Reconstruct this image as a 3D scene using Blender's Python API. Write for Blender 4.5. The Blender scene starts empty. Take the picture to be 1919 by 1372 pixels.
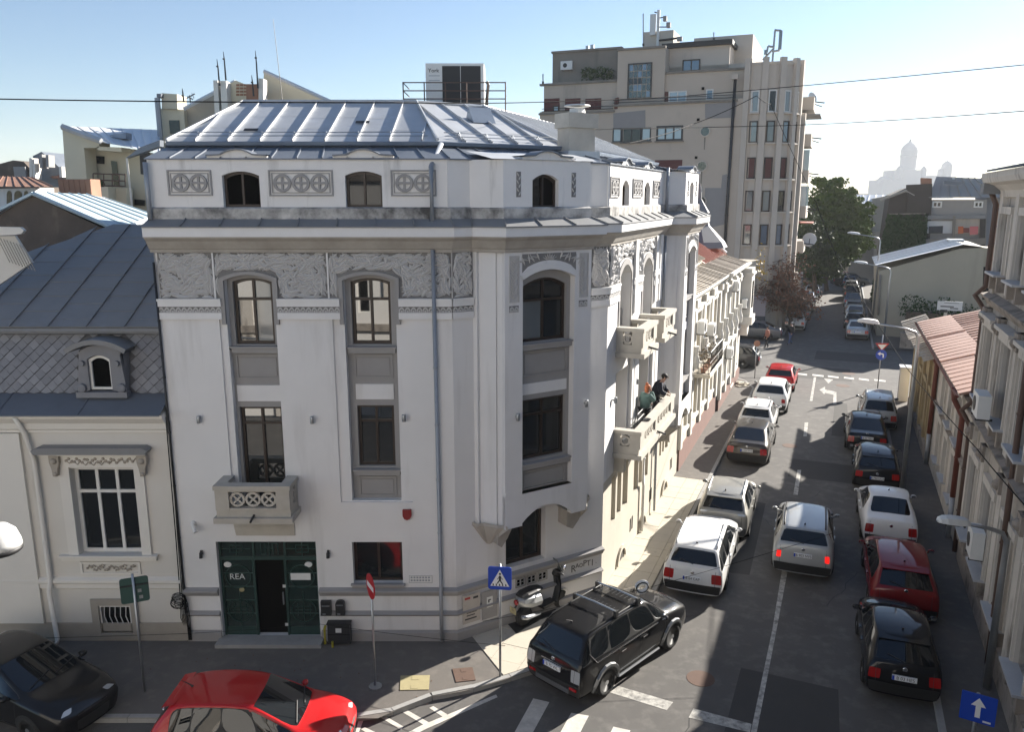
import bpy, bmesh, math, random
from mathutils import Vector, Matrix
from mathutils.bvhtree import BVHTree
R=math.radians; sin=math.sin; cos=math.cos; pi=math.pi
rnd=random.Random(7)
sc=bpy.context.scene; col=sc.collection
# ---------------------------------------------------------------- camera, sky, sun, exposure
FPX=1490.0; PITCH=math.atan(316/1490); CH=11.4
cam=bpy.data.cameras.new('camera'); cam.sensor_width=36; cam.lens=36*FPX/1919; cam.clip_end=6000; cam.clip_start=.2
co=bpy.data.objects.new('camera',cam); col.objects.link(co); co.location=(0,0,CH); co.rotation_euler=(pi/2-PITCH,0,0); sc.camera=co
SUN_AZ=R(50.5); SUN_EL=R(23.5)
w=bpy.data.worlds.new('World'); sc.world=w; w.use_nodes=True; nt=w.node_tree
bg=nt.nodes['Background']; sk=nt.nodes.new('ShaderNodeTexSky'); sk.sky_type='NISHITA'; sk.sun_disc=False
sk.sun_elevation=SUN_EL; sk.sun_rotation=SUN_AZ; sk.altitude=80; sk.air_density=1.0; sk.dust_density=0.25; sk.ozone_density=3.5
nt.links.new(sk.outputs[0],bg.inputs[0]); bg.inputs[1].default_value=0.05
sl=bpy.data.lights.new('sun','SUN'); sl.energy=5.0; sl.angle=R(.53); sl.color=(1,.94,.85)
so=bpy.data.objects.new('sun',sl); col.objects.link(so); so.location=(40,40,60)
so.rotation_euler=(pi/2-SUN_EL,0,pi-SUN_AZ)
sc.view_settings.view_transform='Standard'; sc.view_settings.look='None'; sc.view_settings.gamma=1; sc.view_settings.exposure=1.6
sc.view_settings.use_curve_mapping=False
try:
    sc.cycles.max_bounces=6; sc.cycles.diffuse_bounces=3; sc.cycles.glossy_bounces=3; sc.cycles.transparent_max_bounces=8; sc.cycles.volume_bounces=0
except Exception: pass
# ---------------------------------------------------------------- pixel -> metres on a known plane of the place
sp,cp=sin(PITCH),cos(PITCH)
def ray(x,y):
    a=(x-960)/FPX; b=(686-y)/FPX
    return Vector((a,cp+b*sp,-sp+b*cp))
def G(x,y,z=0.0):
    d=ray(x,y); t=(z-CH)/d.z; return Vector((d.x*t,d.y*t,z))
class Fr:
    """a vertical frame: u along the wall (azimuth az from +Y), d outwards, z up"""
    def __init__(s,o,az): s.o=Vector((o[0],o[1],0)); s.az=az; s.s=Vector((sin(R(az)),cos(R(az)),0)); s.n=Vector((s.s.y,-s.s.x,0))
    def p(s,u,d,z): return s.o+s.s*u+s.n*d+Vector((0,0,z))
    def at(s,x,y,d=0):
        r=ray(x,y); o=s.o+s.n*d; t=o.dot(s.n)/r.dot(s.n); q=r*t; q.z+=CH
        return ((q-o).dot(s.s),q.z)
    def off(s,u=0,d=0): return Fr(s.o+s.s*u+s.n*d,s.az)
# ---------------------------------------------------------------- materials
def mat(name,c,rough=.75,c2=None,sc1=3.0,amt=.5,bump=0.0,bs=40.0,metal=0.0,streak=None,spec=.5,coat=0.0,sub=None,emit=0,ior=1.5,stz=.12,det=5):
    m=bpy.data.materials.new(name); m.use_nodes=True; t=m.node_tree; b=t.nodes['Principled BSDF']
    def N(k): return t.nodes.new(k)
    L=t.links.new
    b.inputs['Base Color'].default_value=(*c,1); b.inputs['Roughness'].default_value=rough; b.inputs['Metallic'].default_value=metal
    b.inputs['Specular IOR Level'].default_value=spec; b.inputs['Coat Weight'].default_value=coat; b.inputs['Coat Roughness'].default_value=.03; b.inputs['IOR'].default_value=ior
    geo=N('ShaderNodeNewGeometry'); cur=None
    if c2:
        n=N('ShaderNodeTexNoise'); n.inputs['Scale'].default_value=sc1; n.inputs['Detail'].default_value=det; n.inputs['Roughness'].default_value=.65
        L(geo.outputs['Position'],n.inputs['Vector'])
        r=N('ShaderNodeValToRGB'); r.color_ramp.elements[0].position=.5-amt*.5; r.color_ramp.elements[1].position=.5+amt*.5
        r.color_ramp.elements[0].color=(*c,1); r.color_ramp.elements[1].color=(*c2,1); L(n.outputs[0],r.inputs[0]); cur=r.outputs[0]
    if streak:   # (colour, low, high, scale): weather streaks with a shape of their own
        mp=N('ShaderNodeMapping'); mp.inputs['Scale'].default_value=(streak[3],streak[3],streak[3]*stz); L(geo.outputs['Position'],mp.inputs[0])
        n=N('ShaderNodeTexNoise'); n.inputs['Scale'].default_value=1; n.inputs['Detail'].default_value=6; n.inputs['Roughness'].default_value=.6; L(mp.outputs[0],n.inputs['Vector'])
        r=N('ShaderNodeMapRange'); r.inputs[1].default_value=streak[1]; r.inputs[2].default_value=streak[2]; L(n.outputs[0],r.inputs[0])
        x=N('ShaderNodeMix'); x.data_type='RGBA'; L(r.outputs[0],x.inputs[0])
        if cur: L(cur,x.inputs[6])
        else: x.inputs[6].default_value=(*c,1)
        x.inputs[7].default_value=(*streak[0],1); cur=x.outputs[2]
    if cur: L(cur,b.inputs['Base Color'])
    if bump:
        n=N('ShaderNodeTexNoise'); n.inputs['Scale'].default_value=bs; n.inputs['Detail'].default_value=4; L(geo.outputs['Position'],n.inputs['Vector'])
        bp=N('ShaderNodeBump'); bp.inputs['Strength'].default_value=bump; bp.inputs['Distance'].default_value=.004; L(n.outputs[0],bp.inputs['Height']); L(bp.outputs[0],b.inputs['Normal'])
    if emit: b.inputs['Emission Color'].default_value=(*c,1); b.inputs['Emission Strength'].default_value=emit
    return m
M={}
def A(name,*a,**k): M[name]=mat(name,*a,**k)
A('plaster',(.735,.725,.715),.9,(.665,.655,.645),1.2,.7,.25,60,streak=((.50,.485,.465),.55,.85,1.6))
A('plaster_grey',(.33,.32,.31),.9,(.28,.27,.265),2,.7,.2,60)
A('plaster_attic',(.77,.75,.725),.9,(.69,.67,.65),1.5,.7,.25,60,streak=((.30,.29,.27),.56,.80,2.2))
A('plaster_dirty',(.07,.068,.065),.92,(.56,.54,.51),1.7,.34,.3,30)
A('cornice_stone',(.46,.43,.385),.9,(.27,.245,.21),1.6,.7,.2,30)
A('stucco',(.74,.73,.72),.85,(.66,.65,.635),2,.6,.15,60)
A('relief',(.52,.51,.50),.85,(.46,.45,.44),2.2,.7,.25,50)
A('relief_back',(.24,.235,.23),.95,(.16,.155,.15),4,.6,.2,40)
A('plinth_warm',(.50,.46,.39),.9,(.43,.395,.33),1,.7,.25,50,streak=((.40,.36,.29),.6,.85,1.5))
A('balcony_stone',(.52,.49,.43),.9,(.36,.33,.285),2.5,.7,.25,40)
A('zinc',(.56,.565,.57),.5,(.44,.45,.46),1.1,.7,.12,6,metal=.35,streak=((.60,.62,.65),.5,.8,1.3))
A('zinc_dark',(.165,.185,.215),.5,(.125,.14,.165),1.3,.7,.1,8,metal=.2)
A('zinc_grey',(.225,.225,.225),.62,(.18,.182,.185),1.1,.7,.15,8,streak=((.23,.24,.26),.55,.85,1.2))
A('gutter',(.22,.27,.34),.45,(.17,.21,.27),3,.6,0,1,metal=.4)
A('pipe_grey',(.33,.35,.38),.5,(.26,.28,.31),3,.6,0,1,metal=.3)
A('wood_dark',(.035,.02,.013),.45,(.022,.013,.009),8,.6)
A('glass',(.012,.015,.018),.03,spec=.45,ior=1.55)
A('glass_mirror',(.02,.022,.022),.02,spec=.7,ior=2.1)
A('glass_pale',(.16,.18,.19),.05,(.11,.125,.13),.7,.8,spec=.6,ior=1.8)
A('glass_blue',(.05,.09,.15),.05,spec=.6,ior=1.9)
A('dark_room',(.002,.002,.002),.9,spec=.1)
A('white_frame',(.74,.73,.70),.6,(.64,.62,.58),6,.6)
A('black_metal',(.018,.02,.022),.45,(.03,.03,.032),8,.6)
A('green_metal',(.035,.075,.065),.4,(.025,.055,.05),5,.6,metal=.2)
A('green_glass',(.016,.034,.030),.12,(.010,.022,.02),3,.7,spec=.6,ior=1.7)
A('steel',(.42,.44,.46),.38,(.33,.35,.37),5,.6,metal=.8)
A('chrome',(.75,.76,.78),.12,metal=1)
A('white_plastic',(.72,.72,.70),.5,(.64,.64,.62),4,.6)
A('black_plastic',(.02,.02,.021),.55)
A('asphalt',(.128,.120,.112),.92,(.082,.078,.074),.7,.7,.35,90,streak=((.165,.155,.143),.50,.78,2.6),stz=1,det=12)
A('asphalt_walk',(.15,.135,.12),.95,(.115,.106,.097),1.2,.8,.5,70,streak=((.185,.165,.145),.5,.8,3),stz=1,det=8)
A('ground',(.10,.095,.085),.95,(.075,.07,.062),.08,.8)
A('kerb',(.36,.355,.34),.9,(.26,.255,.245),3,.7,.3,50)
A('paver',(.55,.50,.41),.9,(.46,.42,.345),1.4,.8,.3,50,streak=((.24,.215,.175),.62,.85,2.5),stz=1)
A('road_paint',(.60,.58,.53),.85,(.17,.165,.155),6,.36,.3,60,det=8)
A('road_paint_clean',(.66,.63,.57),.85,(.45,.43,.39),5,.4,.3,60,det=8)
A('iron_rust',(.14,.085,.06),.85,(.10,.06,.045),5,.7,.3,60)
A('yellow_cover',(.40,.345,.19),.9,(.32,.275,.15),6,.7,.5,40)
A('leaf_dark',(.035,.06,.02),.7,(.055,.085,.028),.9,.7)
A('bark',(.11,.085,.065),.95,(.07,.055,.045),8,.7,.4,30)
A('cable',(.012,.012,.013),.8,spec=.1)
# ---------------------------------------------------------------- mesh building
OFF={}
class MB:
    def __init__(s): s.v=[]; s.f=[]
    def q(s,*pts):
        i=len(s.v); s.v.extend(Vector(p) for p in pts); s.f.append(tuple(range(i,i+len(pts)))); return s
    def box(s,F,u0,u1,d0,d1,z0,z1):
        i=len(s.v); s.v+= [F.p(u,d,z) for z in (z0,z1) for (u,d) in ((u0,d0),(u1,d0),(u1,d1),(u0,d1))]
        for f in ((0,1,2,3),(4,7,6,5),(0,4,5,1),(1,5,6,2),(2,6,7,3),(3,7,4,0)): s.f.append(tuple(i+k for k in f))
        return s
    def prism(s,pts,z0,z1,top=None):
        n=len(pts); i=len(s.v); s.v+=[Vector((p[0],p[1],z0)) for p in pts]; s.v+=[Vector((p[0],p[1],z1)) for p in (top or pts)]
        s.f.append(tuple(i+k for k in range(n))[::-1]); s.f.append(tuple(i+n+k for k in range(n)))
        for k in range(n): s.f.append((i+k,i+(k+1)%n,i+n+(k+1)%n,i+n+k))
        return s
    def slab(s,F,poly,d0,d1):   # polygon in (u,z) pushed from d0 to d1
        n=len(poly); i=len(s.v); s.v+=[F.p(u,d0,z) for u,z in poly]; s.v+=[F.p(u,d1,z) for u,z in poly]
        s.f.append(tuple(i+k for k in range(n))); s.f.append(tuple(i+n+k for k in range(n))[::-1])
        for k in range(n): s.f.append((i+k,i+(k+1)%n,i+n+(k+1)%n,i+n+k))
        return s
    def ring(s,F,outer,inner,d0,d1,closed=True):
        n=len(outer); i=len(s.v)
        for d in (d0,d1):
            for P in (outer,inner): s.v+=[F.p(u,d,z) for u,z in P]
        for k in range(n if closed else n-1):
            j=(k+1)%n
            s.f+= [(i+k,i+j,i+n+j,i+n+k),(i+2*n+k,i+3*n+k,i+3*n+j,i+2*n+j),(i+k,i+2*n+k,i+2*n+j,i+j),(i+n+k,i+n+j,i+3*n+j,i+3*n+k)]
        return s
    def tube(s,pts,r,n=6,cap=True):
        pts=[Vector(p) for p in pts]; i=len(s.v); m=len(pts); up=Vector((0,0,1))
        rr=r if isinstance(r,(list,tuple)) else [r]*m
        for k,p in enumerate(pts):
            t=(pts[min(k+1,m-1)]-pts[max(k-1,0)]); t=t.normalized() if t.length>1e-9 else up
            a=t.cross(up) if abs(t.z)<.98 else t.cross(Vector((1,0,0))); a.normalize(); b=t.cross(a)
            for j in range(n): s.v.append(p+(a*cos(2*pi*j/n)+b*sin(2*pi*j/n))*rr[k])
        for k in range(m-1):
            for j in range(n):
                a0=i+k*n+j; a1=i+k*n+(j+1)%n; s.f.append((a0,a1,a1+n,a0+n))
        if cap: s.f.append(tuple(i+j for j in range(n))[::-1]); s.f.append(tuple(i+(m-1)*n+j for j in range(n)))
        return s
    def lathe(s,o,prof,n=16,ax=None):
        """prof: (r,h) along axis ax (default Z) from o"""
        o=Vector(o); ax=Vector(ax or (0,0,1)).normalized(); a=ax.cross(Vector((0,0,1))) if abs(ax.z)<.9 else Vector((1,0,0)); a.normalize(); b=ax.cross(a); i=len(s.v)
        for r,h in prof:
            for j in range(n): s.v.append(o+ax*h+(a*cos(2*pi*j/n)+b*sin(2*pi*j/n))*r)
        for k in range(len(prof)-1):
            for j in range(n): s.f.append((i+k*n+j,i+k*n+(j+1)%n,i+(k+1)*n+(j+1)%n,i+(k+1)*n+j))
        if prof[0][0]>1e-4: s.f.append(tuple(i+j for j in range(n))[::-1])
        if prof[-1][0]>1e-4: s.f.append(tuple(i+(len(prof)-1)*n+j for j in range(n)))
        return s
    def ball(s,o,rx,ry=None,rz=None,n=10,m=6):
        ry=ry or rx; rz=rz or rx; o=Vector(o); i=len(s.v)
        for k in range(m+1):
            th=pi*k/m
            for j in range(n): s.v.append(o+Vector((rx*sin(th)*cos(2*pi*j/n),ry*sin(th)*sin(2*pi*j/n),rz*cos(th))))
        for k in range(m):
            for j in range(n): s.f.append((i+k*n+j,i+k*n+(j+1)%n,i+(k+1)*n+(j+1)%n,i+(k+1)*n+j))
        return s
    def bx(s,x0,x1,y0,y1,z0,z1):
        i=len(s.v); s.v+=[Vector((x,y,z)) for z in (z0,z1) for x,y in ((x0,y0),(x1,y0),(x1,y1),(x0,y1))]
        for f in ((0,3,2,1),(4,5,6,7),(0,1,5,4),(1,2,6,5),(2,3,7,6),(3,0,4,7)): s.f.append(tuple(i+k for k in f))
        return s
    def build(s,name,m,parent=None,smooth=False,label=None,cat=None,group=None,kind=None):
        o=OFF.get(parent.name,Vector()) if parent else Vector()
        me=bpy.data.meshes.new(name); me.from_pydata([tuple(p-o) for p in s.v],[],s.f)
        me.materials.append(M[m] if isinstance(m,str) else m)
        if smooth: me.polygons.foreach_set('use_smooth',[True]*len(me.polygons))
        return link(bpy.data.objects.new(name,me),parent,label,cat,group,kind)
def link(ob,parent=None,label=None,cat=None,group=None,kind=None):
    col.objects.link(ob)
    if parent is not None: ob.parent=parent; OFF[ob.name]=OFF.get(parent.name,Vector())
    if label: ob['label']=label
    if cat: ob['category']=cat
    if group: ob['group']=group
    if kind: ob['kind']=kind
    return ob
def thing(name,loc,label,cat,group=None,rz=0):
    o=bpy.data.objects.new(name,None); col.objects.link(o); o.location=loc; o.rotation_euler=(0,0,rz); o.empty_display_size=.3
    if not rz: OFF[o.name]=Vector(loc)
    o['label']=label; o['category']=cat
    if group: o['group']=group
    return o
def text(body,F,u,z,d,size,m,parent=None,name='lettering',flip=False,align='CENTER',sx=1):
    c=bpy.data.curves.new(name,'FONT'); c.body=body; c.size=size; c.align_x=align; c.align_y='CENTER'; c.extrude=.003; c.resolution_u=2
    c.materials.append(M[m]); o=bpy.data.objects.new(name,c)
    mx=Matrix.Identity(4); X=F.s; Y=Vector((0,0,1)); Z=F.n; P=F.p(u,d,z)-(OFF.get(parent.name,Vector()) if parent else Vector())
    for i in range(3): mx[i][0]=X[i]*sx; mx[i][1]=Y[i]; mx[i][2]=Z[i]; mx[i][3]=P[i]
    me=bpy.data.meshes.new_from_object(o); bpy.data.objects.remove(o); o=bpy.data.objects.new(name,me)
    o.matrix_local=mx
    return link(o,parent)
def atY(x,y,Y):
    d=ray(x,y); t=Y/d.y; return Vector((d.x*t,Y,CH+d.z*t))
def rect(F,x0,y0,x1,y1,d=0):
    a=F.at(x0,y0,d); b=F.at(x1,y1,d); return min(a[0],b[0]),max(a[0],b[0]),min(a[1],b[1]),max(a[1],b[1])
def copytree(o,parent=None):
    c=o.copy(); col.objects.link(c)
    if parent is not None: c.parent=parent
    for ch in list(o.children): copytree(ch,c)
    return c
def arc(a,b,z,rise,n=8):   # points from (a,z) over the top to (b,z)
    if rise<=1e-4: return [(a,z),(b,z)]
    return [(a+(b-a)*k/n, z+rise*(1-(2*k/n-1)**2)) for k in range(n+1)]
def wall(mb,F,u0,u1,z0,z1,ops=(),d=0.0,dep=.25):
    """wall face at offset d with openings (a,b,c,e,rise); reveals go dep inwards"""
    us=sorted({u0,u1,*[x for o in ops for x in o[:2]]}); zs=sorted({z0,z1,*[x for o in ops for x in o[2:4]]})
    us=[u for u in us if u0<=u<=u1]; zs=[z for z in zs if z0<=z<=z1]
    for i in range(len(us)-1):
        for j in range(len(zs)-1):
            um,zm=(us[i]+us[i+1])/2,(zs[j]+zs[j+1])/2
            if any(o[0]<um<o[1] and o[2]<zm<o[3] for o in ops): continue
            mb.q(F.p(us[i],d,zs[j]),F.p(us[i+1],d,zs[j]),F.p(us[i+1],d,zs[j+1]),F.p(us[i],d,zs[j+1]))
    for o in ops:
        a,b,c,e=o[:4]; r=o[4] if len(o)>4 else 0; top=arc(a,b,e-r,r)
        P=[(a,c)]+top+[(b,c)]
        for k in range(len(P)):
            p,q_=P[k],P[(k+1)%len(P)]
            mb.q(F.p(p[0],d,p[1]),F.p(q_[0],d,q_[1]),F.p(q_[0],d-dep,q_[1]),F.p(p[0],d-dep,p[1]))
        if r>1e-4:
            for k in range(len(top)-1):
                p,q_=top[k],top[k+1]; mb.q(F.p(p[0],d,p[1]),F.p(q_[0],d,q_[1]),F.p(q_[0],d,e),F.p(p[0],d,e))
def window(F,a,b,c,e,rise,d,parent,cols=2,tz=None,fw=.07,mw=None,m='wood_dark',g='glass',bars=0,sash=True,name='window',lab=None):
    """casement: frame with mullions; every pane its own piece"""
    mb=MB(); mw=mw or fw*.85; top=arc(a,b,e-rise,rise); ti=[(a+fw+(x-a)*(b-a-2*fw)/(b-a),z-fw) for x,z in top]
    out=[(a,c)]+top+[(b,c)]; inn=[(a+fw,c+fw)]+ti+[(b-fw,c+fw)]
    mb.ring(F,out,inn,d,d-.08)
    zz=[c+fw]; zt=e-fw
    if tz: mb.box(F,a+fw,b-fw,d-.075,d+.012,tz-mw*.5,tz+mw*.5); cells=[(c+fw,tz-mw*.5),(tz+mw*.5,zt)]
    else: cells=[(c+fw,zt)]
    cw=(b-a-2*fw-(cols-1)*mw)/cols; pn=[]
    for k in range(cols):
        x0=a+fw+k*(cw+mw)
        if k:
            zc=e-fw-rise*(2*(x0-mw/2-a)/(b-a)-1)**2
            if tz: mb.box(F,x0-mw,x0,d-.075,d+.006,c+fw,tz-mw*.5); mb.box(F,x0-mw,x0,d-.075,d+.004,tz+mw*.5,zc)
            else: mb.box(F,x0-mw,x0,d-.075,d+.006,c+fw,zc)
        for (z0,z1) in cells: pn.append((x0,x0+cw,z0,z1))
    w_=mb.build(name,m,parent,label=lab)
    for p in pn:
        gm=rnd.choice(g) if isinstance(g,(list,tuple)) else g
        t=rnd.uniform(-.006,.006)
        MB().q(F.p(p[0],d-.045+t,p[2]),F.p(p[1],d-.045-t,p[2]),F.p(p[1],d-.045-t,p[3]),F.p(p[0],d-.045+t,p[3])).build('pane',gm,w_)
    return w_
def offs(P,d,closed=False):
    """offset a plan polyline to its right (outwards for these frames) by d, mitred"""
    P=[Vector((p[0],p[1])) for p in P]; n=len(P); out=[]
    for i in range(n):
        a=P[(i-1)%n] if (closed or i>0) else None; b=P[(i+1)%n] if (closed or i<n-1) else None
        ns=[]
        if a is not None: t=(P[i]-a).normalized(); ns.append(Vector((t.y,-t.x)))
        if b is not None: t=(b-P[i]).normalized(); ns.append(Vector((t.y,-t.x)))
        if len(ns)==1: m=ns[0]*d
        else:
            h=(ns[0]+ns[1]); h.normalize(); m=h*(d/max(.35,h.dot(ns[0])))
        out.append(P[i]+m)
    return out
def sweep(mb,P,prof,caps=True):
    """carry a moulding profile [(d,z)...] along plan polyline P"""
    rows=[[Vector((*p,z)) for p in offs(P,d)] for d,z in prof]
    for k in range(len(rows)-1):
        for i in range(len(P)-1): mb.q(rows[k][i],rows[k][i+1],rows[k+1][i+1],rows[k+1][i])
    if caps:
        mb.q(*[r[0] for r in rows]); mb.q(*[r[-1] for r in rows][::-1])
    return mb
def catenary(a,b,sag,n=14):
    a=Vector(a); b=Vector(b); return [a.lerp(b,k/n)-Vector((0,0,sag*4*(k/n)*(1-k/n))) for k in range(n+1)]
# ================================================================ main corner building
F1=Fr((-8.49,18.98),90); F2=Fr((-1.44,18.98),58.1); F3=Fr((2.61,21.5),22.4); L2=4.77; L3=11.5; ZT=10.16
MAIN=thing('corner_building',(-3.5,21,0),'pale grey three storey corner building with leaf friezes, chamfered oriel and metal roof','building')
def ledged(P,prof,name,m,par=None): return sweep(MB(),P,prof).build(name,m,par or MAIN)
def frame_panel(F,a,b,c,e,d,wd=.04,pr=.03,name='wall_panel',m='plaster_grey'):
    mb=MB(); mb.ring(F,[(a,c),(a,e),(b,e),(b,c)],[(a+wd,c+wd),(a+wd,e-wd),(b-wd,e-wd),(b-wd,c+wd)],d,d+pr)
    mb.box(F,a+wd*2,b-wd*2,d-.002,d+pr*.6,c+wd*2,e-wd*2)
    return mb.build(name,m,MAIN)
def sill(F,a,b,z,d,h=.14,pr=.14,m='plaster_grey'):
    MB().slab(F,[(a,z-h),(b,z-h),(b,z-.02),(a,z-.02)],d,d+pr).box(F,a-.03,b+.03,d,d+pr+.04,z-.02,z+.02).build('sill',m,MAIN)
def channel(F,a,b,z0,z1,rise,d,wins,sills=(),panels=(),whites=(),g='glass',m='plaster_grey'):
    mb=MB(); wall(mb,F,a-.06,b+.06,z0-.06,z1+.05,[w_[:5] for w_ in wins],d,.14); mb.build('window_recess',m,MAIN)
    for w_ in wins: window(F,w_[0],w_[1],w_[2],w_[3],w_[4],d-.1,MAIN,2,w_[5],g=w_[6] if len(w_)>6 else g)
    for s_ in sills: sill(F,*s_,d)
    for p_ in panels: frame_panel(F,*p_,d,m=m)
    for p_ in whites: MB().box(F,p_[0],p_[1],d-.01,d+.025,p_[2],p_[3]).build('wall_panel','plaster',MAIN)
def wall_lamp(F,u,z,d):
    t=thing('wall_light',F.p(u,d,z),'','wall light'); 
    MB().lathe(F.p(u,d+.09,z-.09),[(.045,0),(.05,.01),(.05,.17),(.045,.18)],10).build('lamp_body','steel',t,smooth=True)
    MB().box(F,u-.02,u+.02,d,d+.05,z-.02,z+.02).build('bracket','steel',t); return t
# --- walls of the front
mb=MB(); wall(mb,F1,0,7.05,0,3.84,[(.9,3.46,.05,2.77),(4.39,5.67,1.6,2.76),(1.6,2.78,3.7,3.84)],0,.30)
for a,b in ((0,1.43),(2.92,4.16),(5.98,7.05)): mb.box(F1,a,b,-.06,0,3.84,8.56)
wall(mb,F1,0,7.05,3.84,ZT,[(1.6,2.78,3.84,9.6,.14),(4.44,5.69,3.87,9.6,.14)],-.05,.2)
mb.q(F1.p(1.43,0,3.84),F1.p(2.92,0,3.84),F1.p(2.92,-.05,3.84),F1.p(1.43,-.05,3.84)); mb.q(F1.p(4.16,0,3.84),F1.p(5.98,0,3.84),F1.p(5.98,-.05,3.84),F1.p(4.16,-.05,3.84))
mb.q(F1.p(0,0,0),F1.p(0,0,ZT),F1.p(0,-8,ZT),F1.p(0,-8,0))
mb.build('wall','plaster',MAIN)
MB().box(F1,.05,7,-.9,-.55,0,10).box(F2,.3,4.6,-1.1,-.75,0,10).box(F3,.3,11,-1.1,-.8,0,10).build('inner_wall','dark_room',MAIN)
channel(F1,1.6,2.78,3.7,9.6,.14,-.24,[(1.72,2.68,7.87,9.5,.09,8.98,['glass_pale','glass_mirror']),(1.68,2.74,3.78,6.28,0,5.84,'glass_mirror')],[(1.64,2.76,7.82)],[(1.69,2.76,7.0,7.62)],[(1.66,2.76,6.43,6.84)])
channel(F1,4.44,5.69,3.87,9.6,.14,-.24,[(4.58,5.54,7.87,9.5,.09,8.98,'glass_mirror'),(4.62,5.54,4.73,6.32,0,5.9,'glass_mirror')],[(4.49,5.64,7.81),(4.5,5.66,4.66)],[(4.6,5.55,7.02,7.62),(4.6,5.55,3.93,4.46)],[(4.61,5.55,6.48,6.87)])
window(F1,4.39,5.67,1.6,2.76,0,-.2,MAIN,2); sill(F1,4.36,5.7,1.6,-.02,.08,.08)
# --- chamfer and street walls
mb=MB(); wall(mb,F2,0,L2,0,ZT,[(1.5,2.78,1.62,3.12)],0,.3)
wall(mb,F3,0,L3,3.4,ZT,[(1.2,2.5,6.9,9.5,.3),(4.0,5.3,6.9,9.5,.3),(1.05,2.45,4.0,6.4),(3.9,5.3,4.0,6.4)],0,.4)
mb.q(F3.p(L3,0,0),F3.p(L3,0,ZT),F3.p(L3,-8,ZT),F3.p(L3,-8,0)); mb.build('wall','plaster',MAIN)
mb=MB(); wall(mb,F3,0,L3,0,3.4,[(.9,2.9,1.75,3.25),(3.7,5.8,1.75,3.05),(7.7,9.3,1.75,2.75)],0,.3); mb.build('wall','plinth_warm',MAIN)
for a,b,c,e in ((.9,2.9,1.75,3.25),(3.7,5.8,1.75,3.05),(7.7,9.3,1.75,2.75)):
    mb=MB(); st=(b-a)/3
    for k in (1,2): mb.box(F3,a+st*k-.09,a+st*k+.09,-.26,-.02,c,e)
    mb.build('window_pier','plinth_warm',MAIN)
    for k in range(3): window(F3,a+st*k+.09*(k>0),a+st*(k+1)-.09*(k<2),c,e,0,-.22,MAIN,1,fw=.05)
for u in (2.25,5.1,8.85):
    mb=MB(); o=[(u+.55*cos(pi*k/10),.06+.5*sin(pi*k/10)) for k in range(11)]; i_=[(u+.42*cos(pi*k/10),.06+.38*sin(pi*k/10)) for k in range(11)]
    mb.ring(F3,o,i_,0,.07,False); lu=mb.build('cellar_window','plinth_warm',MAIN); MB().slab(F3,i_,.004,.012).build('grille','black_metal',lu)
    MB().box(F3,u+1.1,u+1.25,-.1,.006,.55,1.0).box(F3,u+1.35,u+1.5,-.1,.006,.55,1.0).build('vent_slot','dark_room',MAIN)
window(F2,1.5,2.78,1.62,3.12,0,-.22,MAIN,2,fw=.09,g=['glass','glass_pale'])
for u in (1.85,3.2):
    pass
for a,b in ((1.2,2.5),(4.0,5.3)):
    window(F3,a+.12,b-.12,6.95,9.35,.24,-.34,MAIN,2,8.7)
    MB().ring(F3,[(a-.12,6.95)]+arc(a-.12,b+.12,9.35,.32)+[(b+.12,6.95)],[(a,6.95)]+arc(a,b,9.2,.3)+[(b,6.95)],0,.03,False).build('window_surround','plaster_grey',MAIN)
for a,b in ((1.05,2.45),(3.9,5.3)): window(F3,a+.1,b-.1,4.0,6.35,0,-.34,MAIN,2,5.8)
MB().box(F3,1.32,2.38,-.3,-.22,6.98,8.15).build('door_blind','balcony_stone',MAIN)
for a,b in ((2.72,3.05),(5.56,5.9),(6.2,6.6)): MB().box(F3,a,b,.0,.09,7.95,ZT).build('pilaster','plaster',MAIN)
for a,b in ((2.62,2.8),(2.95,3.15),(5.5,5.75),(5.95,6.3)): MB().box(F3,a,b,.0,.1,3.95,6.9).build('pilaster','plaster',MAIN)
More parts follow.
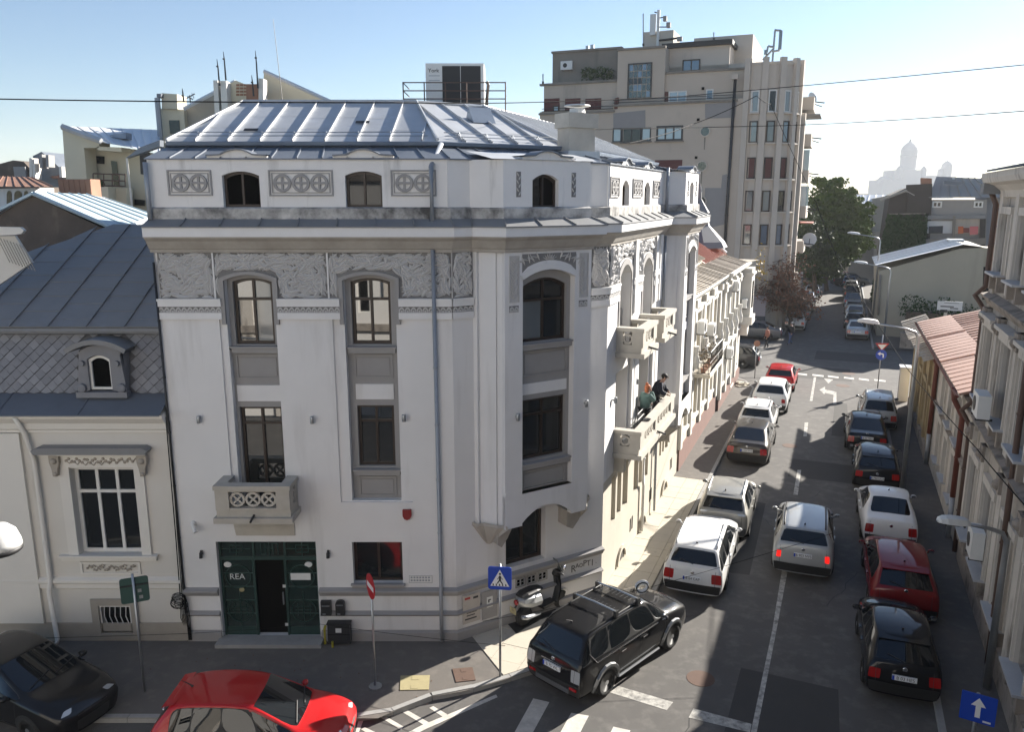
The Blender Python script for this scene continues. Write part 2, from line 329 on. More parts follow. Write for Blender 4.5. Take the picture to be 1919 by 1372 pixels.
# --- the oriel, once on the chamfer and once far down the street side
def oriel(F):
    side=[(.58,0),(.62,.11),(.70,.08),(.75,.17),(.95,.46),(.99,.43),(1.06,.56),(1.06,.7)]
    mb=MB()
    for k in range(len(side)-1):
        for f in (lambda p:p,lambda p:(4.7-p[0],p[1])):
            a,b=f(side[k]),f(side[k+1]); mb.q(F.p(a[0],a[1],3.1),F.p(b[0],b[1],3.1),F.p(b[0],b[1],ZT),F.p(a[0],a[1],ZT))
    wall(mb,F,1.06,3.64,3.97,ZT,[(1.57,3.13,3.97,9.68,.22)],.7,.2)
    b_=arc(1.57,3.13,3.17,.36,10)
    mb.slab(F,[(1.06,3.1),(1.57,3.1)]+b_+[(3.13,3.1),(3.64,3.1),(3.64,3.97),(1.06,3.97)],.52,.7)
    for k in range(10): mb.q(F.p(b_[k][0],.7,b_[k][1]),F.p(b_[k+1][0],.7,b_[k+1][1]),F.p(b_[k+1][0],0,b_[k+1][1]),F.p(b_[k][0],0,b_[k][1]))
    for a,b in ((1.06,1.57),(3.13,3.64)): mb.q(F.p(a,.7,3.1),F.p(b,.7,3.1),F.p(b,0,3.1),F.p(a,0,3.1))
    mb.build('oriel_wall','plaster',MAIN)
    channel(F,1.57,3.13,3.97,9.68,.22,.5,[(1.68,3.02,7.86,9.46,.2,8.9,['glass_pale','glass']),(1.68,3.02,4.78,6.38,0,5.95)],[(1.59,3.11,7.82),(1.59,3.11,4.7)],[(1.66,3.04,6.98,7.64),(1.66,3.04,3.99,4.5)],[(1.66,3.04,6.52,6.8)])
    MB().ring(F,arc(1.5,3.2,9.56,.26,10),arc(1.57,3.13,9.46,.22,10),.7,.74,False).build('arch_moulding','stucco',MAIN)
    # fan of leaves over the arch, and the slim chevron panels beside it
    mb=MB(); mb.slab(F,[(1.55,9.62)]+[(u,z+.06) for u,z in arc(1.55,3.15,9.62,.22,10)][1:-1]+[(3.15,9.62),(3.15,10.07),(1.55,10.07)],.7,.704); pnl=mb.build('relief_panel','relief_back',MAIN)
    for k in range(-8,9):
        s_=1 if k>=0 else -1; ak=abs(k)
        if ak<4: leafp(F,2.35+ak*s_*.02,9.9,.17+.0*ak,.045,pi/2-k*.36,.705,pnl)
        else: leafp(F,2.35+s_*(.16+.14*(ak-3)),9.9-.035*(ak-4),.26,.06,pi/2-s_*(.2+.22*(ak%3)),.705,pnl); leafp(F,2.35+s_*(.2+.14*(ak-3)),9.97-.03*(ak-4),.2,.05,pi/2-s_*1.35,.708,pnl)
    for u in (1.18,3.26):
        sp_=MB().ring(F,[(u,8.92),(u,10.04),(u+.28,10.04),(u+.28,8.92)],[(u+.02,8.94),(u+.02,10.02),(u+.26,10.02),(u+.26,8.94)],.7,.725).box(F,u+.02,u+.26,.7,.704,8.94,10.02).build('slim_relief','relief',MAIN)
        for k in range(12):
            for s_ in (-1,1): leafp(F,u+.14,9.0+k*.08,.16,.045,pi/2+s_*.72,.706,sp_)
        sp_=MB().box(F,u,u+.27,.7,.705,8.68,8.84).build('scale_relief','relief_back',MAIN)
        for k in (0,1): scal(F,u+.07+k*.13,8.69,.06,.13,.705,sp_)
    # corbels below
    for mir in (0,1):
        f=(lambda p:p) if not mir else (lambda p:(4.7-p[0],p[1]))
        P=[(.5,0),(.56,.16),(.72,.2),(.92,.52),(1.06,.6),(1.08,.74),(1.12,0)]
        rows=[(1.06,3.12),(1.03,3.2),(.95,3.06),(.62,2.84),(.3,2.62),(.1,2.5)]; c=(.95,.12); mb=MB(); R_=[]
        for k_,z in rows: R_.append([F.p(*f((c[0]+(p[0]-c[0])*k_,max(0,c[1]*0+p[1]*k_))),z) for p in P])
        R_=[R_[1],R_[0]]+R_[2:]
        for k in range(len(R_)-1):
            for i in range(len(P)-1): mb.q(R_[k][i],R_[k][i+1],R_[k+1][i+1],R_[k+1][i])
        mb.build('corbel','cornice_stone',MAIN)
        a0,a1=(1.0,1.5) if not mir else (3.2,3.7)
        MB().slab(F,[(a0,3.1),(a1,3.1),(a1-(.1 if not mir else 0),2.9),(a1-(.2 if not mir else .1),2.72),(a0+(.12 if not mir else .2),2.5),(a0,2.6)],0,.42).build('bracket','cornice_stone',MAIN)
LEAVES={}
def leafmesh(Lg,W,m):
    key=(round(Lg,3),round(W,3),m)
    if key not in LEAVES:
        v=[(0,0,0),(.3*Lg,-W*.5,-.012),(.3*Lg,0,.034),(.3*Lg,W*.5,-.012),(.65*Lg,-W*.45,-.012),(.65*Lg,0,.028),(.65*Lg,W*.45,-.012),(Lg,0,.002)]
        f=[(0,1,2),(0,2,3),(1,4,5,2),(2,5,6,3),(4,7,5),(5,7,6)]
        me=bpy.data.meshes.new('relief_leaf'); me.from_pydata(v,[],f); me.materials.append(M[m]); LEAVES[key]=me
    return LEAVES[key]
def leafm(F,u,z,ang,d):
    X=F.s*cos(ang)+Vector((0,0,1))*sin(ang); Y=-F.s*sin(ang)+Vector((0,0,1))*cos(ang); mx=Matrix.Identity(4); P=F.p(u,d,z)
    for i in range(3): mx[i][0]=X[i]; mx[i][1]=Y[i]; mx[i][2]=F.n[i]; mx[i][3]=P[i]
    return mx
def leafp(F,u,z,Lg,W,ang,d,par,m='relief'):
    o=bpy.data.objects.new('relief_leaf',leafmesh(Lg,W,m)); mx=leafm(F,u,z,ang,d); o.matrix_local=Matrix.Translation(-OFF.get(par.name,Vector()))@mx; col.objects.link(o); o.parent=par; return o
def scal(F,u,z,r,h,d,par,m='relief'):
    mb=MB(); P=[(u-r,z),(u-r,z+h*.5),(u-r*.6,z+h*.85),(u,z+h),(u+r*.6,z+h*.85),(u+r,z+h*.5),(u+r,z)]; Q=[(u+(a-u)*.6,z+(b-z)*.65) for a,b in P]
    mb.ring(F,P,Q,d,d+.022,False); mb.slab(F,[(u+(a-u)*.4,z+(b-z)*.45) for a,b in P],d,d+.016); return mb.build('scale_ornament',m,par)
oriel(F2); oriel(F3.off(6.39))
# --- leaf friezes
nleaf=[0]
def frieze(F,u0,u1,z0,z1,holes=(),d=0.0,parts=True):
    mb=MB(); 
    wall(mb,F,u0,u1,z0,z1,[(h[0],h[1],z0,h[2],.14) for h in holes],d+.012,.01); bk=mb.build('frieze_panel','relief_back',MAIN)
    st=MB(); nst=0
    area=(u1-u0)*(z1-z0); n=int(area*150)
    for k in range(n):
        u=u0+(u1-u0)*((k*.6180339)%1); z=z0+.02+(z1-z0-.04)*((k*.7548777)%1); 
        ang=(0.55 if rnd.random()<.55 else 2.3)+rnd.uniform(-.5,.5)+(pi if rnd.random()<.5 else 0)
        Lg=rnd.choice((.26,.31,.36)); W=rnd.choice((.085,.10))
        ok=lambda q:u0+.005<q[0]<u1-.005 and z0+.01<q[1]<z1-.01 and not any(h[0]-.02<q[0]<h[1]+.02 and q[1]<h[2]+.02 for h in holes)
        for tr in range(7):
            e=(u+Lg*cos(ang),z+Lg*sin(ang))
            if ok(e): break
            ang+=.9
        cx_=(u+e[0])/2; cz=(z+e[1])/2
        if not ok(e) or not ok((u,z)): continue
        if not ok((cx_,cz)): continue
        dd=d+.016+.03*((k*.37)%1)
        if parts and nleaf[0]<300 and k%2: leafp(F,u,z,Lg,W,ang,dd,bk); nleaf[0]+=1
        else:
            me=leafmesh(Lg,W,'relief'); mx=leafm(F,u,z,ang,dd); i=len(st.v); st.v+=[mx@v.co for v in me.vertices]; st.f+=[tuple(i+j for j in p.vertices) for p in me.polygons]
        if k%9==0:
            for (a,b) in ((0,0),(.035,.01),(.018,.04)): st.ball(F.p(min(u1-.03,max(u0+.03,u))+a*.8,d+.03,z+b),.017,n=6,m=4)
    if st.v: st.build('relief_leaves','relief',bk,kind='stuff')
frieze(F1,.06,1.36,9.03,ZT-.02,[],-.05)
frieze(F1,1.40,4.08,9.03,ZT-.02,[(1.5,2.88,9.66)],-.05)
frieze(F1,4.12,7.04,9.03,ZT-.02,[(4.34,5.79,9.66)],-.05)
frieze(F2,.02,.57,9.03,ZT-.02); frieze(F2,4.16,L2-.01,9.03,ZT-.02)
frieze(F3,.02,2.7,9.03,ZT-.02,[(1.05,2.65,9.7)]); frieze(F3,3.08,5.52,9.03,ZT-.02,[(3.85,5.45,9.7)])
for a,b in ((1.36,1.40),(4.08,4.12)): MB().box(F1,a,b,-.05,.0,9.03,ZT).build('pilaster','plaster',MAIN)
for (a,b) in ((1.6,2.78),(4.44,5.69)):
    MB().ring(F1,[(a-.1,8.4)]+arc(a-.1,b+.1,9.52,.16)+[(b+.1,8.4)],[(a,8.4)]+arc(a,b,9.46,.14)+[(b,8.4)],-.05,.03,False).build('window_surround','plaster_grey',MAIN)
# --- scale band below the frieze
def band(F,u0,u1,d=0.0):
    MB().box(F,u0,u1,d-.06,d+.075,8.84,9.0).box(F,u0-.0,u1,d-.06,d+.095,8.97,9.03).box(F,u0,u1,d-.06,d+.06,8.53,8.69).build('band_moulding','stucco',MAIN)
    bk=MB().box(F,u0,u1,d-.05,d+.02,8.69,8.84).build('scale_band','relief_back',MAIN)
    n=max(1,int((u1-u0)/.135)); w_=(u1-u0)/n
    for k in range(n): scal(F,u0+w_*(k+.5),8.695,w_*.46,.13,d+.02,bk)
for a,b in ((.0,1.52),(2.86,4.36),(5.77,7.05)): band(F1,a,b,0)
band(F2,0,.57); band(F2,4.15,L2); band(F3,0,1.05); band(F3,2.65,3.85); band(F3,5.45,6.6)
# --- ledges, plinth
PW=[F1.p(0,0,0),F2.p(0,0,0),F2.p(L2,0,0)]
P0=[F1.p(3.5,0,0)]+PW[1:]
for P in (P0,[F1.p(0,0,0),F1.p(.88,0,0)]):
    ledged(P,[(0,1.26),(.05,1.28),(.09,1.36),(.13,1.40),(.13,1.45),(0,1.5)],'ledge','plaster_grey')
    ledged(P,[(0,.70),(.07,.72),(.12,.78),(0,.84)],'ledge','plaster_grey')
    ledged(P,[(.08,0),(.08,.24),(0,.3)],'plinth','plaster_grey'); ledged(P,[(.03,.3),(.045,.7),(0,.7)],'plinth','plaster')
# --- cornice and its sheet metal top
o1=lambda F:[F.p(.56,0,0),F.p(1.06,.70,0),F.p(3.64,.70,0),F.p(4.14,0,0)]
PC=[F1.p(-.06,0,0),F2.p(0,0,0)]+o1(F2)+[F3.p(0,0,0)]+o1(F3.off(6.39))+[F3.p(L3,0,0)]
ledged(PC,[(0,10.12),(.05,10.13),(.06,10.2),(.1,10.22),(.14,10.28),(.22,10.40),(.32,10.47),(.33,10.51)],'cornice','cornice_stone')
ledged(PC,[(.33,10.505),(.36,10.505),(.36,10.735),(.30,10.745)],'fascia','stucco')
def strips(P,din,zin,dout,zout,step,name,m,seam=.03,par=None,jit=0):
    po=offs(P,dout); pi_=offs(P,din); out=[]
    for i in range(len(P)-1):
        ln=(po[i+1]-po[i]).length; n=max(1,round(ln/step))
        for k in range(n):
            a,b=k/n,(k+1)/n; o0=po[i].lerp(po[i+1],a); o1_=po[i].lerp(po[i+1],b); i0=pi_[i].lerp(pi_[i+1],a); i1=pi_[i].lerp(pi_[i+1],b)
            j=rnd.uniform(-jit,jit); mb=MB(); A_=Vector((*o0,zout+j)); B_=Vector((*o1_,zout+j)); C_=Vector((*i1,zin+j)); D_=Vector((*i0,zin+j))
            mb.q(A_,B_,C_,D_); mb.q(A_,B_,B_-Vector((0,0,.03)),A_-Vector((0,0,.03)))
            if seam:
                t=(B_-A_).normalized()*.012; h=Vector((0,0,seam)); 
                mb.q(B_-t,B_-t+h,C_-t+h,C_-t); mb.q(B_-t+h,B_+t+h,C_+t+h,C_-t+h); mb.q(B_+t,B_+t+h,C_+t+h,C_+t)
            out.append(mb.build(name,m,par or MAIN))
    return out
strips(PC,-.12,10.95,.39,10.745,.95,'cornice_sheet','zinc_grey',.035)
# --- attic storey
PA=[offs([F1.p(0,0,0),F2.p(0,0,0)],0)[0]]+[]
def attic(F,u0,u1,d,ops,peds,ends=()):
    mb=MB(); wall(mb,F,u0,u1,10.9,12.27,[o[:5] for o in ops],d,.2)
    for a,b in peds:
        m_=(a+b)/2; P=[(a,12.26),(b,12.26),(b,12.34)]+[(m_+(b-m_)*.55*(1-k/3),12.36+.12*(1-(1-k/3)**2)) for k in range(4)]+[(m_-(b-m_)*.55*(k/3),12.36+.12*(1-(k/3)**2)) for k in range(1,4)]+[(a,12.34)]
        mb.slab(F,P,d-.45,d)
        top=P[2:]; MB().ring(F,[(u,z+.035) for u,z in top],top,d-.5,d+.07,False).build('pediment_coping','zinc_dark',MAIN)
    mb.build('attic_wall','plaster_attic',MAIN)
    for o in ops:
        mb=MB(); window(F,o[0],o[1],o[2],o[3],o[4],d-.14,MAIN,o[5],None,fw=.06,g=o[6])
def rosette(F,u,z,r,d,par,rot=0,m='stucco',th=.03):
    mb=MB(); n=14; mb.ring(F,[(u+r*cos(2*pi*k/n),z+r*sin(2*pi*k/n)) for k in range(n)],[(u+r*.7*cos(2*pi*k/n),z+r*.7*sin(2*pi*k/n)) for k in range(n)],d,d+th)
    for k in (0,1):
        a=rot+k*pi/2; c,s_=cos(a),sin(a); l,t=r*.72,r*.13
        mb.slab(F,[(u+c*l-s_*t,z+s_*l+c*t),(u-c*l-s_*t,z-s_*l+c*t),(u-c*l+s_*t,z-s_*l-c*t),(u+c*l+s_*t,z+s_*l-c*t)],d,d+th*.9-.004*k)
    return mb.build('rosette',m,par)
def rospanel(F,a,b,c,e,n,d):
    mb=MB().ring(F,[(a,c),(a,e),(b,e),(b,c)],[(a+.035,c+.035),(a+.035,e-.035),(b-.035,e-.035),(b-.035,c+.035)],d,d+.035)
    mb.ring(F,[(a+.07,c+.07),(a+.07,e-.07),(b-.07,e-.07),(b-.07,c+.07)],[(a+.09,c+.09),(a+.09,e-.09),(b-.09,e-.09),(b-.09,c+.09)],d,d+.02)
    p=mb.build('rosette_panel','plaster_grey',MAIN); w_=(b-a-.2)/n; r=min(w_/2,(e-c)/2-.09)
    for k in range(n): rosette(F,a+.1+w_*(k+.5),(c+e)/2,r,d,p,0,'plaster_grey',.045)
AD=-.08
attic(F1,0,7.05-.02,AD,[(1.72,2.59,11.18,12.0,.1,2,'dark_room'),(4.59,5.45,11.18,12.0,.1,2,'glass')],[(1.4,2.8),(4.33,5.74)])
rospanel(F1,.45,1.48,11.44,12.03,2,AD); rospanel(F1,2.81,4.31,11.43,12.03,3,AD); rospanel(F1,5.66,6.72,11.43,12.03,2,AD)
def attic_bay(F):
    attic(F,1.08,3.62,.6,[(1.9,2.66,11.16,11.95,.14,2,['dark_room','glass'])],[(1.62,3.05)])
    for a,b in (((.56,AD),(1.08,.6)),((3.62,.6),(4.14,AD))): MB().q(F.p(*a,10.9),F.p(*b,10.9),F.p(*b,12.27),F.p(*a,12.27)).build('attic_wall','plaster_attic',MAIN)
    for u in (1.44,3.05):
        s_=MB().box(F,u,u+.13,.6,.606,11.41,12.0).build('slim_relief','relief_back',MAIN)
        for k in range(6): leafp(F,u+.065,11.44+k*.09,.12,.045,pi/2+(.5 if k%2 else -.5),.607,s_)
attic_bay(F2); attic_bay(F3.off(6.39))
MB().box(F2,-.03,.57,AD-.1,AD,10.9,12.27).build('attic_wall','plaster_attic',MAIN); MB().box(F2,4.13,L2+.03,AD-.1,AD,10.9,12.27).build('attic_wall','plaster_attic',MAIN)
attic(F3,0,7.0,AD,[(1.5,2.3,11.1,11.88,.2,1,'glass'),(4.2,5.0,11.1,11.88,.2,1,'glass')],[(1.2,2.6),(3.9,5.3)])
attic(F3,10.5,L3,AD,[],[])
rospanel(F3,.2,1.1,11.4,11.95,2,AD); rospanel(F3,2.65,3.85,11.4,11.95,3,AD); rospanel(F3,5.35,6.3,11.4,11.95,2,AD)
PAA=offs([F1.p(0,0,0),F2.p(0,0,0)]+[F2.p(.56,0,0),F2.p(1.07,.68,0),F2.p(3.63,.68,0),F2.p(4.14,0,0)]+[F3.p(0,0,0)]+[F3.off(6.39).p(*q,0) for q in ((.56,0),(1.07,.68),(3.63,.68),(4.14,0))]+[F3.p(L3,0,0)],AD)
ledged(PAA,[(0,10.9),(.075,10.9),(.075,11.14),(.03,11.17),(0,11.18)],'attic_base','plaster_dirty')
# --- roof: skirt, gutter, main slopes in standing seam panels
EP=offs([F1.p(0,0,0),F2.p(0,0,0),F3.p(0,0,0),F3.p(L3,0,0)],-1.4)
SK=offs([F1.p(0,0,0),F2.p(0,0,0),F3.p(0,0,0),F3.p(L3,0,0)],-.12)
strips([F1.p(-.04,0,0),F2.p(0,0,0),F3.p(0,0,0),F3.p(L3,0,0)],-1.42,12.64,-.03,12.29,.6,'skirt_sheet','zinc_dark',.03)
for F,a,b,d in ((F2,.75,3.95,.6),(F3.off(6.39),.75,3.95,.6)):
    for k in range(4):
        u0=a+(b-a)*k/4; u1=a+(b-a)*(k+1)/4
        MB().q(F.p(u0,d+.04,12.28),F.p(u1,d+.04,12.28),F.p(u1,-.6,12.5),F.p(u0,-.6,12.5)).box(F,u1-.015,u1+.015,-.6,d,12.3,12.34).build('skirt_sheet','zinc',MAIN)
sweep(MB(),EP,[(-.06,12.74),(.0,12.66),(.07,12.63),(.14,12.66),(.17,12.74),(.15,12.75),(.12,12.68),(.03,12.67),(-.04,12.76)]).build('gutter','gutter',MAIN)
RP=offs([F1.p(0,0,0),F2.p(0,0,0),F3.p(0,0,0),F3.p(L3,0,0)],-4.3); RP[0]=Vector((-7.5,RP[0].y)); ZE,ZR=12.76,14.0
def slope(i,e0,e1,r0,r1,step,m,k0=0):
    """fill an eave-to-ridge trapezoid with upright seam panels"""
    e0,e1,r0,r1=[Vector(x) for x in (e0,e1,r0,r1)]; t=(e1-e0).normalized(); up=(r0-e0)-t*(r0-e0).dot(t); H_=up.length; up.normalize(); Ln=(e1-e0).length; ra=(r0-e0).dot(t); rb=(r1-e0).dot(t)
    nrm=t.cross(up).normalized(); 
    if nrm.z<0: nrm=-nrm
    xs=[k0+step*k for k in range(int(Ln/step)+2)]; xs=[0]+[x for x in xs if 0.05<x<Ln-.05]+[Ln]
    def yt(x):
        if x<ra: return H_*x/ra
        if x>rb: return H_*(Ln-x)/(Ln-rb)
        return H_
    for a,b in zip(xs[:-1],xs[1:]):
        bps=[a]+[x for x in (ra,rb) if a<x<b]+[b]; P=[e0+t*a,e0+t*b]+[e0+t*x+up*yt(x) for x in reversed(bps)]
        j=nrm*rnd.uniform(-.006,.006); mb=MB(); mb.q(*[p+j for p in P])
        h=nrm*.06; w_=t*.014; s0=e0+t*b; s1=s0+up*yt(b)
        if yt(b)>.2 and b<Ln: mb.q(s0-w_,s0-w_+h,s1-w_+h,s1-w_); mb.q(s0+w_,s0+w_+h,s1+w_+h,s1+w_); mb.q(s0-w_+h,s0+w_+h,s1+w_+h,s1-w_+h)
        for yy in ((.9,1.9) if step>.5 else ()):
            y=yy+rnd.uniform(-.2,.2)
            if y<min(yt(a),yt(b))-.1: mb.q(e0+t*a+up*y+nrm*.008,e0+t*b+up*y+nrm*.008,e0+t*b+up*(y-.02)+nrm*.012,e0+t*a+up*(y-.02)+nrm*.012)
        mb.build('roof_panel',m,MAIN)
    return e0,t,up,nrm,Ln
E3=[Vector((*p,ZE)) for p in EP]; R3=[Vector((*p,ZR)) for p in RP]; E3[0].x=-8.55
S1=slope(0,E3[0],E3[1],R3[0],R3[1],.8,'zinc',.72); S2=slope(1,E3[1],E3[2],R3[1],R3[2],.78,'zinc'); S3=slope(2,E3[2],E3[3],R3[2],R3[3]-Vector((.6,1.4,0)),.36,'zinc')
MB().q(R3[0],R3[1],R3[2],R3[3],Vector((0,33,ZR)),Vector((-7.5,33,ZR))).q(E3[0],R3[0],Vector((-7.5,33,ZR)),Vector((-8.55,33,ZE))).q(Vector((-8.55,20.3,12.76)),Vector((-8.55,33,12.76)),Vector((-8.49,33,0)),Vector((-8.49,20.3,0))).build('roof_deck','zinc_grey',MAIN)
mb=MB(); mb.tube([E3[0]+Vector((0,0,.03)),R3[0]+Vector((0,0,.04)),R3[1]+Vector((0,0,.04)),E3[1]+Vector((0,0,.05))],.045,6).tube([R3[1]+Vector((0,0,.03)),R3[2]+Vector((0,0,.03)),R3[3]],.04,6).tube([R3[2]+Vector((0,0,.03)),E3[2]+Vector((0,0,.03))],.04).build('ridge_cap','zinc',MAIN)
mb=MB()
for (e0,t,up,nrm,Ln) in (S1,S2):
    for y,h in ((.12,.1),(.3,.13)): mb.tube([e0+t*(.2+y*.3)+up*y+nrm*h,e0+t*(Ln-.2-y*.4)+up*y+nrm*h],.013,5)
    for k in range(int(Ln/.8)): mb.tube([e0+t*(.72+.8*k)+up*.08,e0+t*(.72+.8*k)+up*.3+nrm*.15,e0+t*(.72+.8*k)+up*.38],.014,4)
mb.build('snow_guard','steel',MAIN)
for fx,fy in ((.8,.75),(3.55,1.35)):
    e0,t,up,nrm,Ln=S1; c=e0+t*(fx+1.1)+up*fy; MB().q(c-t*.18-up*.06+nrm*.03,c+t*.18-up*.06+nrm*.03,c+t*.18+up*.08+nrm*.05,c-t*.18+up*.08+nrm*.05).build('roof_vent','black_plastic',MAIN)
e0,t,up,nrm,Ln=S2; c=e0+t*2.2+up*1.7
MB().q(c-t*.35-up*.1+nrm*.02,c+t*.35-up*.1+nrm*.02,c+t*.35+up*.35+nrm*.3,c-t*.35+up*.35+nrm*.3).q(c-t*.35+nrm*.02-up*.1,c-t*.35+up*.35+nrm*.3,c-t*.35+up*.35).q(c+t*.35+nrm*.02-up*.1,c+t*.35+up*.35+nrm*.3,c+t*.35+up*.35).q(c-t*.35+up*.35,c+t*.35+up*.35,c+t*.35+up*.35+nrm*.3,c-t*.35+up*.35+nrm*.3).build('roof_hatch','gutter',MAIN)
# chimney
cf=F2.off(4.05,-.9); mb=MB().box(cf,0,.85,-.55,0,12.2,13.55); ch=mb.build('chimney','balcony_stone',MAIN)
MB().box(cf,-.06,.91,-.61,.06,13.22,13.6).build('chimney_cap','balcony_stone',ch); MB().lathe(cf.p(.45,-.28,13.6),[(.2,0),(.22,.03),(.2,.14),(.0,.14)],12).lathe(cf.p(.45,-.28,13.8),[(.36,0),(.34,.03),(0,.06)],12).build('chimney_pot','white_plastic',ch)
MB().box(cf,-.1,.95,-.65,.1,12.2,12.62).build('flashing','zinc',ch)
# --- downpipes
def pipe(P,r=.05,m='pipe_grey',par=None):
    o=MB().tube(P,r,8).build('downpipe',m,par or MAIN,smooth=True)
    mb=MB(); 
    for a,b in zip(P[:-1],P[1:]):
        a,b=Vector(a),Vector(b); n=int((b-a).length/1.6)
        for k in range(1,n+1): c=a.lerp(b,k/(n+1)); mb.tube([c-(b-a).normalized()*.02,c+(b-a).normalized()*.02],r*1.25,8)
    if mb.v: mb.build('pipe_clip',m,o)
    return o
q=F1.p(6.66,.08,0)
pipe([F1.p(6.75,-1.25,12.68),F1.p(6.62,.06,12.1),F1.p(6.62,.06,10.86)],.06); pipe([F1.p(6.62,.09,10.2),F1.p(6.66,.08,1.62),F1.p(6.66,.18,1.42),F1.p(6.66,.18,.06)],.05)
pipe([F1.p(0.02,.05,12.2),F1.p(.02,.05,10.9)],.06); pipe([F1.p(-.0,.05,9.9),F1.p(.0,.05,.1)],.03,'black_plastic'); 
pipe([F3.p(6.95,.07,12.4),F3.p(6.95,.07,10.9)],.05); pipe([F3.p(6.95,.07,10.1),F3.p(6.95,.07,7.0)],.05); pipe([F3.p(4.4,.8,3.75),F3.p(4.6,.12,3.6),F3.p(4.6,.12,1.9),F3.p(4.75,.1,1.7),F3.p(4.75,.1,.05)],.05,'white_plastic'); pipe([F3.p(6.6,.1,3.9),F3.p(6.6,.1,2.5),F3.p(6.6,.12,.1)],.045)
# --- balconies
def balcony(F,a,b,z0,z1,dp,panels,name='balcony',side='ring',spout=True):
    bal=MB().box(F,a,b,0,dp-.04,z0+.14,z0+.16).box(F,a,b,dp-.2,dp-.04,z0+.16,z0+.32).box(F,a,a+.14,0,dp-.2,z0+.16,z0+.32).box(F,b-.14,b,0,dp-.2,z0+.16,z0+.32).box(F,a-.06,b+.06,0,dp+.06,z0,z0+.14).build(name,'balcony_stone',MAIN)
    mb=MB(); mb.box(F,a-.03,a+.24,0,dp+.03,z1-.11,z1).box(F,b-.24,b+.03,0,dp+.03,z1-.11,z1).box(F,a+.24,b-.24,dp-.24,dp+.03,z1-.11,z1); mb.build('coping','balcony_stone',bal)
    zc=z0+.32; zt=z1-.11; mb=MB(); n=len(panels); pts=[a]
    w_=[(p[0],p[1]) for p in panels]; xs=[a]+[x for p in w_ for x in p]+[b]
    for k in range(0,len(xs),2): mb.box(F,xs[k],xs[k+1],dp-.16,dp,zc,zt)
    for p in w_: mb.box(F,p[0],p[1],dp-.15,dp-.01,zc,zc+.06); mb.box(F,p[0],p[1],dp-.15,dp-.01,zt-.05,zt)
    for s_ in (a,b-.14):
        mb.box(F,s_,s_+.14,0,.2,zc,zt); mb.box(F,s_,s_+.14,dp-.32,dp-.16,zc,zt); mb.box(F,s_,s_+.13,.2,dp-.32,zc,zc+.05)
    mb.build('parapet','balcony_stone',bal)
    r=(zt-zc-.11)/2
    for p in panels:
        k=p[2]; st=(p[1]-p[0])/k
        for j in range(k): rosette(F,p[0]+st*(j+.5),(zc+zt)/2+.005,min(r,st*.5),dp-.11,bal,pi/4,'balcony_stone',.06)
    for s_,o_ in ((a,-1),(b,1)):
        Fs=Fr(F.p(s_,0,0),F.az+90); n_=14; cu=-(.2+dp-.32)/2; cz=(zc+zt)/2; 
        cu=-cu*-1 if False else cu
        mb=MB(); cc=F.p(s_+(.07 if o_<0 else -.07),(.2+dp-.32)/2,cz); rr=min(r,(dp-.52)/2+.02)
        for k in range(n_):
            a0,a1=2*pi*k/n_,2*pi*(k+1)/n_
            for (r0,r1) in ((rr,rr*.62),):
                for dd in (-.05,.05):
                    mb.q(*[cc+F.n*(q*cos(t))+Vector((0,0,q*sin(t)))+F.s*dd for q,t in ((r0,a0),(r0,a1),(r1,a1),(r1,a0))])
                for q in (r0,r1): mb.q(*[cc+F.n*(q*cos(t))+Vector((0,0,q*sin(t)))+F.s*dd for t,dd in ((a0,-.05),(a1,-.05),(a1,.05),(a0,.05))])
        mb.build('ring_ornament','balcony_stone',bal)
    if spout: MB().tube([F.p((a+b)/2,dp-.1,z0+.2),F.p((a+b)/2,dp+.24,z0+.12)],.03,6).build('spout','black_metal',bal)
    return bal
balcony(F1,1.27,3.08,3.6,4.56,.75,[(1.6,2.75,3)])
MB().slab(F1,[(1.45,2.95),(2.95,2.95),(2.95,3.6),(1.35,3.6)],0,.03).build('console_panel','balcony_stone',MAIN)
balcony(F3,.98,2.78,6.92,7.78,.78,[(1.3,2.35,3)]); balcony(F3,3.78,5.6,6.92,7.78,.78,[(4.1,5.2,3)])
balcony(F3,.98,5.98,3.9,4.75,.8,[(1.5,3.0,4),(3.25,5.4,5)])
for a,b in ((1.1,1.4),(2.5,2.8),(4.2,4.5),(5.4,5.7)): MB().slab(F3,[(a,3.9),(b,3.9),(b,3.4),(a,3.4)],0,.3).build('bracket','plinth_warm',MAIN)
# --- entrance
DR=MB(); dz=-.16
DR.box(F1,.9,3.46,dz-.06,dz+.02,2.2,2.28); DR.box(F1,.9,3.46,dz-.06,dz,2.70,2.77)
for u in (.9,1.74,2.56,3.4): DR.box(F1,u,u+.06,dz-.06,dz+.015,.05,2.25)
for u in (.9,1.77,2.58,3.41): DR.box(F1,u,u+.05,dz-.06,dz+.01,2.28,2.72)
door=DR.build('entrance_door','green_metal',MAIN)
for a,b in ((.96,1.77),(1.82,2.58),(2.63,3.41)): MB().q(F1.p(a,dz-.03,2.28),F1.p(b,dz-.03,2.28),F1.p(b,dz-.03,2.7),F1.p(a,dz-.03,2.7)).build('pane','green_glass',door)
mb=MB()
for u in (1.35,3.05):
    mb.box(F1,u-.17,u+.17,dz-.01,dz+.005,2.39,2.405).box(F1,u-.17,u+.17,dz-.01,dz+.005,2.59,2.605).box(F1,u-.17,u-.155,dz-.01,dz+.005,2.39,2.6).box(F1,u+.155,u+.17,dz-.01,dz+.005,2.39,2.6).box(F1,u-.008,u+.008,dz-.012,dz+.003,2.28,2.7).box(F1,u-.4,u+.36,dz-.012,dz+.004,2.49,2.503)
for u in (1.98,2.1,2.3,2.42): mb.box(F1,u,u+.014,dz-.01,dz+.005,2.34,2.64)
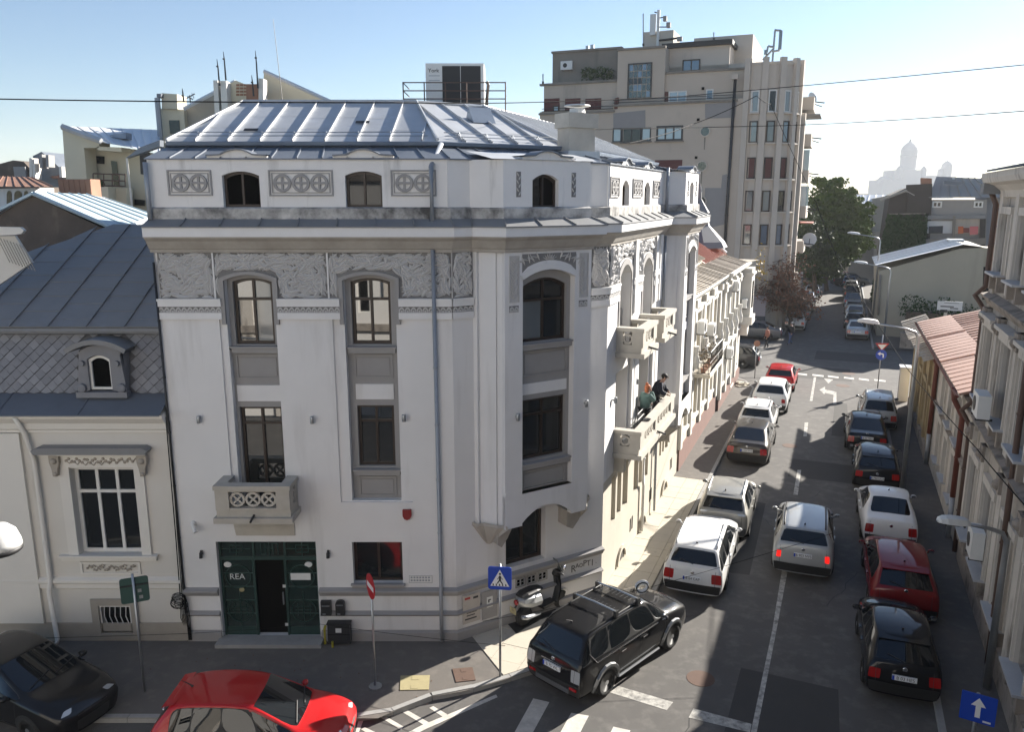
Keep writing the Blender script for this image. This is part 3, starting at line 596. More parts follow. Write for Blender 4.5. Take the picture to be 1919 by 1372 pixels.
mb.box(F1,1.98,2.1,dz-.01,dz+.005,2.34,2.354).box(F1,2.1,2.3,dz-.01,dz+.006,2.5,2.514).box(F1,2.3,2.42,dz-.01,dz+.005,2.64,2.654).box(F1,2.2,2.214,dz-.01,dz+.004,2.28,2.7)
mb.build('lattice','green_metal',door)
for a,b in ((.97,1.73),(2.63,3.39)):
    lf=MB(); n=5; z0=.28
    for k in range(n+1): lf.box(F1,a,b,dz-.04,dz+.004,z0+k*(1.92/n)-.012,z0+k*(1.92/n)+.012)
    lf.box(F1,(a+b)/2-.008,(a+b)/2+.008,dz-.03,dz+.006,.1,1.3)
    leaf=lf.build('door_leaf','green_metal',door)
    for k in range(n): MB().q(F1.p(a,dz-.025,z0+k*1.92/n),F1.p(b,dz-.025,z0+k*1.92/n),F1.p(b,dz-.025,z0+(k+1)*1.92/n),F1.p(a,dz-.025,z0+(k+1)*1.92/n)).build('pane','green_glass',leaf)
    MB().box(F1,a,b,dz-.04,dz,.05,.28).build('kick_panel','green_metal',leaf)
    mb=MB()
    for zc,r in ((1.72,.33),(.75,.33)):
        mb.ring(F1,[((a+b)/2+r*cos(t*pi/12),zc+r*sin(t*pi/12)) for t in range(24)],[((a+b)/2+(r-.018)*cos(t*pi/12),zc+(r-.018)*sin(t*pi/12)) for t in range(24)],dz-.01,dz+.012)
    for k in range(3): mb.box(F1,(a+b)/2-.22,(a+b)/2+.22,dz-.01,dz+.01,.66+k*.1,.672+k*.1)
    for u in (-.16,.16): mb.box(F1,(a+b)/2+u,(a+b)/2+u+.012,dz-.01,dz+.009,.6,.95)
    mb.build('ring_grille','green_metal',leaf)
MB().q(F1.p(1.78,dz-.12,.05),F1.p(2.58,dz-.12,.05),F1.p(2.58,dz-.12,2.22),F1.p(1.78,dz-.12,2.22)).build('doorway','dark_room',door)
MB().box(F1,2.49,2.52,dz+.02,dz+.06,.95,1.3).build('handle','steel',door)
MB().box(F1,.82,3.56,-.05,.42,.0,.1).build('doorstep','kerb',MAIN)
text('REA',F1,1.33,1.72,dz+.012,.23,'white_plastic',door)
for k,u in enumerate((1.1,3.2)):
    MB().slab(F1,[(u+.1*cos(t*pi/8),2.06+.075*sin(t*pi/8)) for t in range(16)],dz-.01,dz+.008).build('sticker','white_plastic',door)
MB().slab(F1,[(1.42+.07*cos(t*pi/8),1.35+.06*sin(t*pi/8)) for t in range(16)],dz-.01,dz+.008).build('sticker','yellow_cover',door)
MB().box(F1,2.72,3.24,dz,dz+.012,1.63,1.82).build('notice_plate','white_plastic',door)
for z in (1.42,.32): MB().box(F1,2.5,2.58,dz+.016,dz+.022,z,z+.08).build('sticker','white_plastic',door)
# --- things fixed to the walls
L_=[(F1,.77,6.04,'steel cylinder wall light left of the balcony door on the front'),(F1,3.56,6.03,'steel cylinder wall light between the two front window bays'),(F1,5.83,6.08,'steel cylinder wall light beside the drainpipe on the front'),
    (F2,1.38,6.06,'steel cylinder wall light on the oriel, left of its window'),(F2,3.50,6.12,'steel cylinder wall light on the oriel, right of its window'),(F3,.72,5.7,'steel cylinder wall light beside the long balcony, next to the sunlit corner'),(F3,3.3,5.7,'steel cylinder wall light between the doors of the long balcony')]
for F,u,z,lb in L_:
    t=wall_lamp(F,u,z,.7 if 'oriel' in lb else 0); t['label']=lb; t['group']='steel wall lights on the corner building'
al=thing('alarm_siren',F1.p(5.82,0,3.52),'dark red alarm siren box on the front wall','alarm box'); A('red_box',(.23,.015,.018),.4)
MB().slab(F1,[(5.72,3.66),(5.94,3.66),(5.94,3.5),(5.9,3.42),(5.83,3.39),(5.76,3.42),(5.72,3.5)],0,.09).build('siren_box','red_box',al)
cm=thing('security_camera',F1.p(.46,0,3.19),'white bullet security camera by the cables at the left edge of the front','camera')
MB().tube([F1.p(.4,.12,3.28),F1.p(.5,.22,3.12)],.055,10).build('camera_body','white_plastic',cm); MB().lathe(F1.p(.38,0,3.28),[(.07,0),(.07,.05),(.03,.12)],10,F1.n).build('mount','white_plastic',cm)
for u,lb in ((.53,'small black spotlight on the wall left of the green entrance'),(3.78,'small black spotlight on the wall right of the green entrance')):
    t=thing('spotlight',F1.p(u,0,2.42),lb,'spotlight','black spotlights beside the entrance'); MB().tube([F1.p(u,.08,2.5),F1.p(u,.1,2.36)],.045,8).build('lamp_body','black_metal',t); MB().box(F1,u-.03,u+.03,0,.06,2.44,2.54).build('bracket','black_metal',t)
for u0,u1,z0,z1,lb,rd in ((3.54,3.8,.78,1.17,'square black letterbox right of the green entrance',0),(3.92,4.15,.78,1.19,'round topped black letterbox right of the green entrance',.08)):
    t=thing('letterbox',F1.p(u0,0,z0),lb,'letterbox'); m_=(u0+u1)/2
    MB().slab(F1,[(u0,z0),(u1,z0),(u1,z1-rd)]+([(m_+(u1-m_)*cos(k*pi/6),z1-rd+rd*sin(k*pi/6)) for k in range(1,6)] if rd else [(u1,z1)])+([(u0,z1-rd)] if rd else [(u0,z1)]),.045,.16).build('box','black_metal',t)
    MB().box(F1,u0+.03,u1-.03,.16,.172,z1-.13,z1-.1).box(F1,u0+.04,u0+.12,.16,.166,z0+.03,z0+.06).build('slot','steel',t)
t=thing('utility_box',F1.p(4.0,.1,0),'dark green utility cabinet against the plinth right of the entrance','cabinet'); MB().box(F1,3.72,4.3,.1,.3,.05,.6).box(F1,3.70,4.32,.1,.32,.6,.63).build('cabinet','black_metal',t); MB().box(F1,3.93,4.08,.3,.306,.38,.5).build('plate','white_plastic',t); MB().box(F1,3.72,4.3,.3,.304,.32,.33).build('door_seam','dark_room',t)
t=thing('gas_pipe',F1.p(3.6,.2,0),'yellow gas pipe stub rising beside the doorstep','pipe'); A('yellow_pipe',(.42,.36,.03),.5); MB().tube([F1.p(3.62,.2,0),F1.p(3.62,.2,.42),F1.p(3.62,.1,.45)],.035,8).tube([F1.p(3.85,.36,0),F1.p(3.85,.36,.16)],.03,8).build('pipe','yellow_pipe',t)
t=thing('street_plate',F1.p(6.13,0,1.73),'white street name plate on the front wall near the drainpipe','sign'); MB().box(F1,5.82,6.44,0,.015,1.62,1.85).build('plate','white_plastic',t)
mb=MB(); mb.ring(F1,[(5.83,1.63),(5.83,1.84),(6.43,1.84),(6.43,1.63)],[(5.84,1.64),(5.84,1.83),(6.42,1.83),(6.42,1.64)],.015,.018)
for r_,z in ((0,1.76),(1,1.68)):
    for k in range(7): mb.box(F1,5.87+k*.075,5.87+k*.075+.05,.015,.018,z,z+.045)
mb.build('print','pipe_grey',t)
t=thing('poster',F2.p(.5,.06,.8),'peeling advertisement poster with red and black print on the chamfer plinth','poster'); A('paper',(.52,.48,.43),.9,(.42,.38,.34),5,.7); A('ink_red',(.4,.05,.04),.9); A('ink',(.04,.04,.04),.9)
MB().box(F2,.14,.66,.06,.072,.42,1.22).build('sheet','paper',t); mb=MB().box(F2,.2,.36,.072,.075,1.1,1.16); mb.build('red_print','ink_red',t); MB().box(F2,.45,.6,.072,.075,1.08,1.14).box(F2,.25,.5,.072,.075,.62,.65).box(F2,.25,.55,.072,.075,.7,.72).box(F2,.2,.55,.072,.075,.52,.56).build('black_print','ink',t)
t=thing('notice_board',F2.p(.95,.06,.8),'grey notice board with one white flyer on the chamfer plinth','notice board'); MB().box(F2,.72,1.18,.06,.075,.38,1.18).build('board','plaster_grey',t); MB().box(F2,.86,1.04,.075,.08,.7,1.0).build('flyer','white_plastic',t); MB().box(F2,.9,.99,.08,.082,.9,.93).box(F2,.9,.94,.08,.082,.84,.9).build('black_print','ink',t)
for u in (1.78,2.14,2.5):
    v=MB().ring(F2,[(u,1.0),(u,1.27),(u+.32,1.27),(u+.32,1.0)],[(u+.02,1.02),(u+.02,1.25),(u+.3,1.25),(u+.3,1.02)],.04,.06).build('vent_grille','cornice_stone',MAIN)
    MB().box(F2,u+.05,u+.13,.045,.052,1.05,1.13).box(F2,u+.18,u+.26,.045,.052,1.05,1.13).box(F2,u+.05,u+.13,.045,.052,1.15,1.22).box(F2,u+.18,u+.26,.045,.052,1.15,1.22).build('vent_hole','dark_room',v)
A('spray',(.10,.095,.09),.9)
for k,(c,z,h) in enumerate((('R',1.06,.3),('A',1.12,.2),('O',1.1,.18),('P',1.13,.26),('T',1.1,.24),('I',1.08,.28),('.',1.1,.2))): text(c,F2,3.72+k*.135,z,.05,h,'spray',MAIN,'graffiti')
# --- rooftop chiller behind the ridge with its railing
hv=thing('rooftop_chiller',(-1.2,26.5,14),'white rooftop air handling unit with black coil face behind the ridge','air unit'); FH=Fr((-2.7,26.2),90)
MB().box(FH,0,1.82,-1.2,0,13.9,15.5).build('casing','white_plastic',hv)
MB().box(FH,.52,1.08,0,.012,13.95,15.42).box(FH,1.1,1.72,0,.012,13.95,15.42).build('coil_grille','black_plastic',hv); text('York',FH,.25,15.28,.01,.17,'ink',hv); MB().box(FH,.1,.44,0,.005,15.12,15.14).box(FH,.1,.44,0,.005,14.98,15.0).build('print','pipe_grey',hv)
MB().tube([FH.p(1.85,-.3,14),FH.p(1.95,-.3,14.9),FH.p(1.9,-.3,15.0)],.05,8).build('duct','black_plastic',hv)
rl=thing('roof_railing',(-1.5,25.6,14),'rusty steel railing round the rooftop unit','railing'); FR_=Fr((-3.35,25.7),90); A('rust_rail',(.11,.07,.055),.8)
for z in (14.38,14.62,14.86): MB().tube([FR_.p(0,-1.5,z),FR_.p(0,0,z),FR_.p(3.15,0,z),FR_.p(3.15,-1.5,z)],.018,5).build('rail','rust_rail',rl)
for u in (0,.65,1.3,1.95,2.6,3.15): MB().tube([FR_.p(u,0,13.9),FR_.p(u,0,14.88)],.02,5).build('post','rust_rail',rl)
an=thing('whip_antenna',(-6.4,23.3,14),'thin whip antenna standing on the left of the metal roof ridge','antenna'); MB().tube([(-6.42,23.3,13.98),(-6.55,23.3,16.2)],[.012,.006],5).build('mast','black_metal',an); MB().lathe((-6.42,23.3,13.95),[(.06,0),(.05,.06),(.02,.1)],8).build('base','black_metal',an)
# ================================================================ ground, road, pavements
ZR_=-.12
def sheet(P,z,name,m,kind='structure',par=None):
    return MB().q(*[(p[0],p[1],z) for p in P]).build(name,m,par,kind=kind)
sheet([(-2600,-400),(2600,-400),(2600,2900),(-2600,2900)],-.22,'ground','ground')
sheet([(-60,-8),(60,-8),(110,60),(130,170),(20,170),(-60,70)],ZR_,'road','asphalt')
g=lambda x,y,z=0:G(x,y,z)
def kd(u,d): p=F3.p(u,d,0); return Vector((p.x,p.y))
KERB=[Vector((-60,15.72)),Vector((-3.0,15.75))]+[Vector(G(x,y)[:2]) for x,y in ((800,1308),(870,1296),(925,1281),(985,1262))]+[kd(-3.6,.2),kd(-2.4,.95),kd(-1,1.38),kd(.6,1.5),kd(12,1.5),kd(24,1.55),kd(28.5,1.5),kd(30.8,.6),kd(32,-1.2),kd(32.4,-30)]
BACK=[Vector(F3.p(31.5,-30,0)[:2]),kd(31.5,-.1),kd(0,-.1),Vector(F1.p(7.05,-.1,0)[:2]),Vector((-60,19.08))]
P=[*KERB]; pv=MB(); 
n=len(KERB)
# the pavement is laid as strips between kerb and walls
def fan(k,b): 
    for i in range(len(k)-1): pv.q(*[(p.x,p.y,0) for p in (k[i],k[i+1],b)])
Wc=[Vector((-60,19.1)),Vector((-1.44,19.1))]; 
pv.q(*[(p.x,p.y,0) for p in (KERB[0],KERB[1],Wc[1],Wc[0])]); fan(KERB[1:6],Wc[1]); cpt=kd(0,-.15); pv.q(*[(p.x,p.y,0) for p in (KERB[5],cpt,Wc[1])]); fan(KERB[5:10],cpt)
for i in range(9,15): 
    a,b=KERB[i],KERB[i+1]; ua,ub=[max(0,min(31.6,(Vector((*q,0))-F3.o).dot(F3.s))) for q in (a,b)]
    pv.q(*[(p.x,p.y,0) for p in (a,b,kd(ub,-.15),kd(ua,-.15))])
pv.build('pavement','asphalt_walk',kind='structure')
KB=thing('kerb',(0,16,0),'pale concrete kerb of single stones round the corner pavement','kerb')
def resample(P,step):
    out=[P[0]]; acc=0
    for a,b in zip(P[:-1],P[1:]):
        L=(b-a).length; t=step-acc
        while t<=L: out.append(a+(b-a)*(t/L)); t+=step
        acc=(acc+L)%step
    return out
def kerbline(P,par,lim=400,ins=.15):
    S=resample(P,1.0)
    for a,b in zip(S[:-1],S[1:]):
        t=(b-a).normalized(); nn=Vector((-t.y,t.x)); e=t*.008; j=rnd.uniform(-.006,.006)
        MB().prism([a+e,b-e,b-e+nn*ins,a+e+nn*ins],-.3,.012+j,[a+e+nn*.02,b-e+nn*.02,b-e+nn*ins,a+e+nn*ins]).build('kerb_stone','kerb',par)
kerbline([Vector((-9.6,15.74))]+KERB[1:-1],KB)
# pale concrete slabs round the corner and along the sunny side
PV=thing('paving',(4,22,0),'cream concrete slab paving along the sunny side of the corner building','paving')
dg0,dg1=Vector(G(884,1192)[:2]),Vector(G(950,1274)[:2])
def clip(P,a,b):
    out=[]; t=b-a; s_=lambda p:t.x*(p.y-a.y)-t.y*(p.x-a.x)
    for i in range(len(P)):
        p,q=P[i],P[(i+1)%len(P)]; sp_,sq=s_(p),s_(q)
        if sp_>=0: out.append(p)
        if sp_*sq<0: out.append(p+(q-p)*(sp_/(sp_-sq)))
    return out
KI=offs(KERB,-.16); kint=[(KI[i],KI[i+1]) for i in range(4,11)]
for iu in range(-13,19):
    for id_ in range(-9,5):
        if iu<0: u0,d0,su,sd=iu*.72,id_*.8,.72,.8
        else: u0,d0,su,sd=iu*.6,id_*.55,.6,.55
        if iu>=0 and d0<-.56: continue
        P=[kd(u0+.006,d0+.006),kd(u0+su-.006,d0+.006),kd(u0+su-.006,d0+sd-.006),kd(u0+.006,d0+sd-.006)]
        P=clip(P,dg0,dg1)
        if iu<0: P=clip(P,F2.p(-2,-.05,0).xy,F2.p(8,-.05,0).xy) if False else P
        c_ok=len(P)>2
        for a,b in kint:
            if not c_ok: break
            P=clip(P,a,b); c_ok=len(P)>2
        if c_ok and iu<0:
            # keep only what lies outside the chamfer wall
            a,b=F2.p(0,.02,0).xy,F2.p(L2,.02,0).xy; P=clip(P,b,a); c_ok=len(P)>2
        if c_ok and iu>=18 : c_ok=False
        if not c_ok: continue
        z=.014+rnd.uniform(-.004,.006)+ (.012 if rnd.random()<.06 else 0)
        MB().prism(P,-.02,z).build('paving_slab','paver',PV)
for (P,nm,mm,lb) in (([(751,1268),(806,1267),(804,1294),(750,1295)],'utility_cover','yellow_cover','yellowish concrete utility cover set in the corner pavement'),([(848,1255),(886,1252),(892,1276),(855,1280)],'manhole_cover','iron_rust','rusty square iron manhole cover in the corner pavement')):
    q=[G(*p)for p in P]; t=thing(nm,sum(q,Vector())/4,lb,'cover'); MB().prism(q,.001,.016).build('plate',mm,t); c=sum(q,Vector())/4
    MB().prism([c+(p-c)*.25+(q[2]-q[1])*.3 for p in q],.016,.021).prism([c+(p-c)*.25-(q[2]-q[1])*.3 for p in q],.016,.021).build('lid_grip',mm,t)
lv=MB()
for k in range(36):
    x=rnd.uniform(-9,1); y=rnd.uniform(16.1,18.8); a=rnd.random()*3; q=Vector((cos(a),sin(a),0))*.03; w_=Vector((-sin(a),cos(a),0))*.02; c=Vector((x,y,.006))
    if x<-1 or y<17.2: lv.q(c-q,c+w_,c+q+Vector((0,0,.012)),c-w_)
lv.build('fallen_leaves','iron_rust',kind='stuff')
# right-hand pavement
R0=Vector((11.48,16.69)); FR=Fr(R0,202.3); ur=lambda u,d,z=0:FR.p(-u,d,z)
rk=[ur(-30,1.45).xy,ur(29,1.45).xy,ur(30.6,.5).xy,ur(31,-12).xy]
MB().q(*[(*p,0.0) for p in (rk[0],rk[1],ur(29,-.2).xy,ur(-30,-.2).xy)]).q(*[(*p,0.0) for p in (rk[1],rk[2],rk[3],ur(29,-12).xy)]).build('pavement','asphalt_walk',kind='structure')
KB2=thing('kerb',(*ur(10,1.5).xy,0),'grey kerb of single stones in the shade on the right of the street','kerb'); kerbline([*rk[2::-1]][::-1][0:3],KB2,ins=.15) if False else None
S=resample([ur(-6,1.47).xy,ur(29,1.47).xy,ur(30.6,.5).xy],1.0)
for a,b in zip(S[:-1],S[1:]):
    t=(b-a).normalized(); nn=Vector((t.y,-t.x)); e=t*.008; MB().prism([a+e,b-e,b-e+nn*.14,a+e+nn*.14],-.3,.012+rnd.uniform(-.006,.006)).build('kerb_stone','kerb',KB2)
# far pavements across the junction
MB().q(*[F3.p(*q) for q in ((50,-12,-.0),(50,1.6,0),(120,1.6,0),(120,-12,0))]).build('pavement','asphalt_walk',kind='structure')
MB().q(*[ur(*q) for q in ((47,1.3,0),(130,1.3,0),(130,-40,0),(47,-40,0))]).build('pavement','asphalt_walk',kind='structure')
for F_,a,b,d in ((F3,50,110,1.6),):
    MB().box(F_,a,b,d,d+.14,-.25,.012).build('kerb_stones','kerb',kind='structure')
MB().box(FR,-120,-47,1.3,1.44,-.25,.012).build('kerb_stones','kerb',kind='structure')
A('asphalt_patch',(.066,.062,.058),.92,(.052,.05,.048),1.5,.7,.1,60); A('tar',(.022,.021,.02),.6)
def onroad(u,d): p=F3.p(u,d,0); return (p.x,p.y)
for u0,u1,d0,d1 in ((-5.5,-2.2,4.2,6.6),(3,9.5,3.0,3.9),(13,15.5,4.4,7.5),(20,27,6.0,6.8),(33,37,3,7),(-9,-6.5,7.5,9.4),(40,43.5,4.5,9)):
    MB().q(*[(*onroad(u,d),ZR_+.002) for u,d in ((u0,d0),(u0+.1,d1),(u1,d1-.08),(u1+.05,d0+.06))]).build('asphalt_patch','asphalt_patch',kind='structure')
for k in range(16):
    u=rnd.uniform(-10,40); d=rnd.uniform(2.2,8.2); mb=MB(); P=[]; a=rnd.uniform(0,6.28)
    for i in range(9): P.append((u,d)); a+=rnd.uniform(-.5,.5); u+=.35*cos(a); d+=.35*sin(a)
    for (a0,b0),(a1,b1) in zip(P[:-1],P[1:]): mb.q((*onroad(a0,b0),ZR_+.003),(*onroad(a1,b1),ZR_+.003),(*onroad(a1,b1+.022),ZR_+.003),(*onroad(a0,b0+.022),ZR_+.003))
    mb.build('road_crack','tar',kind='structure')
for u,d in ((-3,3.4),(6.5,5.6),(17.5,4.2),(26,3.0)):
    p=onroad(u,d); MB().lathe((*p,ZR_),[(.34,0),(.34,.006),(.28,.007),(0,.008)],18).build('manhole_cover','iron_rust',kind='structure')
# painted markings
def mark(P,name='road_marking',m='road_paint',z=.004,lift=0):
    q=[G(x,y,ZR_) for x,y in P]; return MB().q(*[(p.x,p.y,ZR_+z) for p in q]).build(name,m,kind='structure')
for P in ([(1000,1310),(1030,1317),(985,1400),(950,1400)],[(1071,1337),(1104,1342.5),(1077,1395),(1040,1393)],[(1150,1363),(1182,1370),(1170,1400),(1132,1400)]): mark(P,'zebra_stripe','road_paint_clean')
mark([(1141,1298),(1150,1284),(1262,1317),(1250,1332)],'stop_line'); mark([(1291,1346),(1300,1329),(1409,1358),(1406,1374)],'stop_line',z=.005)
mark([(1405,1385),(1419,1372),(1456,1180),(1477,1068),(1466,1068),(1448,1180)],'centre_line')
for P in ([(1487,928),(1495.5,928),(1502,881),(1495,881)],[(1506,818),(1512.5,818),(1515,792),(1508.5,792)],[(1518,752),(1523,752),(1530,707),(1525.5,707)]): mark(P,'lane_dash')
for x0,x1,y in ((1493,1513,700),(1523,1544,702.5),(1552,1572,705),(1582,1601,707.5),(1610,1629,710),(1639,1660,712)): mark([(x0,y+1.6),(x1,y+4),(x1,y+1.2),(x0,y-1.2)],'give_way_dash','road_paint_clean')
mark([(1544.8,709.6),(1562,711.4),(1552.7,719)],'give_way_triangle')
mark([(1536,730.4),(1546.5,725),(1546.8,730),(1568,735),(1568,757),(1561.5,757),(1562.5,740),(1547.5,736.7),(1545,739)],'turn_arrow')
for P in ([(664,1385),(677.5,1330),(689,1331),(669,1385)],[(689,1331),(698,1329),(757,1363),(752,1369)],[(745,1330),(755,1327),(806,1356),(797,1361)],[(805,1328),(812.5,1324.5),(839,1340),(831,1345)],[(677,1368),(684,1364),(705,1374),(700,1382)]): mark(P,'hatch_stripe','road_paint_clean')
mark([(745,1385),(790,1361),(930,1303),(933,1308),(800,1367),(765,1385)],'hatch_edge','road_paint_clean',z=.008)
for P in ([(1578,703),(1580,696),(1604,698),(1602,704)],[(1570,724),(1572,720),(1590,722),(1588,726)]):
    q=[G(x,y,ZR_) for x,y in P]; c=sum(q,Vector())/4; MB().lathe((c.x,c.y,ZR_),[(.42,0),(.42,.006),(0,.007)],16).build('manhole_cover','iron_rust',kind='structure')
# ================================================================ white town house on the left
A('cream',(.66,.63,.575),.9,(.60,.57,.52),1,.7,.2,60,streak=((.46,.42,.36),.62,.88,1.6))
A('cream_lt',(.72,.69,.63),.85,(.66,.63,.58),1.5,.7,.15,60)
A('cream_dirty',(.42,.38,.32),.92,(.32,.285,.24),2,.7,.2,40)
A('slate_b',(.255,.26,.28),.6,(.19,.195,.21),2.2,.8,.15,30)
A('slate_bed',(.10,.10,.108),.9)
A('slate',(.215,.22,.24),.6,(.15,.155,.17),2.2,.8,.15,30)
LH=thing('white_townhouse',(-12,19.2,0),'white low town house with slate mansard and dormer, left of the corner building','building')
W0=-.05
mb=MB(); wall(mb,F1,-14,W0,0,6.2,[(-2.6,-.98,2.42,4.74),(-2.26,-1.42,.22,1.0)],0,.28); mb.q(F1.p(-14,0,6.2),F1.p(W0,0,6.2),F1.p(W0,-3,6.2),F1.p(-14,-3,6.2)).build('wall','cream',LH)
MB().box(F1,-14,-3.72,0,.09,.52,5.68).build('pilaster','cream_lt',LH)
MB().box(F1,-14,W0,0,.05,0,.5).build('plinth','cream_dirty',LH)
for P in ([F1.p(-14,0,0),F1.p(W0,0,0)],):
    sweep(MB(),P,[(0,1.46),(.06,1.5),(.06,1.62),(.1,1.66),(.1,1.74),(0,1.8)]).build('ledge','cream_lt',LH)
    sweep(MB(),P,[(.0,5.68),(.05,5.7),(.05,5.76),(.1,5.8),(.12,5.95),(.22,6.05),(.28,6.12),(.28,6.2),(0,6.22)]).build('cornice','cream_lt',LH)
strips([F1.p(-14,0,0),F1.p(W0-.02,0,0)],-.45,6.6,.36,6.22,1.9,'eave_sheet','zinc_dark',.02,LH)
window(F1,-2.6,-.98,2.42,4.74,0,-.18,LH,3,4.08,.09,m='white_frame')
fb=MB(); fb.box(F1,-2.86,-2.6,0,.07,2.42,4.8).box(F1,-.98,-.74,0,.07,2.42,4.8).box(F1,-2.95,-.66,0,.09,4.8,5.15).box(F1,-3.05,-.62,0,.1,2.28,2.42).box(F1,-3.08,-.58,0,.16,2.38,2.44)
fb.build('window_surround','cream_lt',LH); MB().slab(F1,[(-3.28,5.2),(-.55,5.2),(-.48,5.3),(-.6,5.37),(-3.2,5.37),(-3.35,5.3)],0,.32).build('window_hood','zinc_grey',LH)
MB().box(F1,-3.1,-.6,0,.2,5.13,5.2).build('hood_moulding','cream_lt',LH)
for u in (-2.95,-.78):
    b_=MB().slab(F1,[(u-.04,5.14),(u+.2,5.14),(u+.2,4.95),(u+.15,4.8),(u+.12,4.6),(u+.02,4.6),(u,4.8),(u-.04,4.95)],.08,.2).ball(F1.p(u+.08,.2,4.66),.06).ball(F1.p(u+.08,.2,5.0),.08).build('bracket','cream_dirty',LH)
mb=MB()
for k in range(26):
    u=-2.62+k*.066; z=4.98+.05*sin(k*1.9); mb.ball(F1.p(u,.095,z),.045,.03,.04,6,4)
    if k%3==0: mb.tube([F1.p(u,.1,z),F1.p(u+.09,.11,z-.07),F1.p(u+.16,.1,z+.02)],.016,4)
for k in range(22):
    u=-2.45+k*.057; z=2.05+.06*sin(k*1.3); mb.ball(F1.p(u,.03,z),.035,.025,.035,6,4)
    if k%2==0: mb.tube([F1.p(u,.03,z),F1.p(u+.06,.04,z+.06*(-1)**k),F1.p(u+.12,.03,z)],.014,4)
mb.build('garland_relief','cream_dirty',LH,smooth=True)
MB().ring(F1,[(-2.63,1.88),(-2.63,2.22),(-1.08,2.22),(-1.08,1.88)],[(-2.57,1.93),(-2.57,2.17),(-1.14,2.17),(-1.14,1.93)],0,.04).build('panel_frame','cream_lt',LH)
MB().ring(F1,[(-2.45,.08),(-2.45,1.2),(-1.25,1.2),(-1.25,.08)],[(-2.26,.22),(-2.26,1.02),(-1.42,1.02),(-1.42,.22)],.05,.09).build('cellar_surround','cream_dirty',LH)
MB().q(F1.p(-2.26,-.2,.22),F1.p(-1.42,-.2,.22),F1.p(-1.42,-.2,1.02),F1.p(-2.26,-.2,1.02)).build('cellar_window','glass',LH)
mb=MB(); mb.ring(F1,[(-2.24,.24),(-2.24,1.0),(-1.44,1.0),(-1.44,.24)],[(-2.21,.27),(-2.21,.97),(-1.47,.97),(-1.47,.27)],.02,.05)
for k in range(5):
    u=-2.12+k*.14; mb.tube([F1.p(u,.035,.26),F1.p(u+.03,.035,.5),F1.p(u-.03,.035,.7),F1.p(u,.035,.98)],.012,5)
mb.build('grille','white_frame',LH)
o=pipe([F1.p(-3.62,.3,6.15),F1.p(-3.55,.12,5.7),F1.p(-3.4,.1,5.0),F1.p(-3.4,.1,1.7),F1.p(-3.4,.2,1.5),F1.p(-3.4,.12,.1),F1.p(-3.36,.25,.03)],.06,'cream_lt',LH)
# slate mansard, each slate a piece
FM=F1.off(0,-.4); MB().q(FM.p(-14,-.03,6.58),FM.p(W0,-.03,6.58),FM.p(W0,-.33,8.1),FM.p(-14,-.33,8.1)).build('mansard','slate_bed',LH)
mans=bpy.context.scene.objects['mansard']; sl_=.3; cnt=0
def mp(u,z,l=0): return FM.p(u,-.03-.3*(z-6.58)/1.52+l,z)
for r_ in range(11):
    for c_ in range(34):
        u=-5.0+c_*.30+(.15 if r_%2 else 0); z=6.62+r_*.145; h,w_=.155,.15
        if -2.35<u<-1.0 and z<8.0 or u>W0-.1 or u<-4.95: continue
        P=[(u,z-h+.02),(u+w_,z),(u,z+h),(u-w_,z)]; P=[(a,min(8.1,max(6.58,b))) for a,b in P]
        c0=(u,sum(b for a,b in P)/4); MB().q(*[mp(c0[0]+(a-c0[0])*.93,c0[1]+(b-c0[1])*.93,.045-.03*k_+tl) for (a,b),k_ in zip(P,(0,.5,1,.5)) for tl in (rnd.uniform(-.004,.004),)]).build('slate',rnd.choice(('slate','slate','slate_b')),mans); cnt+=1
MB().tube([mp(-5.05,6.6,.05),mp(-4.75,8.1,.05)],.07,6).build('hip_roll','zinc_grey',LH)
MB().box(F1,-14,W0,-.75,-.62,8.08,8.26).tube([F1.p(-14,-.55,8.16),F1.p(W0,-.55,8.16)],.09,8).build('gutter','zinc_grey',LH)
# dormer
dm=MB(); FD=F1.off(0,-.28); out=[(-2.28,6.6)]+[(-2.22,7.2),(-2.16,7.62)]+arc(-2.2,-1.12,7.66,.2,8)+[(-1.16,7.62),(-1.12,7.2),(-1.06,6.6)]
inn=[(-1.98,6.72)]+[(-1.98,7.1),(-1.98,7.4)]+arc(-1.98,-1.42,7.5,.1,8)+[(-1.42,7.4),(-1.42,7.1),(-1.42,6.72)]
dm.ring(FD,out,inn,-.02,.08,False).box(FD,-2.3,-1.04,-.05,.16,6.54,6.68)
dormer=dm.build('dormer','slate',LH)
for u,s_ in ((-2.16,1),(-1.18,-1)): MB().lathe(FD.p(u,.06,6.78),[(.11,0),(.11,.1),(.06,.12)],12,FD.n).lathe(FD.p(u+.06*s_,.06,7.4),[(.07,0),(.07,.1)],10,FD.n).build('scroll','slate',dormer)
MB().ring(FD,arc(-2.42,-.9,7.78,.24,10),arc(-2.36,-.96,7.68,.22,10),-.55,.28,False).build('dormer_hood','zinc_grey',dormer)
MB().q(FD.p(-2.2,0,6.6),FD.p(-2.2,0,7.7),FD.p(-2.2,-.6,7.7),FD.p(-2.2,-.3,6.6)).build('cheek','slate',dormer); MB().q(FD.p(-1.12,0,6.6),FD.p(-1.12,0,7.7),FD.p(-1.12,-.6,7.7),FD.p(-1.12,-.3,6.6)).build('cheek','slate',dormer)
window(FD,-1.98,-1.42,6.72,7.58,.1,-.0,LH,1,None,.06,m='white_frame',g='dark_room')
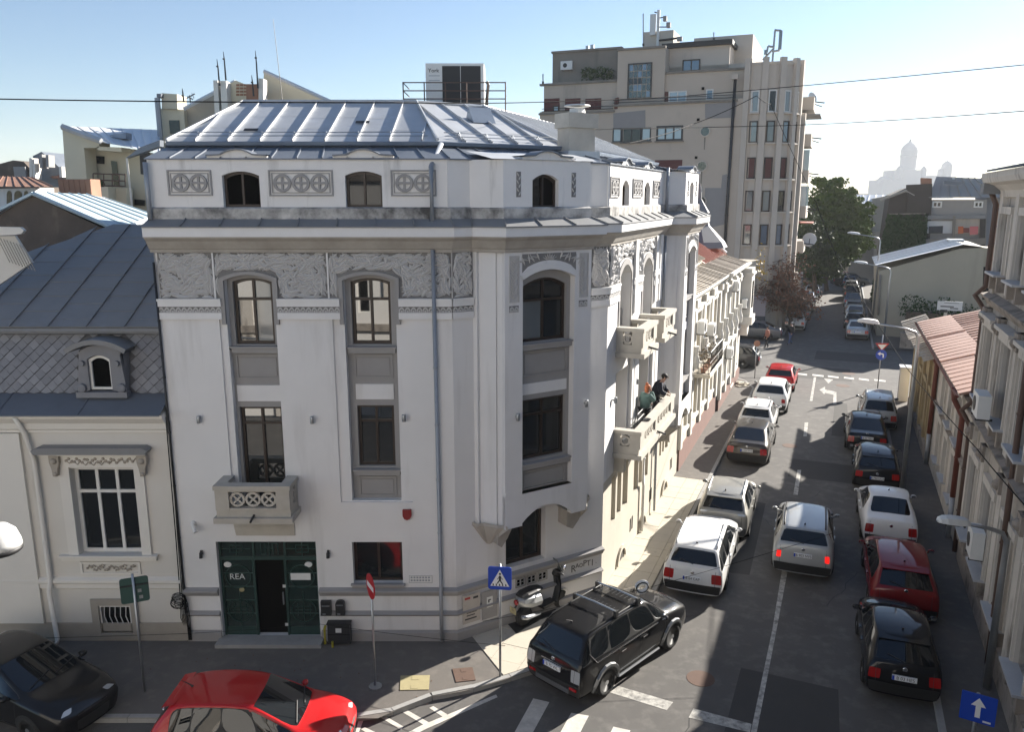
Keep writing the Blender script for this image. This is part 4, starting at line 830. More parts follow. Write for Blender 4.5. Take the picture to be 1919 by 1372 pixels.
# shallow sheet roof with large panels
ez=8.25; E0=Vector((-17.5,19.45,ez)); E1=Vector((-8.6,19.45,ez)); R1_=Vector((-8.6,24.3,10.6)); R0_=Vector((-12.0,24.3,10.6))
t=Vector((1,0,0)); up=(R1_-E1).normalized(); Hs=(R1_-E1).length; nrm=t.cross(up).normalized(); LR=MB().q(E0,E1,R1_,R0_).build('roof','zinc_grey',LH)
cw=.95; 
for c_ in range(10):
    x1=-8.62-c_*cw; x0=x1-cw
    for r_ in range(8):
        y0=r_*.7+(.35 if c_%2 else 0)-.35; y1=min(y0+.7,Hs); y0=max(0,y0)
        if y1-y0<.05: continue
        lim=lambda y:-17.5+(5.5)*y/Hs
        if x1<lim(y0)+.1: continue
        P=[(max(x0,lim(y0)),y0),(x1,y0),(x1,y1),(max(x0,min(x1,lim(y1))),y1)]
        Q=[Vector((x,0,0))+Vector((0,E1.y,E1.z))+up*y+nrm*(.012+.012*(1-(y-y0)/.7)) for x,y in P]
        mb=MB().q(*Q); h=nrm*.035; s0=Q[1]; s1=Q[2]; ee=t*.012
        mb.q(s0-ee,s0-ee+h,s1-ee+h,s1-ee).q(s0-ee+h,s0+h,s1+h,s1-ee+h).q(Q[0],Q[1],Q[1]-nrm*.03,Q[0]-nrm*.03); mb.build('roof_sheet','zinc_grey',LR)
MB().q(R0_,R1_,Vector((-8.6,30,9)),Vector((-12,30,9))).q(R0_,E0,Vector((-17.5,30,8)),Vector((-12,30,9))).build('rear_slope','zinc_grey',LH)
# cable bundle between the houses
cb=thing('cable_bundle',F1.p(-.08,.1,.1),'tangle of black cables hanging between the white and the grey house','cables'); mb=MB()
mb.tube([F1.p(-.05,.06,6.1),F1.p(-.06,.1,3),F1.p(-.1,.08,1.3)],.014,5).tube([F1.p(.03,.06,6),F1.p(-.02,.09,3),F1.p(-.05,.09,.9)],.011,5)
for k in range(9):
    r=.13+.02*rnd.random(); c=(-.12+rnd.uniform(-.06,.06),1.18+rnd.uniform(-.12,.12)); mb.tube([F1.p(c[0]+r*1.2*cos(i*.52),.1+.01*k,c[1]+r*sin(i*.52)) for i in range(13)],.009,4)
for k in range(7): mb.tube([F1.p(-.1+.03*k,.1,1.1),F1.p(-.12+.04*k,.13,.7),F1.p(-.02+.02*k,.1,.35),F1.p(-.05+.025*k,.1,.05)],.011,4)
mb.build('cable','cable',cb); MB().box(F1,-.1,.02,.02,.12,.05,.75).build('conduit','cream_dirty',cb)
# ================================================================ roofs and houses behind on the left
A('old_brick',(.16,.125,.10),.95,(.085,.072,.062),1.6,.7,.5,14,streak=((.20,.16,.125),.55,.75,2.5),stz=.6)
A('blue_sheet',(.50,.60,.64),.45,(.43,.53,.58),1,.7,.1,6,metal=.15)
A('beige',(.62,.565,.43),.9,(.56,.51,.39),.8,.7,.1,30); A('beige_shaded',(.40,.37,.315),.9,(.34,.315,.27),.8,.7,.1,30)  # greyer beige paints the shade of the tower's right wall into its colour
A('rust_roof',(.31,.15,.09),.8,(.20,.115,.085),2.2,.7,.15,12,streak=((.42,.30,.22),.55,.8,2),stz=.4)
A('brick_red',(.35,.19,.125),.9,(.26,.14,.095),3,.6,.3,30); A('white_sheet',(.68,.70,.72),.4,(.6,.62,.64),1,.6,.1,6,metal=.1)
def slabY(P,Y,dep,m,name,par,z=0):
    F=Fr((0,Y),90); return MB().slab(F,[(atY(x,y,Y).x,atY(x,y,Y).z) for x,y in P],0,-dep).build(name,m,par)
def panels(a,b,c,d,n,name,m,par,seam=.05,dd=0):
    """quad a-b (low edge) d-c (high edge) cut into n upright sheets"""
    a,b,c,d=map(Vector,(a,b,c,d)); nr=(b-a).cross(d-a).normalized(); nr=nr if nr.z>0 else -nr; mo=None
    for k in range(n):
        s0,s1=k/n,(k+1)/n; P=[a.lerp(b,s0),a.lerp(b,s1),d.lerp(c,s1),d.lerp(c,s0)]; j=nr*rnd.uniform(-.008,.008); mb=MB().q(*[p+j for p in P]); e=(b-a).normalized()*.015; h=nr*seam
        mb.q(P[1]-e,P[1]-e+h,P[2]-e+h,P[2]-e).q(P[1]-e+h,P[1]+e+h,P[2]+e+h,P[2]-e+h).q(P[1]+e,P[1]+e+h,P[2]+e+h,P[2]+e); mb.build(name,m,par)
t=thing('gable_house',(-15,27,0),'sooty brick gable with a pale blue sheet metal roof behind the slate house','building')
slabY([(-160,470),(62,367),(238,448),(238,700),(-160,700)],26,1.0,'old_brick','gable_wall',t)
p0,p1=atY(64,360,25.9),atY(176,364,35); e0,e1=atY(228,432,25.8),atY(292,404,34.5)
panels(e0,e1,p1,p0,6,'roof_panel','blue_sheet',t); MB().q(p0,p1,p1+Vector((-8,0,-5)),p0+Vector((-8,0,-4.6))).build('rear_slope','blue_sheet',t)
MB().tube([atY(62,362,25.9),atY(228,434,25.8)],.07,5).tube([atY(62,362,25.9),atY(-40,412,25.9)],.06,5).build('verge','blue_sheet',t); MB().tube([e0,e1],.09,6).build('gutter','white_sheet',t)
t=thing('brick_stack',atY(135,360,34),'low red brick chimney stack on the pale blue roof','chimney')
F=Fr((atY(113,372,34).x,34),90); MB().box(F,0,1.35,-.8,0,11,12.15).build('stack','brick_red',t)
for r_ in range(5):
    for c_ in range(6): MB().box(F,.02+c_*.225,.02+c_*.225+.2,0,.02,11.45+r_*.14,11.57+r_*.14).build('brick','brick_red',t)
MB().box(F,-.1,1.45,-.9,.08,10.6,11.4).build('flashing','white_sheet',t)
t=thing('beige_house',atY(200,390,38),'beige modern house with a sharp raking roof corner and a balcony recess','building')
slabY([(117,238),(186,264),(186,276),(158,277),(170,420),(130,420)],37,1.0,'beige','wall',t); slabY([(158,277),(250,279),(290,290),(290,420),(165,420)],38.2,1,'beige','wall',t); slabY([(182,274),(228,276),(228,284),(184,281)],37,.9,'beige','soffit',t)
panels(atY(187,266,36.8),atY(300,285,36.8),atY(300,243,44),atY(122,236,37),9,'roof_panel','white_sheet',t); slabY([(205,252),(236,248),(236,260),(216,258)],38,.6,'gutter','roof_light',t); MB().tube([atY(117,237,36.9),atY(190,264,36.7)],.14,5).build('verge','zinc',t)
for P in ([(177,292),(196,293),(196,307),(178,306)],[(208,301),(219,303),(223,349),(214,349)],[(206,376),(239,379),(239,387),(207,384)],[(252,373),(272,375),(272,386),(252,384)]): slabY(P,38.1,.02,'glass','window',t)
slabY([(172,350),(203,350),(205,420),(174,420)],36.6,1.2,'beige','balcony_front',t); slabY([(203,352),(238,352),(238,420),(204,420)],37.3,.6,'beige','balcony_front',t)
mb=MB()
for y in (325,337,347): mb.tube([atY(175,y,36.7),atY(236,y+2,36.7)],.03,5)
for x in (175,195,211,224,235): mb.tube([atY(x,325,36.7),atY(x,350,36.7)],.025,5)
mb.build('railing','rust_rail',t); MB().tube([atY(238,295,37),atY(248,388,37)],.05,5).build('downpipe','cream_lt',t); slabY([(236,296),(262,276),(300,262),(300,274),(266,286)],36,.4,'zinc_dark','canopy',t); MB().ball(atY(187,345,36.8),.25,.2,.18).build('flower_box','leaf_dark',t)
slabY([(262,290),(276,285),(276,328),(264,326)],36.6,.3,'black_plastic','shutter',t); slabY([(276,355),(284,355),(284,396),(278,396)],37.5,.05,'glass_blue','door',t)
t=thing('beige_tower',atY(400,250,42),'tall beige block with chimneys and aerial masts behind the metal roof','building')
slabY([(302,203),(345,205),(351,300),(308,300)],42,3,'beige','wall',t); slabY([(345,205),(362,196),(405,172),(440,157),(446,300),(350,300)],42.4,2,'beige_shaded','wall',t); slabY([(495,134),(620,190),(620,300),(490,300)],43,2,'beige','wall',t)
slabY([(432,156),(442,150),(462,158),(470,162),(470,300),(430,300)],41.6,1,'beige','wall',t); slabY([(462,157),(484,157),(486,300),(462,300)],41.4,1,'brick_red','stair_shaft',t)
for r_ in range(4):
    for c_ in range(3): slabY([(443+c_*7,157+r_*6),(449+c_*7,157+r_*6),(449+c_*7,161+r_*6),(443+c_*7,161+r_*6)],41.58,.03,'brick_red','brick',t)
for P in ([(400,150),(408,150),(412,216),(403,216)],[(413,151),(424,151),(428,208),(416,208)],[(485,146),(494,147),(494,190),(485,190)]): slabY(P,41,.6,'cream_lt','chimney',t)
slabY([(294,175),(302,175),(302,182),(294,182)],41.5,1,'zinc_dark','chimney_cap',t); slabY([(303,174),(332,176),(333,204),(304,203)],41.8,1.2,'beige','chimney',t); MB().tube([atY(295,183,41.6),atY(304,290,41.6)],.13,6).build('downpipe','pipe_grey',t)
slabY([(317,225),(336,225),(338,250),(319,250)],41.95,.05,'glass','window',t); MB().tube([atY(345,204,41.9),atY(442,152,41.9)],.1,5).tube([atY(495,133,42.5),atY(620,190,42.5)],.1,5).build('verge','white_sheet',t)
for (x,y0,x1,y1,lb) in ((407,110,412,160,'left aerial mast on the beige tower'),(419,96,424,150,'second aerial mast on the beige tower, beside the chimneys'),(479,94,484,165,'tallest aerial mast on the beige tower, by the right chimney'),(472,140,476,180,'short aerial mast on the beige tower, before the right chimney'),(342,165,345,190,'small aerial rod on the low end of the beige tower')):
    m_=thing('aerial_mast',atY(x1,y1,40.9),lb,'antenna','aerial masts on the beige tower'); MB().tube([atY(x,y0,40.9),atY((x+x1)/2-.4,(y0*2+y1)/3,40.9),atY(x1,y1,40.9)],[.012,.035,.045],5).build('mast','black_metal',m_); MB().tube([atY(x-1,y0+14,40.9),atY(x+3,y0+14,40.9)],.04,5).build('clamp','black_metal',m_)
t=thing('tv_aerial',atY(356,190,41),'small tv aerial on the low beige tower roof','antenna'); MB().tube([atY(357,192,41),atY(356,178,41)],.03,5).build('mast','black_metal',t); MB().tube([atY(350,184,41),atY(366,175,41)],.03,4).tube([atY(352,180,41),atY(362,186,41)],.03,4).tube([atY(360,174,41),atY(364,184,41)],.02,4).build('elements','steel',t)
t=thing('rust_roof_house',(-30,48,0),'old house with three arched windows under a rusty sheet roof, far left','building'); slabY([(-60,355),(66,352),(66,420),(-60,420)],48,2,'plaster','wall',t)
for x,w_ in ((13,9),(27,14),(45,8)): slabY([(x,382),(x,364)]+[(x+w_/2-w_/2*cos(k*pi/6),364-7*sin(k*pi/6)) for k in range(1,6)]+[(x+w_,364),(x+w_,380)],47.96,.05,'glass','window',t)
panels(atY(-60,349,47.5),atY(100,350,47.5),atY(60,332,54),atY(-20,330,54),9,'roof_panel','rust_roof',t)
t=thing('dark_roof_house',(-34,62,0),'dark attic house with chimney and rusty slope behind the arched windows','building'); slabY([(-20,312),(25,300),(45,303),(70,330),(70,360),(-20,360)],62,4,'old_brick','gable_wall',t); slabY([(25,312),(47,312),(50,334),(28,334)],61.8,.4,'plaster_grey','dormer',t); slabY([(62,292),(78,284),(104,306),(128,330),(128,350),(62,350)],60,3,'zinc_dark','gable_wall',t)
panels(atY(100,335,59),atY(127,333,59),atY(82,300,66),atY(62,308,66),5,'roof_panel','rust_roof',t)
for x,y0,y1 in ((55,296,335),(61,306,335),(74,289,315),(86,290,313),(111,312,332)): slabY([(x,y0),(x+5,y0),(x+6,y1),(x+1,y1)],58.6,.8,'cream_lt' if x%2 else 'plaster_grey','chimney',t)
t=thing('white_turret',atY(10,460,19.6),'white cornice and pale slated roof end cut by the left edge of the view','roof'); slabY([(-40,424),(38,426),(45,432),(40,438),(28,440),(-40,442)],20,.12,'cream_lt','cornice',t); slabY([(-40,442),(28,442),(60,492),(-40,560)],20.2,.1,'cream','slope',t)
for k in range(9): slabY([(-6+k*6,444+k*2),(-5+k*6,444+k*2),(19+k*6,492+k*2),(18+k*6,492+k*2)],20.0-.005,.02,'cream_dirty','slate_joint',t)
# ================================================================ street row beyond the corner building
A('row_white',(.66,.64,.59),.9,(.58,.56,.51),1.2,.7,.15,50,streak=((.42,.38,.32),.6,.85,1.6))
A('row_cream',(.62,.57,.47),.9,(.54,.49,.40),1.2,.7,.15,50)
A('brown_plinth',(.21,.12,.10),.9,(.16,.095,.08),2,.7,.2,40); A('red_sheet',(.42,.15,.105),.6,(.33,.12,.09),1.4,.7,.1,8); A('pink_sheet',(.50,.31,.24),.65,(.42,.265,.21),1.1,.7,.1,8,streak=((.56,.36,.29),.55,.85,1.2))
A('tan_sheet',(.50,.44,.36),.6,(.40,.35,.285),1.3,.7,.1,8)
def rowwin(F,a,b,c,e,par,wf='white_frame',hood=True,d=0,g=('glass','glass_pale')):
    window(F,a,b,c,e,0,d-.14,par,2,c+(e-c)*.7,.06,m=wf,g=list(g))
    mb=MB().box(F,a-.14,a,d,d+.06,c,e).box(F,b,b+.14,d,d+.06,c,e).box(F,a-.2,b+.2,d,d+.14,c-.12,c)
    if hood: mb.box(F,a-.2,b+.2,d,d+.09,e,e+.25).box(F,a-.26,b+.26,d,d+.2,e+.25,e+.33)
    mb.build('window_surround','row_white',par)
def ac(F,u,z,d,label,par=None,w_=.8,h=.55,grp=None):
    t=thing('air_conditioner',F.p(u,d,z),label,'air conditioner',grp)
    MB().box(F,u-w_/2,u+w_/2,d+.08,d+.38,z,z+h).build('casing','white_plastic',t); MB().lathe(F.p(u-.12,d+.382,z+h/2),[(.2,0),(.2,.012),(0,.014)],14,F.n).build('fan_grille','black_plastic',t)
    MB().box(F,u-w_/2+.08,u-w_/2+.12,d,d+.4,z-.06,z).box(F,u+w_/2-.12,u+w_/2-.08,d,d+.4,z-.06,z).build('bracket','black_metal',t); return t
H2=thing('row_house',F3.p(17,0,0),'low cream house with brown plinth and iron balcony, next to the corner building','building')
mb=MB(); ops=[(12.2,13.2,1.6,3.4),(14.6,15.6,1.6,3.4),(17.0,18.0,1.6,3.4),(19.4,20.4,1.6,3.4),(12.3,13.3,4.4,6.4),(14.7,15.8,3.95,6.4),(17.2,18.2,4.4,6.4),(19.6,20.6,4.4,6.4)]
wall(mb,F3,11.52,22.1,.0,7.3,ops,0,.2); mb.build('wall','row_cream',H2); MB().box(F3,11.55,22.1,0,.07,0,.95).build('plinth','brown_plinth',H2)
for o in ops: rowwin(F3,*o,H2)
for u in (11.7,14.0,16.4,18.8,21.6): MB().box(F3,u-.2,u+.2,0,.13,.95,7.0).box(F3,u-.26,u+.26,0,.2,6.7,7.05).lathe(F3.p(u,.16,4.0),[(.16,0),(.2,.3),(.12,.6),(.16,1.0)],8).build('pilaster','row_white',H2)
sweep(MB(),[F3.p(11.52,0,0),F3.p(22.1,0,0)],[(0,3.75),(.1,3.8),(.16,3.95),(0,4.0)]).build('ledge','row_white',H2)
sweep(MB(),[F3.p(11.52,0,0),F3.p(22.1,0,0)],[(0,7.0),(.1,7.05),(.2,7.2),(.4,7.35),(.42,7.5),(0,7.52)]).build('cornice','row_white',H2)
panels(F3.p(11.52,.45,7.52),F3.p(30,.45,7.5),F3.p(30,-1.1,7.95),F3.p(11.52,-1.1,7.98),38,'eave_sheet','tan_sheet',H2,.04)
MB().box(F3,11.52,22.3,-1.5,-1.1,7.6,8.25).build('attic_wall','row_cream',H2)
panels(F3.p(11.5,-.95,8.25),F3.p(22.4,-.95,8.2),F3.p(20.9,-4.2,10.0),F3.p(11.5,-4.2,10.0),28,'roof_panel','tan_sheet',H2,.05); MB().q(F3.p(22.4,-.95,8.2),F3.p(20.9,-4.2,10),F3.p(20.9,-8,9)).q(F3.p(11.5,-4.2,10),F3.p(20.9,-4.2,10),F3.p(20.9,-8,8.5),F3.p(11.5,-8,8.5)).build('rear_slope','tan_sheet',H2)
for a,b,dl in ((15.6,18.2,-2.9),(18.9,20.6,-2.6)):
    dn=MB().box(F3,a,b,dl-1.5,dl,8.9,10.55).build('dormer','zinc_dark',H2); panels(F3.p(a-.2,dl+.35,10.55),F3.p(b+.2,dl+.35,10.55),F3.p(b+.2,dl-1.6,10.8),F3.p(a-.2,dl-1.6,10.8),8,'roof_panel','red_sheet',H2,.04)
    MB().box(F3,a+.3,b-.3,dl,dl+.02,9.2,10.3).build('window','glass',dn)
ib=MB().box(F3,13.9,17.6,0,.85,3.6,3.78).build('balcony_slab','row_cream',H2)
mb=MB()
for z in (3.82,4.3,4.78): mb.tube([F3.p(13.92,0,z),F3.p(13.92,.82,z),F3.p(17.55,.82,z),F3.p(17.55,0,z)],.018,4)
for k in range(19): u=13.92+k*.2; mb.tube([F3.p(u,.82,3.8),F3.p(u+.08,.88,4.1),F3.p(u-.05,.84,4.4),F3.p(u,.82,4.8)],.012,4)
for k in range(4): mb.tube([F3.p(13.92,.1+k*.22,3.8),F3.p(13.92,.1+k*.22,4.8)],.012,4)
mb.build('iron_railing','black_metal',ib)
bp=thing('balcony_plants',F3.p(15,.5,3.8),'dried potted plants crowding the iron balcony of the cream house','plants'); mb=MB()
for k in range(6): mb.lathe(F3.p(14.2+k*.6,.5,3.78),[(.1,0),(.14,.22),(0,.22)],8)
mb.build('flower_pot','brick_red',bp,kind='stuff'); mb=MB()
A('dry_plant',(.16,.11,.055),.9,(.10,.075,.035),4,.7)
for k in range(240):
    c=F3.p(14.0+3.4*rnd.random(),.2+.6*rnd.random(),4.0+.7*rnd.random()); v=Vector((rnd.uniform(-1,1),rnd.uniform(-1,1),rnd.uniform(-1,1)))*.1; mb.q(c,c+v,c+v*.6+Vector((0,.02,.08)))
mb.build('foliage','dry_plant',bp,kind='stuff')
H3=thing('white_row_house',F3.p(27,0,0),'white ornate row house with red roof and corner turret at the crossing','building')
mb=MB(); ops=[(22.9,23.8,1.3,3.2),(25.0,25.9,1.3,3.2),(27.1,28.0,.3,3.0),(29.0,29.9,1.3,3.2),(22.9,23.9,4.3,6.4),(25.0,26.0,4.3,6.4),(27.1,28.1,4.3,6.4),(29.0,30.0,4.3,6.4)]
wall(mb,F3,22.1,31.4,0,7.3,ops,.1,.2); mb.q(F3.p(31.4,.1,0),F3.p(31.4,.1,7.3),F3.p(31.4,-14,7.3),F3.p(31.4,-14,0)); mb.build('wall','row_white',H3)
for o in ops: rowwin(F3,*o,H3,d=.1)
MB().box(F3,22.1,31.45,.1,.2,0,.6).build('plinth','brown_plinth',H3)
for u in (22.4,24.4,26.5,28.5): MB().box(F3,u-.22,u+.22,.1,.26,.6,7.0).box(F3,u-.28,u+.28,.1,.34,6.5,6.95).lathe(F3.p(u,.3,4.0),[(.2,0),(.24,.35),(.13,.7),(.17,1.1)],8).build('pilaster','row_white',H3)
MB().box(F3,30.3,31.9,.1,.75,4.0,7.1).box(F3,30.2,32.0,.1,.85,6.7,6.85).box(F3,30.15,32.05,.1,.9,3.6,4.1).build('corner_pavilion','row_white',H3); MB().box(F3,30.7,31.5,.75,.77,4.6,6.3).build('window','glass',H3)
MB().slab(F3,[(30.3,3.6),(31.9,3.6),(31.5,3.0),(30.9,2.8)],.1,.6).build('bracket','row_white',H3)
sweep(MB(),[F3.p(22.1,.1,0),F3.p(31.4,.1,0),F3.p(31.4,-14,0)],[(0,7.0),(.1,7.05),(.2,7.2),(.5,7.35),(.52,7.5),(0,7.52)]).build('cornice','row_white',H3)
sweep(MB(),[F3.p(22.1,.1,0),F3.p(31.4,.1,0)],[(0,3.7),(.1,3.75),(.16,3.9),(0,3.95)]).build('ledge','row_white',H3)
MB().q(F3.p(30,.5,7.52),F3.p(32.3,.95,7.52),F3.p(32.3,-14,7.6),F3.p(30,-1,7.9)).build('eave_sheet','tan_sheet',H3)
panels(F3.p(22.4,-.95,7.95),F3.p(31.0,-.95,7.85),F3.p(28,-4.2,10.1),F3.p(20.9,-4.2,10.1),22,'roof_panel','red_sheet',H3,.05); MB().q(F3.p(31,-.95,7.85),F3.p(31.6,-12,7.85),F3.p(28,-8,10.1),F3.p(28,-4.2,10.1)).q(F3.p(20.9,-4.2,10.1),F3.p(28,-4.2,10.1),F3.p(28,-10,9),F3.p(20.9,-10,9)).build('rear_slope','red_sheet',H3)
tc=F3.p(29.6,-2.6,0); tu=MB().lathe((tc.x,tc.y,8.4),[(1.9,0),(1.7,.35),(1.15,.9),(.75,1.3),(.62,1.7),(.68,2.1),(.42,2.5),(.16,2.9),(.12,3.4),(.05,3.8)],8).build('turret_roof','zinc_grey',H3)
mb=MB()
for k in range(8):
    a=k*pi/4; mb.tube([(tc.x,tc.y,11.9),(tc.x+.28*cos(a),tc.y+.12*sin(a),11.9+.28*sin(a))],[.04,.01],4)
mb.build('star_finial','steel',tu); MB().tube([F3.p(30.9,-1.0,8.0),F3.p(29.8,-2.4,9.5)],.12,6).build('hip_roll','white_sheet',H3)
AG='air conditioners on the white row houses'
for u,z,d,lb in ((14.4,5.55,.1,'air conditioner above the iron balcony, the nearer of two'),(17.3,5.0,.1,'air conditioner above the iron balcony, the farther of two'),(24.4,2.6,.15,'air conditioner low on the white row house, left of the parked dark car'),(25.0,6.3,.2,'air conditioner under the eaves of the white row house'),(30.1,4.7,.2,'air conditioner beside the corner pavilion')): ac(F3,u,z,d,lb,grp=AG)
t=thing('broken_slabs',F3.p(28.6,.9,0),'heap of broken pale paving slabs on the pavement by the crossing','slabs')
for k in range(9):
    c=F3.p(28.4+rnd.random()*1.0,.35+rnd.random()*.55,.01+.045*(k%3)); a=rnd.random()*3; Fk=Fr((c.x,c.y),math.degrees(a)); MB().slab(Fk,[(-.2,c.z),(.2,c.z),(.2,c.z+.05),(-.2,c.z+.05)],-.14,.14).build('slab','paver',t)
# ================================================================ tall apartment block beyond the crossing
A('block',(.53,.46,.385),.92,(.45,.39,.325),.35,.7,.15,20,streak=((.225,.205,.185),.58,.86,.35),stz=.25)
A('block_lt',(.56,.50,.43),.92,(.48,.43,.375),.5,.7,.1,20,streak=((.24,.225,.205),.58,.85,.5)); A('block_patch',(.30,.29,.285),.92,(.26,.25,.245),1,.7); A('block_dark',(.27,.24,.205),.92,(.20,.18,.155),.5,.7,.1,20,streak=((.11,.105,.09),.5,.8,.6))
A('shutter_red',(.10,.03,.027),.7); A('pale_glass',(.33,.42,.48),.08,(.26,.34,.40),.5,.7,spec=.6,ior=1.8)
cr=F3.p(50.5,-.6,0); FT=Fr((cr.x,cr.y),112.4); BL=thing('apartment_block',cr,'tall grey beige stepped apartment block with rounded corner and round windows','building')
U=lambda x,y=250,d=0: FT.at(x,y,d)[0]
Z=lambda x,y,d=0: FT.at(x,y,d)[1]
def tb(x0,y0,x1,y1,dep,m='block',name='wall',d=0,zb=None):
    a,b,c,e=rect(FT,x0,y0,x1,y1,d); return MB().box(FT,a,b,d-dep,d,zb if zb is not None else c,e).build(name,m,BL)
uL=U(1010,240); u1=U(1380,250); zT6=Z(1240,248); 
zA=Z(1300,205); zB=Z(1300,128); zC=Z(1300,85)
MB().box(FT,U(1012,240),u1+1.2,-14,0,0,Z(1120,205)).build('wall','block',BL)               # main body up to the terrace
MB().box(FT,U(1148,240),u1+1.2,-14,-.01,0,Z(1250,190)).build('wall','block',BL)
MB().box(FT,U(1015,150),U(1160,150),-14,-.7,0,Z(1090,152,-.7)).build('wall','block',BL)
MB().box(FT,U(1230,150),u1+1.0,-14,-.6,0,Z(1300,132,-.6)).build('wall','block',BL)
MB().box(FT,U(1036,120,-2),U(1165,120,-2),-14,-2,8,Z(1090,92,-2)).build('penthouse_wall','block_dark',BL)
MB().box(FT,U(1158,120,-.3),U(1247,120,-.3),-12,-.3,8,Z(1200,91,-.3)).build('stair_tower','block',BL)
MB().box(FT,U(1240,100,-2),U(1368,100,-2),-10,-2,8,Z(1300,84,-2)).build('penthouse_wall','block_lt',BL)
MB().box(FT,U(1300,100,-5),U(1410,100,-5),-14,-5,8,Z(1400,64,-5)).build('penthouse_wall','block_lt',BL)
MB().box(FT,U(1240,100,-1.6),U(1372,100,-1.6),-10,-1.6,Z(1300,86,-1.6),Z(1300,77,-1.6)).build('roof_edge','black_plastic',BL)
MB().box(FT,U(1206,80,-4),U(1262,80,-4),-7,-4,Z(1230,110,-4),Z(1230,58,-4)).build('lift_house','block_lt',BL)
for (x0,y0,x1,y1,d) in ((1010,208,1152,214,.1),(1012,153,1162,157,-.6),(1148,190,1382,196,.1),(1228,130,1395,136,-.5),(1034,92,1166,95,-1.9),(1157,88,1248,92,-.2)):
    a,b,c,e=rect(FT,x0,y0,x1,y1,d); zz=(c+e)/2; MB().box(FT,a,b,d-.3,d+.06,zz-.08,zz+.1).build('coping','block_dark',BL)
def bw(x0,y0,x1,y1,d=0,m='glass',fr='white_frame',cols=2,fw=.1):
    a,b,c,e=rect(FT,x0,y0,x1,y1,d); window(FT,a,b,c,e,0,d+.05,BL,cols,None,fw,m=fr,g=m); MB().box(FT,a-.1,b+.1,d,d+.2,c-.1,c).build('sill','block_dark',BL)
for x0,x1 in ((1021,1049),(1060,1088),(1098,1127)): a,b,c,e=rect(FT,x0,185,x1,211,-.7); MB().box(FT,a,b,-.72,-.62,c,e).build('shutter','shutter_red',BL)
bw(1037,198,1048,210,-.55,'pale_glass','wood_dark',1)
a,b,c,e=rect(FT,1178,119,1221,184,-.3); sg=MB().ring(FT,[(a,c),(a,e),(b,e),(b,c)],[(a+.1,c+.1),(a+.1,e-.1),(b-.1,e-.1),(b-.1,c+.1)],-.32,-.2).build('stair_window','black_metal',BL)
for i in range(5):
    for j in range(5):
        x0=a+.1+(b-a-.2)*i/5; x1=a+.1+(b-a-.2)*(i+1)/5; z0=c+.1+(e-c-.2)*j/5; z1=c+.1+(e-c-.2)*(j+1)/5
        MB().box(FT,x0+.03,x1-.03,-.31,-.25+rnd.uniform(-.02,.02),z0+.03,z1-.03).build('pane',rnd.choice(['green_glass','glass','green_glass','glass_blue']),sg)
bw(1280,112,1312,132,-1.95,'glass_blue','wood_dark'); bw(1254,171,1287,194,-.58,'pale_glass','white_frame'); bw(1324,167,1337,187,-.58,'glass_blue','white_frame',1); a,b,c,e=rect(FT,1241,172,1252,196,-.58); MB().box(FT,a,b,-.6,-.55,c,e).build('door','shutter_red',BL)
bw(1149,240,1165,266,0,'pale_glass','black_metal',1); bw(1166,240,1202,266,0,['glass_pale','glass'],'black_metal',2); bw(1203,239,1220,264,0,'pale_glass','black_metal',1); bw(1231,236,1280,263,0,['glass','pale_glass'],'black_metal',3,.16)
a,b,c,e=rect(FT,1228,300,1278,330); MB().box(FT,a,b,-.05,.04,c,e).build('shutter','shutter_red',BL)
for (x,y) in ((1322,246),(1316,311),(1315,377)):
    u,z=FT.at(x,y); o=[(u+.46*cos(k*pi/10),z+.46*sin(k*pi/10)) for k in range(20)]; i_=[(u+.36*cos(k*pi/10),z+.36*sin(k*pi/10)) for k in range(20)]; r_=MB().ring(FT,o,i_,-.05,.1).build('round_window','block_lt',BL); MB().slab(FT,i_,-.05,.03).build('pane','green_glass',r_); MB().slab(FT,[(u-.07,z-.48),(u+.07,z-.48),(u+.04,z-1.5),(u-.04,z-1.5)],0,.006).build('stain','block_dark',BL)
for P in ([(1150,212),(1210,206),(1210,240),(1150,240)],[(1322,194),(1382,190),(1378,220),(1322,222)],[(1322,352),(1352,352),(1354,328),(1364,326),(1358,420),(1318,430)]): MB().slab(FT,[FT.at(*p) for p in P],0,.03).build('render_patch','block_patch',BL)
for (x,y) in ((1316,164),(1309,224),(1305,295),(1276,302)): a,b,c,e=rect(FT,x-2.5,y-2.5,x+2.5,y+2.5); MB().box(FT,a,b,-.5,.02 if y>200 else -.5,c,e).build('vent','dark_room',BL)
pipe([FT.p(U(1379,145),.15,Z(1379,148)),FT.p(U(1379,145)-.15,.15,2)],.13,'black_metal',BL); a,b,c,e=rect(FT,1373,140,1384,148,.1); MB().box(FT,a,b,0,.4,c,e).build('hopper','block_lt',BL)
mb=MB()
for y in (198,203,208): mb.tube([FT.p(U(1016,y),.05,Z(1060,y+4)),FT.p(U(1150,y),.05,Z(1060,y+4))],.03,4)
for y in (181,186): mb.tube([FT.p(U(1150,y),.05,Z(1250,y+2)),FT.p(U(1378,y),.05,Z(1250,y+2))],.03,4)
mb.build('railing','black_metal',BL); a,b,c,e=rect(FT,1152,182,1158,204); MB().slab(FT,[(a,c),(b,c),(b,e),(b-.3,e-.1),(a,c+.6)],-.6,0).build('divider','shutter_red',BL)
